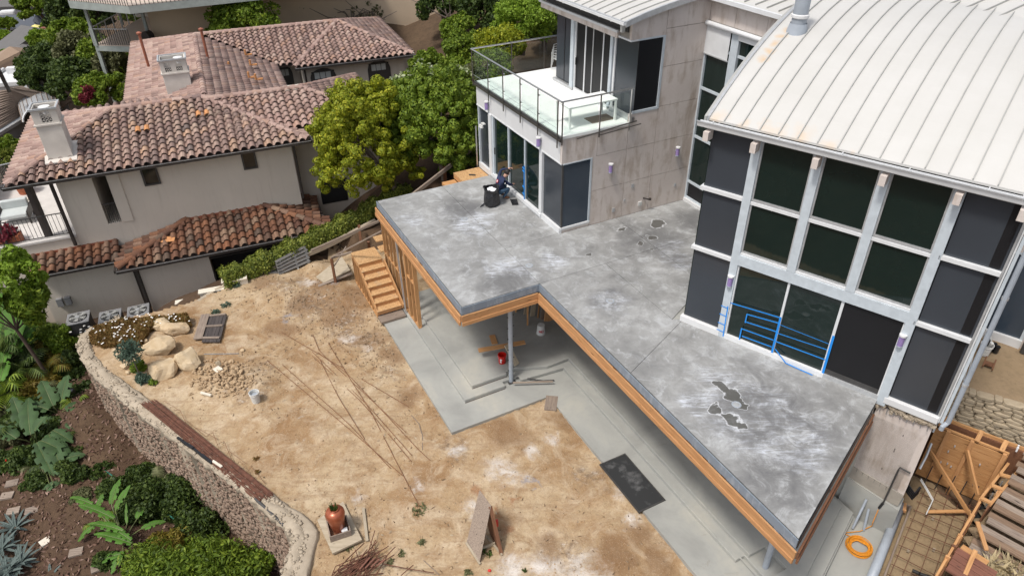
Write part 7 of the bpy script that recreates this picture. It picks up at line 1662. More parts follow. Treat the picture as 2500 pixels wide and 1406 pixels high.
def bigleaf(m, base, dirv, L, w, droop, fold=.25, split=0.0, g=None):
    d = np.array(dirv, float); d /= np.linalg.norm(d); s = np.cross(d, [0, 0, 1.0]); s /= np.linalg.norm(s)+1e-9; u = np.cross(s, d); K = 12; C_, Wd = [], []; p = np.array(base, float)
    for k in range(K+1):
        t = k/K; C_.append(p.copy()); Wd.append(w*math.sin(math.pi*min(1, .06+.94*t))**.55*(1-.25*t)); dd = d-np.array([0, 0, 1.0])*droop*t*1.6; dd /= np.linalg.norm(dd); p = p+dd*L/K
    for sd in (-1, 1):
        vs = []
        for k in range(K+1):
            j = 0 if g is None else g.normal()*.05*w
            vs += [C_[k], C_[k]+s*sd*Wd[k]*.6+u*Wd[k]*fold*.6, C_[k]+s*sd*(Wd[k]+j)+u*Wd[k]*fold*.7-np.array([0, 0, 1])*Wd[k]*.18]
        fs = []
        for k in range(K):
            gap = split and g is not None and g.random() < split
            for c in range(2):
                if gap and c == 1: continue
                fs.append((3*k+c, 3*k+c+1, 3*(k+1)+c+1, 3*(k+1)+c))
        m.add(vs, fs)
    rib = C_; return rib
def bop(lb, base, L, mat, seed, cat='bird of paradise plant'):
    t = thing('bird_of_paradise', lb, cat, base); g = np.random.default_rng(seed)
    for (px, py, qx, qy, z0, z1, w) in L:
        p, q = P(px, py, z0), P(qx, qy, z1); d = q-p; Ln = np.linalg.norm(d)
        m = MB(); rib = bigleaf(m, p, d/Ln+np.array([0, 0, .22]), Ln*1.03, w, .28+.15*g.random(), .3, .35, g)
        lf_ = m.build('leaf', mat, t, smooth=True)
        MB().tube(rib, .014, 5, r1=.004).build('midrib', 'stem', lf_)
        MB().tube([base, (np.array(base)+p)/2+np.array([0, 0, .1]), p], .022, 5, r1=.014).build('stalk', 'stem', t)
    return t
bop('green bird of paradise plant in the mulch below the retaining wall', P(305, 1330, -6.6), [(278, 1265, 190, 1228, -5.7, -5.5, .17), (282, 1245, 316, 1183, -5.7, -5.3, .14), (272, 1230, 292, 1165, -5.8, -5.4, .15), (310, 1280, 308, 1225, -5.9, -5.6, .05), (300, 1295, 212, 1275, -5.8, -5.9, .18), (322, 1325, 230, 1303, -6.0, -6.0, .19), (320, 1318, 262, 1282, -5.9, -5.8, .14), (345, 1290, 404, 1272, -5.9, -5.9, .15), (235, 1280, 188, 1320, -6.0, -6.3, .15), (225, 1230, 170, 1212, -6.0, -6.0, .14), (300, 1350, 220, 1380, -6.2, -6.4, .16), (335, 1265, 350, 1235, -6.0, -5.9, .13), (240, 1235, 252, 1205, -6.0, -5.8, .12), (300, 1345, 270, 1400, -6.2, -6.4, .14)], 'bop', 1)
bop('tall bird of paradise with upright torn leaves at the left edge', P(20, 900, -6.2), [(22, 830, -2, 712, -4.6, -3.6, .42), (30, 850, 62, 725, -4.6, -3.6, .38), (32, 860, 105, 757, -4.8, -4.2, .34), (40, 865, 88, 792, -5.0, -4.6, .28), (5, 890, 22, 835, -5.2, -4.8, .32), (0, 930, 18, 880, -5.3, -5.0, .28), (45, 860, 84, 828, -5.4, -5.1, .12), (62, 845, 130, 810, -5.5, -5.2, .12)], 'bop', 2)
bop('broad dark bird of paradise spreading over the mulch by the dirt mound', P(150, 1020, -6.3), [(130, 990, 100, 925, -5.7, -5.1, .36), (150, 980, 165, 915, -5.7, -5.2, .32), (160, 1000, 205, 985, -5.7, -5.8, .30), (165, 1030, 215, 1060, -5.8, -6.1, .30), (130, 1030, 80, 1030, -5.8, -5.9, .30), (145, 1050, 140, 1110, -5.9, -6.2, .3), (118, 1000, 60, 985, -5.7, -5.6, .3)], 'bop_shaded', 9)
bop('dark shaded bird of paradise with huge leaves left of the wall', P(95, 1090, -6.6), [(60, 1040, 30, 968, -5.9, -5.3, .34), (75, 1060, 66, 965, -5.8, -5.3, .34), (85, 1050, 112, 1015, -5.6, -5.3, .3), (100, 1075, 170, 1110, -5.7, -6.1, .36), (130, 1050, 178, 1080, -5.7, -6.0, .26), (120, 1060, 160, 1170, -5.8, -6.3, .36), (160, 1120, 208, 1108, -6.1, -6.1, .26), (90, 1080, 130, 1160, -5.8, -6.3, .3), (120, 1180, 150, 1195, -6.3, -6.5, .25), (130, 1180, 95, 1218, -6.3, -6.6, .22), (40, 1070, -15, 1040, -5.9, -5.7, .32), (60, 1090, 20, 1130, -6.0, -6.4, .28), (150, 1140, 180, 1180, -6.2, -6.5, .2)], 'bop_shaded', 3)
def agave(lb, px, py, n, r, seed):
    c = P(px, py, -6.75); t = thing('agave', lb, 'agave', c); g = np.random.default_rng(seed)
    for i in range(n):
        a = i*2.4+g.random()*.4; e = .25+.7*(i/n); m = MB(); bigleaf(m, c, np.array([math.cos(a)*math.cos(e), math.sin(a)*math.cos(e), math.sin(e)]), r*(.8+.4*g.random()), .055, .35, .5); m.build('leaf', 'agave', t)
    return t
for k, (px, py, lb) in enumerate(((38, 1290, 'grey-blue agave nearest the stepping stones, topmost of the agaves'), (5, 1340, 'grey-blue agave cut by the left frame edge'), (50, 1375, 'grey-blue agave at the bottom left, right of the others'), (15, 1400, 'grey-blue agave in the very bottom left corner'), (125, 1410, 'small grey-blue agave at the bottom edge away from the others'))): agave(lb, px, py, 22 if k < 4 else 9, .62 if k < 4 else .4, k)
for k, (px, py, r, lb) in enumerate(((30, 1180, .3, 'flat brown stepping stone below the red stake, farthest of the path'), (18, 1210, .2, 'flat stepping stone at the left edge, second of the path'), (33, 1248, .3, 'flat stepping stone above the agaves'), (78, 1246, .4, 'flat stepping stone right of the agaves'), (186, 1348, .3, 'flat stepping stone left of the bird of paradise leaves'), (240, 1385, .5, 'large pale stepping stone at the bottom beside the fallen leaf'), (115, 1320, .9, 'faint brown stepping stone half buried in mulch'))):
    c = P(px, py, -6.72); zc_ = float(hz(np.array([[c[0]]]), np.array([[c[1]]]))[0, 0]); c = P(px, py, zc_); fr = Frame(c, az(r), az(r+math.pi/2)); m = MB(); m.box(fr, -.19, .19, -.14, .14, zc_-.03, zc_+.05); tagp(m.build('stepping_stone', 'weathered' if k != 6 else 'stone_trim', bevel=.01), lb, 'stepping stone', 'stepping stones')
sk = thing('marker_stake', 'thin wooden stake with red top in the mulch', 'stake', P(28, 1165, -6.7)); beam('stick', 'weathered', P(28, 1165, -6.75), P(17, 1130, -6.2), .03, .03, sk); beam('red_tip', 'red_plastic', P(17, 1130, -6.2), P(14, 1122, -6.05), .034, .034, sk)
tagp(MB().tube([P(175, 1080, -6.5), P(215, 1115, -6.4), P(260, 1150, -6.4), P(300, 1180, -6.5), P(360, 1215, -6.4), P(430, 1270, -6.3)], .022, 6).build('green_hose', simple('green_hose', (.03, .16, .12), .5, .1)), 'green garden hose running down the slope below the retaining wall', 'hose')
tagp(MB().tube([P(160, 940, -5.5), P(180, 955, -5.5)], .07, 10).build('black_pipe_end', 'black_plastic'), 'short black pipe end lying on the slope by the far end of the wall', 'pipe')
for k, (x, y, a) in enumerate(((105, 935, .2), (112, 925, .4), (122, 930, 1.1), (98, 930, .7))): tagp(beam('scrap_stick', 'weathered', P(x-10, y+4, -5.85), P(x+12, y-4, -5.8), .06, .03), ('lowest', 'uppermost', 'rightmost', 'leftmost')[k]+' of the loose sticks lying under the golden shrub', 'stick', 'loose sticks')
# mulch litter
g_ = np.random.default_rng(77); q = np.stack([g_.uniform(-22, -5, 16000), g_.uniform(8, 22, 16000)], 1); ok = ~inpoly(q[:, 0], q[:, 1], ypoly); q = q[ok]; zq = hz_in(q[:, 0:1], q[:, 1:2])[:, 0]
tagp(leaves(np.stack([q[:, 0], q[:, 1], zq+.03], 1), .055, leafm('dry_leaf_litter', (.13, .07, .05), (.21, .125, .09), (.34, .23, .18), .05), 'leaf_litter', aspect=2.6), 'reddish dry leaf litter covering the lower garden soil', 'leaf litter', kind='stuff')
m = MB(); c = P(160, 1240, -6.7); bigleaf(m, c, (1, .2, .05), .35, .1, .1); tagp(m.build('fallen_leaf', 'leaf_gold'), 'yellowing fallen leaf lying on the mulch', 'leaf')
# arching fronds and long leaves that fill the shaded planting
def fronds(lb, c, n, L, mat, seed):
    g = np.random.default_rng(seed); c = np.array(c, float); t = thing('arching_palm', lb, 'palm plant', c); v, f = [], []; st = MB()
    for i in range(n):
        a = g.random()*6.28; e = .35+.9*g.random(); d = np.array([math.cos(a)*math.cos(e), math.sin(a)*math.cos(e), math.sin(e)]); p = c.copy(); s = np.array([-math.sin(a), math.cos(a), 0]); l = L*(.7+.5*g.random()); pts = [p]
        for k in range(14):
            t_ = k/14; dd = d-np.array([0, 0, 1.5*t_*t_]); dd /= np.linalg.norm(dd); q = p+dd*l/14
            for sd in (-1, 1):
                w = l*.30*math.sin(math.pi*(.08+.9*t_)); b = len(v); tip = q+s*sd*w+dd*l*.08-np.array([0, 0, w*.45]); v += [p, q, tip+dd*.01, tip]; f.append((b, b+1, b+2, b+3))
            p = q; pts.append(p)
        st.tube(pts[::3], .012, 4, r1=.004)
    npmesh('fronds', np.array(v), np.array(f), mat, t); st.build('stems', 'stem', t); return t
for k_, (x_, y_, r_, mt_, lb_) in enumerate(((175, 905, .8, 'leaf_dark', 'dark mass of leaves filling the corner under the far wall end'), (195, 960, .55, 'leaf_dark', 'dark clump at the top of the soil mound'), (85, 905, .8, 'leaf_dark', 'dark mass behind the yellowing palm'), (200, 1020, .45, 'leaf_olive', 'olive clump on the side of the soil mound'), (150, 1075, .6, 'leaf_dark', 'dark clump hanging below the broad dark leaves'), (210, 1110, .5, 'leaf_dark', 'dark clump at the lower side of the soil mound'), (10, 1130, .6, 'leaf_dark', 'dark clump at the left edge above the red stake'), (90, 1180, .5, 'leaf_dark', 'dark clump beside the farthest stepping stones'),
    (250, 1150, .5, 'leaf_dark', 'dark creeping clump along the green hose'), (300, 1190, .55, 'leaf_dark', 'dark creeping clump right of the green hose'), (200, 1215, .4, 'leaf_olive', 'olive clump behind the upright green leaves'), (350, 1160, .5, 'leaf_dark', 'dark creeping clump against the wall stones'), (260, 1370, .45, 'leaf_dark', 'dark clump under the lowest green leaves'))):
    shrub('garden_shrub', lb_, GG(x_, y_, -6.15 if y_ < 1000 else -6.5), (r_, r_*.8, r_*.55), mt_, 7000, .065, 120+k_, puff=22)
for k_, (x_, y_, z_, n_, L_, mt_, lb_) in enumerate(((60, 900, -5.6, 16, 1.1, 'leaf_dark', 'dark arching palm behind the shaded giant leaves'), (15, 960, -5.9, 16, 1.2, 'leaf_mid', 'green arching palm at the left frame edge'), (120, 905, -5.9, 14, .9, 'leaf_gold', 'yellowing palm near the far end of the retaining wall'), (150, 960, -6.0, 12, .7, 'leaf_olive', 'olive palm beside the dirt mound of the wall'),
    (200, 1060, -6.3, 13, .7, 'leaf_dark', 'dark palm spilling over the soil mound'), (190, 1000, -6.1, 13, .7, 'leaf_mid', 'green palm between broad leaves and the wall'), (100, 1150, -6.6, 14, .7, 'leaf_olive', 'olive palm over the mulch below the giant leaves'), (40, 1050, -6.2, 16, 1.0, 'leaf_dark', 'dark palm behind the stepping stone path'), (130, 1130, -6.4, 14, .8, 'leaf_dark', 'dark palm under the drooping giant leaf'), (250, 1290, -6.6, 12, .6, 'leaf_mid', 'small green palm amid the bird of paradise leaves'), (90, 800, -5.2, 14, 1.0, 'leaf_mid', 'green palm against the stucco wall corner'), (390, 1180, -6.3, 12, .6, 'leaf_olive', 'small olive palm at the wall foot'), (5, 860, -5.0, 14, 1.2, 'leaf_dark', 'dark palm under the upright torn leaves'))): fronds(lb_, P(x_, y_, z_), n_, L_, mt_, 80+k_)
# landing boards by the balcony end
ld = thing('timber_landing', 'small plywood landing with timber steps at the far end of the deck', 'landing', DK(8, 1.5, -.3)); boxo('landing_board', 'osb', DK, 7.53, 8.5, .9, 2.0, -.12, -.06, ld); boxo('step_board', 'lumber', DK, 7.6, 8.4, .35, .88, -.42, -.30, ld); boxo('landing_edge', 'lumber', DK, 7.55, 8.48, .9, 1.98, -.28, -.125, ld); boxo('step_board', 'lumber', DK, 7.7, 8.3, .0, .33, -.68, -.56, ld)
gpn = thing('glass_screen', 'frameless glass screen with steel post beside the far deck corner', 'glass screen', DK(8.7, 2, 0)); boxo('glass_pane', 'clear', DK, 8.6, 8.62, 2.1, 2.9, .05, 1.5, gpn); beam('post', 'steel', DK(8.62, 2.0, -.2), DK(8.62, 2.0, 1.6), .05, .05, gpn)
# ------------------------------------------------------------------ tan house with balconies behind
TN = thing('tan_house', 'tan stucco house with two stacked grey-green balconies behind the tiled roofs', 'house', P(400, 100, -.2))
zl, zu = -.15, 2.75
q = [P(231, 112, zl), P(330, 116, zl), P(378, 98, zl), P(362, 36, zl), P(350, 38, zl)]
lo = [P(231, 112, zl), P(380, 117, zl), P(378, 60, zl), P(361, 36, zl)]
MB().prism(lo, (0, 0, -.32)).build('lower_balcony', 'trim_green', TN); MB().prism([p+np.array([0, 0, .01]) for p in lo], (0, 0, .03)).build('balcony_floor', 'deck_tan', TN)
up = [P(165, 2, zu), P(313, 16, zu), P(900, -45, zu), P(900, -110, zu), P(165, -90, zu)]
MB().prism(up, (0, 0, -.42)).build('upper_balcony', 'trim_green', TN); MB().prism([p+np.array([0, 0, .01]) for p in up], (0, 0, .03)).build('upper_floor', 'deck_tan', TN)
wd_ = P(900, -30, zu-.42)-P(315, 30, zu-.42); wd_[2] = 0; wd_ /= np.linalg.norm(wd_); wn = np.array([-wd_[1], wd_[0], 0]); wb_ = P(380, 105, zl-.3)
wf = Frame(wb_, wd_, wn); boxo('wall', 'stucco_tan', wf, 0, 26, 0, 8, -7, zu-.43, TN)
def rail(p, q, n, z, h=1.0, par=TN):
    for t in np.linspace(0, 1, n): beam('baluster', 'trim_green' if False else 'dark_metal', p*(1-t)+q*t, p*(1-t)+q*t+np.array([0, 0, h]), .03, .03, par)
    beam('rail', 'gutter', p+np.array([0, 0, h]), q+np.array([0, 0, h]), .06, .05, par)
rail(lo[0], P(322, 113, zl), 18, zl); rail(lo[3], lo[0], 2, zl)
sc_ = MB(); sc_.add([lo[0], lo[3], lo[3]+np.array([0, 0, 1]), lo[0]+np.array([0, 0, 1])], [(0, 1, 2, 3)])
for t in np.linspace(0, 1, 9): p = lo[0]*(1-t)+lo[3]*t; beam('railing_post', 'gutter', p, p+np.array([0, 0, 1.0]), .05, .05, TN)
for t in np.linspace(.02, .98, 40): p = lo[0]*(1-t)+lo[3]*t; beam('baluster', 'dark_metal', p, p+np.array([0, 0, 1.0]), .018, .018, TN)
rail(up[0], up[1], 26, zu, 1.0); rail(up[1], P(640, -18, zu), 34, zu, 1.0)
for px, py, z0, z1 in ((212, 18, -.1, 2.4), (300, 62, zl, 2.4), (366, 98, zl, 2.4)):
    p = P(px, py if z0 != -.1 else 110, z0); beam('column', 'trim_green', P(*((px, py) if px != 212 else (237, 112)), zl), np.array([*P(*((px, py) if px != 212 else (237, 112)), zl)[:2], zu-.42]), .16, .16, TN)
p = P(240, 122, zl-.3); beam('column', 'trim_green', p, np.array([p[0], p[1], -9.0]), .2, .2, TN)
t = thing('covered_barbecue', 'dark barrel shapes stacked under a grey cover on the lower tan balcony', 'barbecue', P(362, 100, zl)); boxo('cover', 'terrace_floor', Frame(P(366, 62, zl), wd_, wn), -.7, .6, -.3, .5, zl+.6, zl+.85, t, bevel=.1); MB().tube([P(355, 92, zl+.3), P(368, 88, zl+.3)], .35, 12).build('barrel', 'bronze', t)
# ------------------------------------------------------------------ background trees and houses
def btree(lb, px, py, dist, rx, ry, mat, seed, ls=None, n=60, per=150, cat='tree', trunk='bark_dark', jit=.7, pr=None, extra=None):
    c = D(px, py, dist); k = dist/PF; r = (rx*k, rx*k*.9, ry*k*1.0); pr = pr or min(r)*.36
    b = c-np.array([0, 0, r[2]*1.25]); return tree('background_tree' if cat == 'tree' else 'background_shrub', lb, cat, b, c, r, mat, n, pr, per, ls or max(.09, dist*.0024), seed, trunk, .12+dist*.001, limbs=5, jit=jit, extra=extra)
BT = [('bright green tree at the left front of the tan wall', 603, 45, 50, 62, 52, 'leaf_mid', 1), ('low green shrub spilling over the tan wall foot', 555, 85, 49.5, 45, 24, 'leaf_mid', 2), ('tall dark cypress in front of the tan wall, left one', 735, 25, 55, 36, 48, 'leaf_dark', 3), ('dark pine leaning beside the cypress', 690, 10, 56, 28, 34, 'leaf_dark', 4), ('dark cypress with bare stems, right one', 770, 35, 56, 30, 45, 'leaf_dark', 5),
      ('grey-green bare-stemmed tree right of the cypresses', 860, 30, 56, 52, 40, 'leaf_olive', 6), ('dark tree at the top above the dirt slope', 920, 5, 60, 40, 30, 'leaf_dark', 7), ('wide dark tree with pale twigs above the dirt slope', 1090, 12, 51, 68, 34, 'leaf_dark', 8), ('dark bushy tree at the top right of the slope', 1180, 25, 50, 55, 40, 'leaf_dark', 9), ('light-tipped green tree on the middle of the slope', 1120, 78, 46, 36, 36, 'leaf_mid', 10),
      ('round green tree below the light-tipped one', 1130, 120, 43, 42, 34, 'leaf_mid', 11), ('bright yellow-green clumped tree behind the balcony glass, upper one', 1275, 55, 41, 62, 50, 'leaf_bright', 12), ('golden clumped tree behind the balcony glass, lower one', 1225, 110, 39.5, 42, 32, 'leaf_yellow', 13), ('dark green tree hidden behind the balcony glass', 1200, 170, 38, 45, 35, 'leaf_mid', 14), ('dark scrub at the top centre beside the tan wall', 975, 25, 60, 34, 26, 'leaf_dark', 53), ('dark scrub behind the bright clumped tree', 1330, 60, 44, 40, 40, 'leaf_dark', 54), ('green bush left of the balcony beside the white spiked tree', 1040, 158, 39, 38, 26, 'leaf_mid', 15), ('bushy green tree just left of the balcony glass', 1110, 175, 37, 34, 28, 'leaf_mid', 16), ('dark reddish bush below the balcony corner', 1150, 190, 36.5, 26, 26, 'leaf_olive', 17), ('dark tree at the top between slope and roof', 1310, 15, 46, 40, 30, 'leaf_bright', 18),
      ('big dark eucalyptus by the tan balcony at the top left', 185, 45, 95, 46, 48, 'leaf_dark', 20), ('dark eucalyptus crown right of the big one', 225, 30, 90, 34, 40, 'leaf_dark', 21), ('round green tree at the very top left', 95, 14, 190, 42, 18, 'leaf_mid', 22), ('small green tree beside the parked white car', 15, 58, 180, 16, 8, 'leaf_mid', 23), ('yellow-green tree by the yellow canopy', 127, 72, 120, 18, 12, 'leaf_bright', 24), ('bright hedge tree behind the brown roof', 92, 92, 115, 16, 12, 'leaf_bright', 25), ('round green bush left of the grey gabled roof', 23, 142, 95, 17, 11, 'leaf_bright', 26), ('yellow-green bush at the left edge', 8, 90, 130, 18, 8, 'leaf_bright', 27),
      ('green tree behind the tan balcony, upper left', 170, 92, 75, 34, 26, 'leaf_mid', 28), ('bright green tree left of the tan balcony', 205, 80, 72, 26, 22, 'leaf_mid', 29), ('green tree in the valley right of the gabled roof', 112, 118, 78, 32, 22, 'leaf_mid', 30), ('wide dark tree left of the balcony posts', 125, 172, 66, 58, 36, 'leaf_dark', 31), ('tree with pale leaf tips left of the balcony posts', 198, 140, 62, 42, 40, 'leaf_olive', 32), ('green tree between the balcony posts', 255, 150, 60, 44, 40, 'leaf_mid', 33), ('dark tree under the balcony, lower', 190, 195, 58, 52, 36, 'leaf_dark', 34), ('olive tree under the balcony beside the tiled gutter', 285, 180, 56, 38, 44, 'leaf_olive', 35), ('green shrub below the balcony near the red flowers', 245, 222, 52, 50, 28, 'leaf_mid', 36), ('dark round tree behind the stone chimney', 95, 205, 60, 36, 26, 'leaf_dark', 37), ('green trees beyond the balcony railing', 330, 40, 70, 26, 16, 'leaf_mid', 38), ('green bush in the lower left corner behind the terrace', 15, 365, 44, 30, 18, 'leaf_mid', 39), ('green hedge behind the terrace at the left edge', 30, 385, 41, 30, 14, 'leaf_hedge', 40)]
for lb, px, py, d_, rx, ry, mt_, sd_ in BT:
    cl = mt_ in ('leaf_bright', 'leaf_yellow') and d_ < 50
    btree(lb, px, py, d_, rx, ry, mt_, sd_, n=90 if cl else (70 if rx > 40 else 42), per=220 if cl else 150, ls=.085 if cl else None, pr=.42 if cl else None)
for k, (px, py, d_, r) in enumerate(((213, 225, 51, 14), (205, 240, 50, 10), (1235, 22, 47, 12), (1150, 205, 36, 10))):
    c = D(px, py, d_); a_, b_ = blobpts(c, r*d_/PF, 260, .2); tagp(leaves(a_, .12, 'red_leaf', 'red_flowers'), ('red flowering bush below the balcony', 'smaller red flowering bush near the tiled ridge', 'red flowers at the top of the slope', 'dark red leaves below the balcony corner')[k], 'flowers')
# bare pale twigs
for k, (px, py, d_) in enumerate(((860, 25, 54), (1100, 20, 49.5), (905, 40, 53))):
    m = MB(); c = D(px, py+30, d_); g = np.random.default_rng(k)
    for i in range(16):
        e = D(px+g.normal()*45, py+g.normal()*18, d_+g.normal()); m.tube([c, (c+e)/2+g.normal(size=3)*.3, e], .05, 4, r1=.015)
    tagp(m.build('bare_branches', 'bark'), ('pale bare branches right of the cypresses', 'pale bare twigs spreading over the dark tree on the slope', 'thin bare stems above the tiled ridge')[k], 'branches')
def fhouse(lb, px, py, dist, w, d, a, roof, wall='wall_grey', rh=1.6, hh=3.0, hip=False, flat=False):
    c = D(px, py, dist); t = thing('far_house', lb, 'house', c-np.array([0, 0, hh])); fr = Frame(c, az(a), az(a+math.pi/2)); z = c[2]
    boxo('wall', wall, fr, -w/2+.4, w/2-.4, -d/2+.4, d/2-.4, z-hh-4, z-.05, t)
    if flat: boxo('roof', roof, fr, -w/2, w/2, -d/2, d/2, z-.05, z+.25, t); return t, fr, z
    i = d/2 if hip else 0
    v = [fr(-w/2, -d/2, z), fr(w/2, -d/2, z), fr(w/2, d/2, z), fr(-w/2, d/2, z), fr(-w/2+i, 0, z+rh), fr(w/2-i, 0, z+rh)]
    MB().add(v+[x-np.array([0, 0, .25]) for x in v[:4]], [(0, 1, 5, 4), (2, 3, 4, 5), (3, 0, 4), (1, 2, 5), (0, 1, 7, 6), (1, 2, 8, 7), (2, 3, 9, 8), (3, 0, 6, 9), (6, 7, 8, 9)]).build('roof', roof, t)
    return t, fr, z
t, fr, z = fhouse('long slate blue roofed house at the top left', 88, 55, 200, 13.5, 9, .15, 'roof_blue', 'roof_white', 1.8)
for k in range(7): boxo('window', 'glass_win', fr, -5.6+1.7*k, -4.3+1.7*k, -4.17, -4.12, z-1.6, z-.5, t)
for u in (-4, -1.5, 1, 3.5, 5): boxo('roof_vent', 'roof_white', fr, u, u+.35, -2.2, -1.8, z+.8, z+1.25, t)
fhouse('dark roofed wing right of the slate blue roof', 135, 48, 195, 7, 6, .9, 'roof_blue', 'wall_grey'); fhouse('dark shingled house at the very top left', 40, 8, 260, 12, 9, .1, 'roof_grey', 'wall_grey')
t, fr, z = fhouse('brown flat roofed house at the left edge', 42, 92, 150, 8.5, 6, .12, 'roof_brown', 'wall_grey', .5, 2.6); fhouse('pale tan lower roof in front of the brown one', 35, 105, 140, 9, 3.5, .12, 'roof_brown', 'wall_grey', .3, 2.4); fhouse('small brown shed roof below the tan roof', 42, 118, 128, 5, 3, .1, 'roof_brown', 'wall_grey', .4, 2.4)
t, fr, z = fhouse('steep dark gabled roof with brick chimney', 92, 112, 118, 4.5, 12, -.55, 'roof_grey', 'wall_grey', 2.4, 3)
boxo('chimney', 'brick', Frame(D(112, 75, 118), az(.2), az(.2+math.pi/2)), -.5, .5, -.4, .4, D(112, 75, 118)[2]-1.5, D(112, 75, 118)[2]+.4, t)
t, fr, z = fhouse('small white cottage with a window beside the bright hedge', 155, 78, 150, 4, 4, .3, 'roof_grey', 'roof_white', 1.2, 2.6); boxo('window', 'glass_win', fr, -.9, -.1, -1.63, -1.58, z-1.7, z-.5, t)
fhouse('hipped light brown shingle roof below the gabled one', 42, 160, 92, 7, 7, .4, 'roof_brown', 'wall_grey', 1.9, 3, True); fhouse('grey hipped roof behind the light brown shingles', 68, 140, 96, 5, 5, .5, 'roof_grey', 'wall_grey', 1.4, 3, True)
t, fr, z = fhouse('dazzling white flat roofed house at the left', 35, 193, 76, 4.6, 3.8, .25, 'roof_white', 'roof_white', .3, 3, flat=True); boxo('skylight', 'roof_white', fr, -.6, .2, .6, 1.2, z+.25, z+.75, t); MB().tube([fr(-1.2, 1.8, z+.4), fr(-1.4, -1.2, z+.4)], .15, 8).build('duct', 'roof_white', t)
tagp(boxo('white_car', 'roof_white', Frame(D(20, 32, 215), az(.3), az(.3+math.pi/2)), -1.6, 1.6, -.9, .9, D(20, 32, 215)[2]-.6, D(20, 32, 215)[2]+.6, bevel=.4), 'small white parked car far off at the top left', 'car')
yc = D(89, 72, 175); m = MB(); m.lathe(yc, [(0, .9), (1.8, .2), (2.1, 0)], 8); t = thing('yellow_umbrella', 'pale yellow patio umbrella beside the slate blue house', 'umbrella', yc-np.array([0, 0, 2])); m.build('canopy', 'yellow_canopy', t); MB().tube([yc-np.array([0, 0, 2]), yc], .05, 5).build('pole', 'gutter', t)
# neighbouring brown plank roof with an arched dormer and stone chimney
zr = -4.2
NB = thing('dormer_house', 'house with brown plank roof, arched dormer and stone chimney at the left edge', 'house', P(60, 300, zr-3))
rf = [P(-120, 330, zr-1.2), P(-60, 430, zr-1.4)]
r0_, r1_, r2_, r3_ = P(-60, 228, zr+.9), P(24, 220, zr+1.15), P(62, 278, zr-.75), P(-60, 352, zr-.75)
face = [r0_, r1_, r2_, r3_]
def plankface(c, n, mat, nm):
    for i in range(n):
        a, b = i/n+.004, (i+1)/n-.004
        q_ = [quadf(c, 0, a), quadf(c, 1, a), quadf(c, 1, b), quadf(c, 0, b)]; MB().prism(q_, (0, 0, .05+.03*(i % 2))).build(nm, mat, NB)
plankface([r0_, r1_, r2_, r3_], 14, 'roof_slatbrown', 'roof_plank')
e1, e2 = P(186, 241, zr-.6), P(150, 266, zr-.8)
plankface([r1_, P(40, 214, zr+1.1), e1, e2], 1, 'roof_slatbrown', 'roof_plank'); plankface([r1_, e1, e2, r2_], 9, 'roof_slatbrown', 'roof_plank')
MB().prism([P(24, 217, zr+1.2), P(60, 212, zr+.6), P(188, 238, zr-.6), P(184, 243, zr-.6)], (0, 0, .08)).build('ridge', 'roof_slatbrown', NB)
MB().prism([r2_+np.array([0, 0, -.05]), r3_+np.array([0, 0, -.05]), P(-60, 360, zr-.75), P(62, 286, zr-.75)], (0, 0, -.2)).build('eave_trim', 'gutter', NB)
wl = [P(-60, 370, zr-1.0), P(60, 292, zr-1.0), P(150, 272, zr-1.0), P(160, 240, zr-1.0)]
MB().prism(wl+[P(0, 240, zr-1)], (0, 0, -5)).build('wall', 'wall_grey', NB)
d0, d1 = P(55, 300, zr-.6), P(150, 262, zr-.6); dd = d1-d0; Ld = np.linalg.norm(dd); dd /= Ld; back = P(40, 245, zr+.1)-d0; m = MB()
ar = [d0+dd*Ld*(.5-.5*math.cos(a))+np.array([0, 0, .75*math.sin(a)]) for a in np.linspace(0, math.pi, 13)]; br = [q_+back*(.75+.25*math.sin(math.pi*i/12)) for i, q_ in enumerate(ar)]
for i in range(12): m.add([ar[i], ar[i+1], br[i+1], br[i]], [(0, 1, 2, 3)])
m.build('dormer_roof', 'gutter', NB)
for i in range(13): beam('dormer_seam', 'roof_slatbrown', ar[i]+np.array([0, 0, .03]), br[i]+np.array([0, 0, .03]), .03, .03, NB)
MB().add(ar, [tuple(range(13))]).build('dormer_front', 'glass_win', NB)
ac = sum(ar)/13; MB().tube([q_+(ac-q_)*.05+(q_-br[i])/np.linalg.norm(q_-br[i])*.03 for i, q_ in enumerate(ar)], .06, 5).build('dormer_trim', 'fascia', NB)
for f in (.3, .5, .7): p = d0+dd*Ld*f+(ar[6]-br[6])/np.linalg.norm(ar[6]-br[6])*.02; beam('dormer_mullion', 'fascia', p, p+np.array([0, 0, .68*math.sin(math.acos(1-2*f)) if True else .6]), .06, .06, NB)
cz = P(104, 232, zr-.2); cf = Frame(cz, az(.35), az(.35+math.pi/2)); sc3 = boxo('stone_chimney', 'pink', cf, -.42, .42, -.42, .42, zr-1, zr+1.15, NB); boxo('chimney_slab', 'gutter', cf, -.5, .5, -.5, .5, zr+1.15, zr+1.22, sc3); MB().tube([cf(0, 0, zr+1.2), cf(0, 0, zr+1.6)], .12, 8).build('chimney_pot', 'vent_pipe', sc3)
m = MB()
for i in range(90):
    s = i % 2; z = zr-.6+.155*((i//2) % 11); x = -.42+.21*((i//22) % 4)+.02*random.random()
    if s: m.box(cf, x, x+.19, -.45, -.43, z, z+.13)
    else: m.box(cf, .43, .45, x, x+.19, z, z+.13)
m.build('chimney_stones', 'sandstone', sc3, kind='stuff')
beam('leaning_pole', 'dark_metal', P(22, 222, zr+1.3), P(-4, 170, zr+4.5), .2, .2, NB)
rl = thing('side_railing', 'dark metal railing on the wall at the far left edge of the terrace', 'railing', P(10, 420, -1)); a_, b_ = P(-5, 405, -1.2), P(42, 395, -1.2)
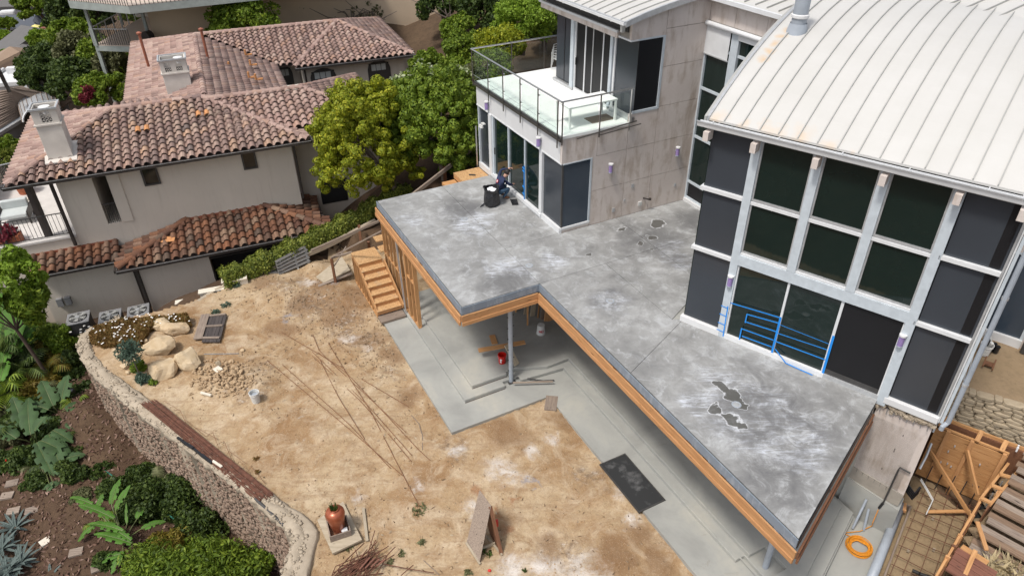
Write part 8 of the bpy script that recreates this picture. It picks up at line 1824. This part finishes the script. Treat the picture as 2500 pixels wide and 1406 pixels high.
beam('rail', 'gutter', a_, b_, .05, .04, rl)
for t_ in np.linspace(0, 1, 14): q_ = a_*(1-t_)+b_*t_; beam('baluster', 'dark_metal', q_, q_-np.array([0, 0, .9]), .025, .025, rl)
# ------------------------------------------------------------------ crouching worker
pr = thing('person', 'worker in navy shirt and blue jeans crouching at the glass door and reaching up', 'person', DK(5.5, 1.6, 0))
J = {'pel': (5.52, 1.36, .34), 'spn': (5.52, 1.40, .52), 'che': (5.50, 1.50, .70), 'nek': (5.49, 1.62, .84), 'hd0': (5.48, 1.70, .90), 'hd1': (5.47, 1.77, .99),
     'ls': (5.33, 1.55, .76), 'le': (5.27, 1.74, .60), 'lw': (5.38, 1.90, .52), 'lh': (5.42, 1.96, .52), 'rs': (5.67, 1.50, .80), 're': (5.72, 1.62, 1.03), 'rw': (5.60, 1.84, 1.07), 'rh': (5.56, 1.93, 1.08),
     'lp': (5.42, 1.38, .32), 'lk': (5.36, 1.76, .42), 'la': (5.38, 1.52, .10), 'lt': (5.36, 1.76, .05), 'rp': (5.62, 1.38, .32), 'rk': (5.66, 1.78, .42), 'ra': (5.64, 1.54, .10), 'rt': (5.64, 1.78, .05)}
E_ = [('pel', 'spn'), ('spn', 'che'), ('che', 'nek'), ('nek', 'hd0'), ('hd0', 'hd1'), ('che', 'ls'), ('ls', 'le'), ('le', 'lw'), ('lw', 'lh'), ('che', 'rs'), ('rs', 're'), ('re', 'rw'), ('rw', 'rh'), ('pel', 'lp'), ('lp', 'lk'), ('lk', 'la'), ('la', 'lt'), ('pel', 'rp'), ('rp', 'rk'), ('rk', 'ra'), ('ra', 'rt')]
R_ = dict(pel=.15, spn=.14, che=.155, nek=.062, hd0=.085, hd1=.098, ls=.075, le=.05, lw=.034, lh=.036, rs=.075, re=.05, rw=.034, rh=.036, lp=.11, lk=.072, la=.045, lt=.04, rp=.11, rk=.072, ra=.045, rt=.04)
ks = list(J); me = bpy.data.meshes.new('body'); o0 = DK(5.5, 1.6, 0); me.from_pydata([tuple(DK(*J[k])-o0) for k in ks], [(ks.index(a), ks.index(b)) for a, b in E_], [])
bo = link('body', me, None, pr, o0); sm = bo.modifiers.new('skin', 'SKIN'); me.skin_vertices[0]
for k, v in zip(ks, me.skin_vertices[0].data): v.radius = (R_[k], R_[k]); v.use_root = (k == 'pel')
bo.modifiers.new('sub', 'SUBSURF').levels = 2
dg = bpy.context.evaluated_depsgraph_get(); me2 = bpy.data.meshes.new_from_object(bo.evaluated_get(dg)); bo.modifiers.clear(); bo.data = me2
for k in ('navy', 'denim', 'skin', 'treated'): me2.materials.append(MT[k])
seg = {('pel', 'spn'): 0, ('spn', 'che'): 0, ('che', 'nek'): 0, ('nek', 'hd0'): 2, ('hd0', 'hd1'): 2, ('che', 'ls'): 0, ('ls', 'le'): 0, ('le', 'lw'): 0, ('lw', 'lh'): 2, ('che', 'rs'): 0, ('rs', 're'): 0, ('re', 'rw'): 0, ('rw', 'rh'): 2, ('pel', 'lp'): 1, ('lp', 'lk'): 1, ('lk', 'la'): 1, ('la', 'lt'): 3, ('pel', 'rp'): 1, ('rp', 'rk'): 1, ('rk', 'ra'): 1, ('ra', 'rt'): 3}
JW = {k: DK(*v)-o0 for k, v in J.items()}
for pg in me2.polygons:
    c = np.array(pg.center); b = (9, 0)
    for (a_, b_), mi in seg.items():
        p, q = JW[a_], JW[b_]; t = max(0, min(1, np.dot(c-p, q-p)/np.dot(q-p, q-p))); dd = np.linalg.norm(c-p-(q-p)*t)/((R_[a_]*(1-t)+R_[b_]*t)); 
        if dd < b[0]: b = (dd, mi)
    pg.material_index = b[1]; pg.use_smooth = True
hc_ = DK(5.47, 1.765, 1.02); bm = bmesh.new(); bmesh.ops.create_icosphere(bm, subdivisions=3, radius=.112); g = np.random.default_rng(1)
for v in bm.verts:
    v.co *= 1+.06*g.random(); v.co.z *= .95
bw = DK(0, 1)-DK(0, 0)
bmesh.ops.delete(bm, geom=[v for v in bm.verts if (Vector(bw).dot(v.co) > .02 and v.co.z < .01) or v.co.z < -.07], context='VERTS')
mh = bpy.data.meshes.new('hair'); bm.to_mesh(mh); bm.free(); link('hair', mh, 'hair', pr, hc_-bw*.02)
fw2 = Frame(hc_, DK(1, 0)-DK(0, 0), bw)
for s in (-.035, .035): boxo('eye', 'black', Frame(hc_+bw*.094+(DK(s, 0)-DK(0, 0)), fw2.x, fw2.y), -.01, .01, -.004, .006, hc_[2]-.03, hc_[2]-.018, pr)
MB().tube([hc_+bw*.085-np.array([0, 0, .03]), hc_+bw*.12-np.array([0, 0, .055])], .012, 5).build('nose', 'skin', pr)
for s in (-.1, .1): MB().lathe(hc_+(DK(s, 0)-DK(0, 0))-np.array([0, 0, .045]), [(0, 0), (.02, .01), (.02, .03), (0, .045)], 6).build('ear', 'skin', pr)
for hand, wr_ in (('lh', 'lw'), ('rh', 'rw')):
    h0 = DK(*J[hand]); d = h0-DK(*J[wr_]); d /= np.linalg.norm(d); s_ = np.cross(d, [0, 0, 1.0]); s_ /= np.linalg.norm(s_)
    for i, L in enumerate((.055, .065, .06, .045)): p = h0+s_*(-.027+.018*i)+d*.01; MB().tube([p, p+d*L*.6-np.array([0, 0, .005]), p+d*L-np.array([0, 0, .025])], .0085, 6, r1=.006).build('finger', 'skin', pr)
    p = h0-s_*.03-d*.01; MB().tube([p, p-s_*.02+d*.02, p-s_*.015+d*.045], .009, 6, r1=.007).build('thumb', 'skin', pr)
# red emblem on the back of the shirt
n_ = -(DK(5.5, 1.9, .5)-DK(5.5, 1.5, .72)); bc0 = DK(5.50, 1.345, .71); nn_ = np.array(DK(5.45, 1.0, .85)-DK(5.5, 1.5, .62)); nn_ /= np.linalg.norm(nn_); s_ = np.cross(nn_, [0, 0, 1.0]); s_ /= np.linalg.norm(s_); u_ = np.cross(s_, nn_)
bc0 = DK(5.50, 1.48, .68)+nn_*.158
for r_, mt_, off in ((.065, 'red_paint', 0), (.035, 'fascia', .003)):
    MB().add([bc0+nn_*off+(s_*math.cos(a)+u_*math.sin(a))*r_ for a in np.linspace(0, 2*math.pi, 17)[:-1]], [tuple(range(16))]).build('shirt_emblem', mt_, pr)
# bin bag
bg_ = thing('trash_bag', 'open black plastic trash bag holding white scraps beside the crouching worker', 'trash bag', DK(5.25, 1.0, 0)); g = np.random.default_rng(6)
prf = [(0, .0), (.24, .01), (.29, .08), (.285, .25), (.265, .42), (.25, .55), (.27, .66), (.285, .70), (.265, .69), (.24, .60), (.22, .52), (0, .50)]; m = MB(); c = DK(5.25, .98, 0); N = 28; vs = []
for k, (r, z) in enumerate(prf):
    for j in range(N):
        a = 2*math.pi*j/N; w = 1+(.07*math.sin(3*a+k*.4)+.05*math.sin(7*a+k)+.03*g.normal())*(1 if 0 < k < 10 else .2); vs.append(c+np.array([r*w*math.cos(a), r*w*math.sin(a), z+(.05*math.sin(2*a+1) if z > .5 else 0)]))
m.add(vs, [(i*N+j, i*N+(j+1) % N, (i+1)*N+(j+1) % N, (i+1)*N+j) for i in range(len(prf)-1) for j in range(N)]); m.build('bag', 'bag', bg_)
m = MB(); m.add([DK(5.25, .98, .0)+np.array(q_) for q_ in ((-.28, -.1, .0), (-.42, -.22, .01), (-.36, -.02, .01), (-.26, .05, .06))], [(0, 1, 2, 3)]); m.build('bag_flap', 'bag', bg_)
for k, (dx, dy, a, z) in enumerate(((-.04, .02, .3, .58), (.07, -.03, 1.2, .56), (.02, .08, 2.0, .55))): fr = Frame(c+np.array([dx, dy, 0]), az(a), az(a+math.pi/2)); tagp(MB().prism([fr(-.11, -.07, z), fr(.11, -.08, z+.03), fr(.10, .07, z+.06), fr(-.09, .08, z+.02)], (0, 0, .02)).build('paper_scrap', 'paper'), ('top', 'right', 'back')[k]+' white scrap sticking out of the black trash bag', 'paper', 'white scraps in the bag')
tagp(MB().prism([DK(5.15, 1.95, .01), DK(4.75, 1.8, .01), DK(4.85, 1.6, .01), DK(5.25, 1.72, .01)], (0, 0, .03)).build('black_rag', 'bag'), 'flat black plastic piece on the deck right of the worker', 'plastic')
tagp(beam('tool_on_landing', 'dark_metal', DK(8.0, 1.35, -.04), DK(7.85, 1.55, -.04), .06, .04), 'small dark tool lying on the timber landing', 'tool')
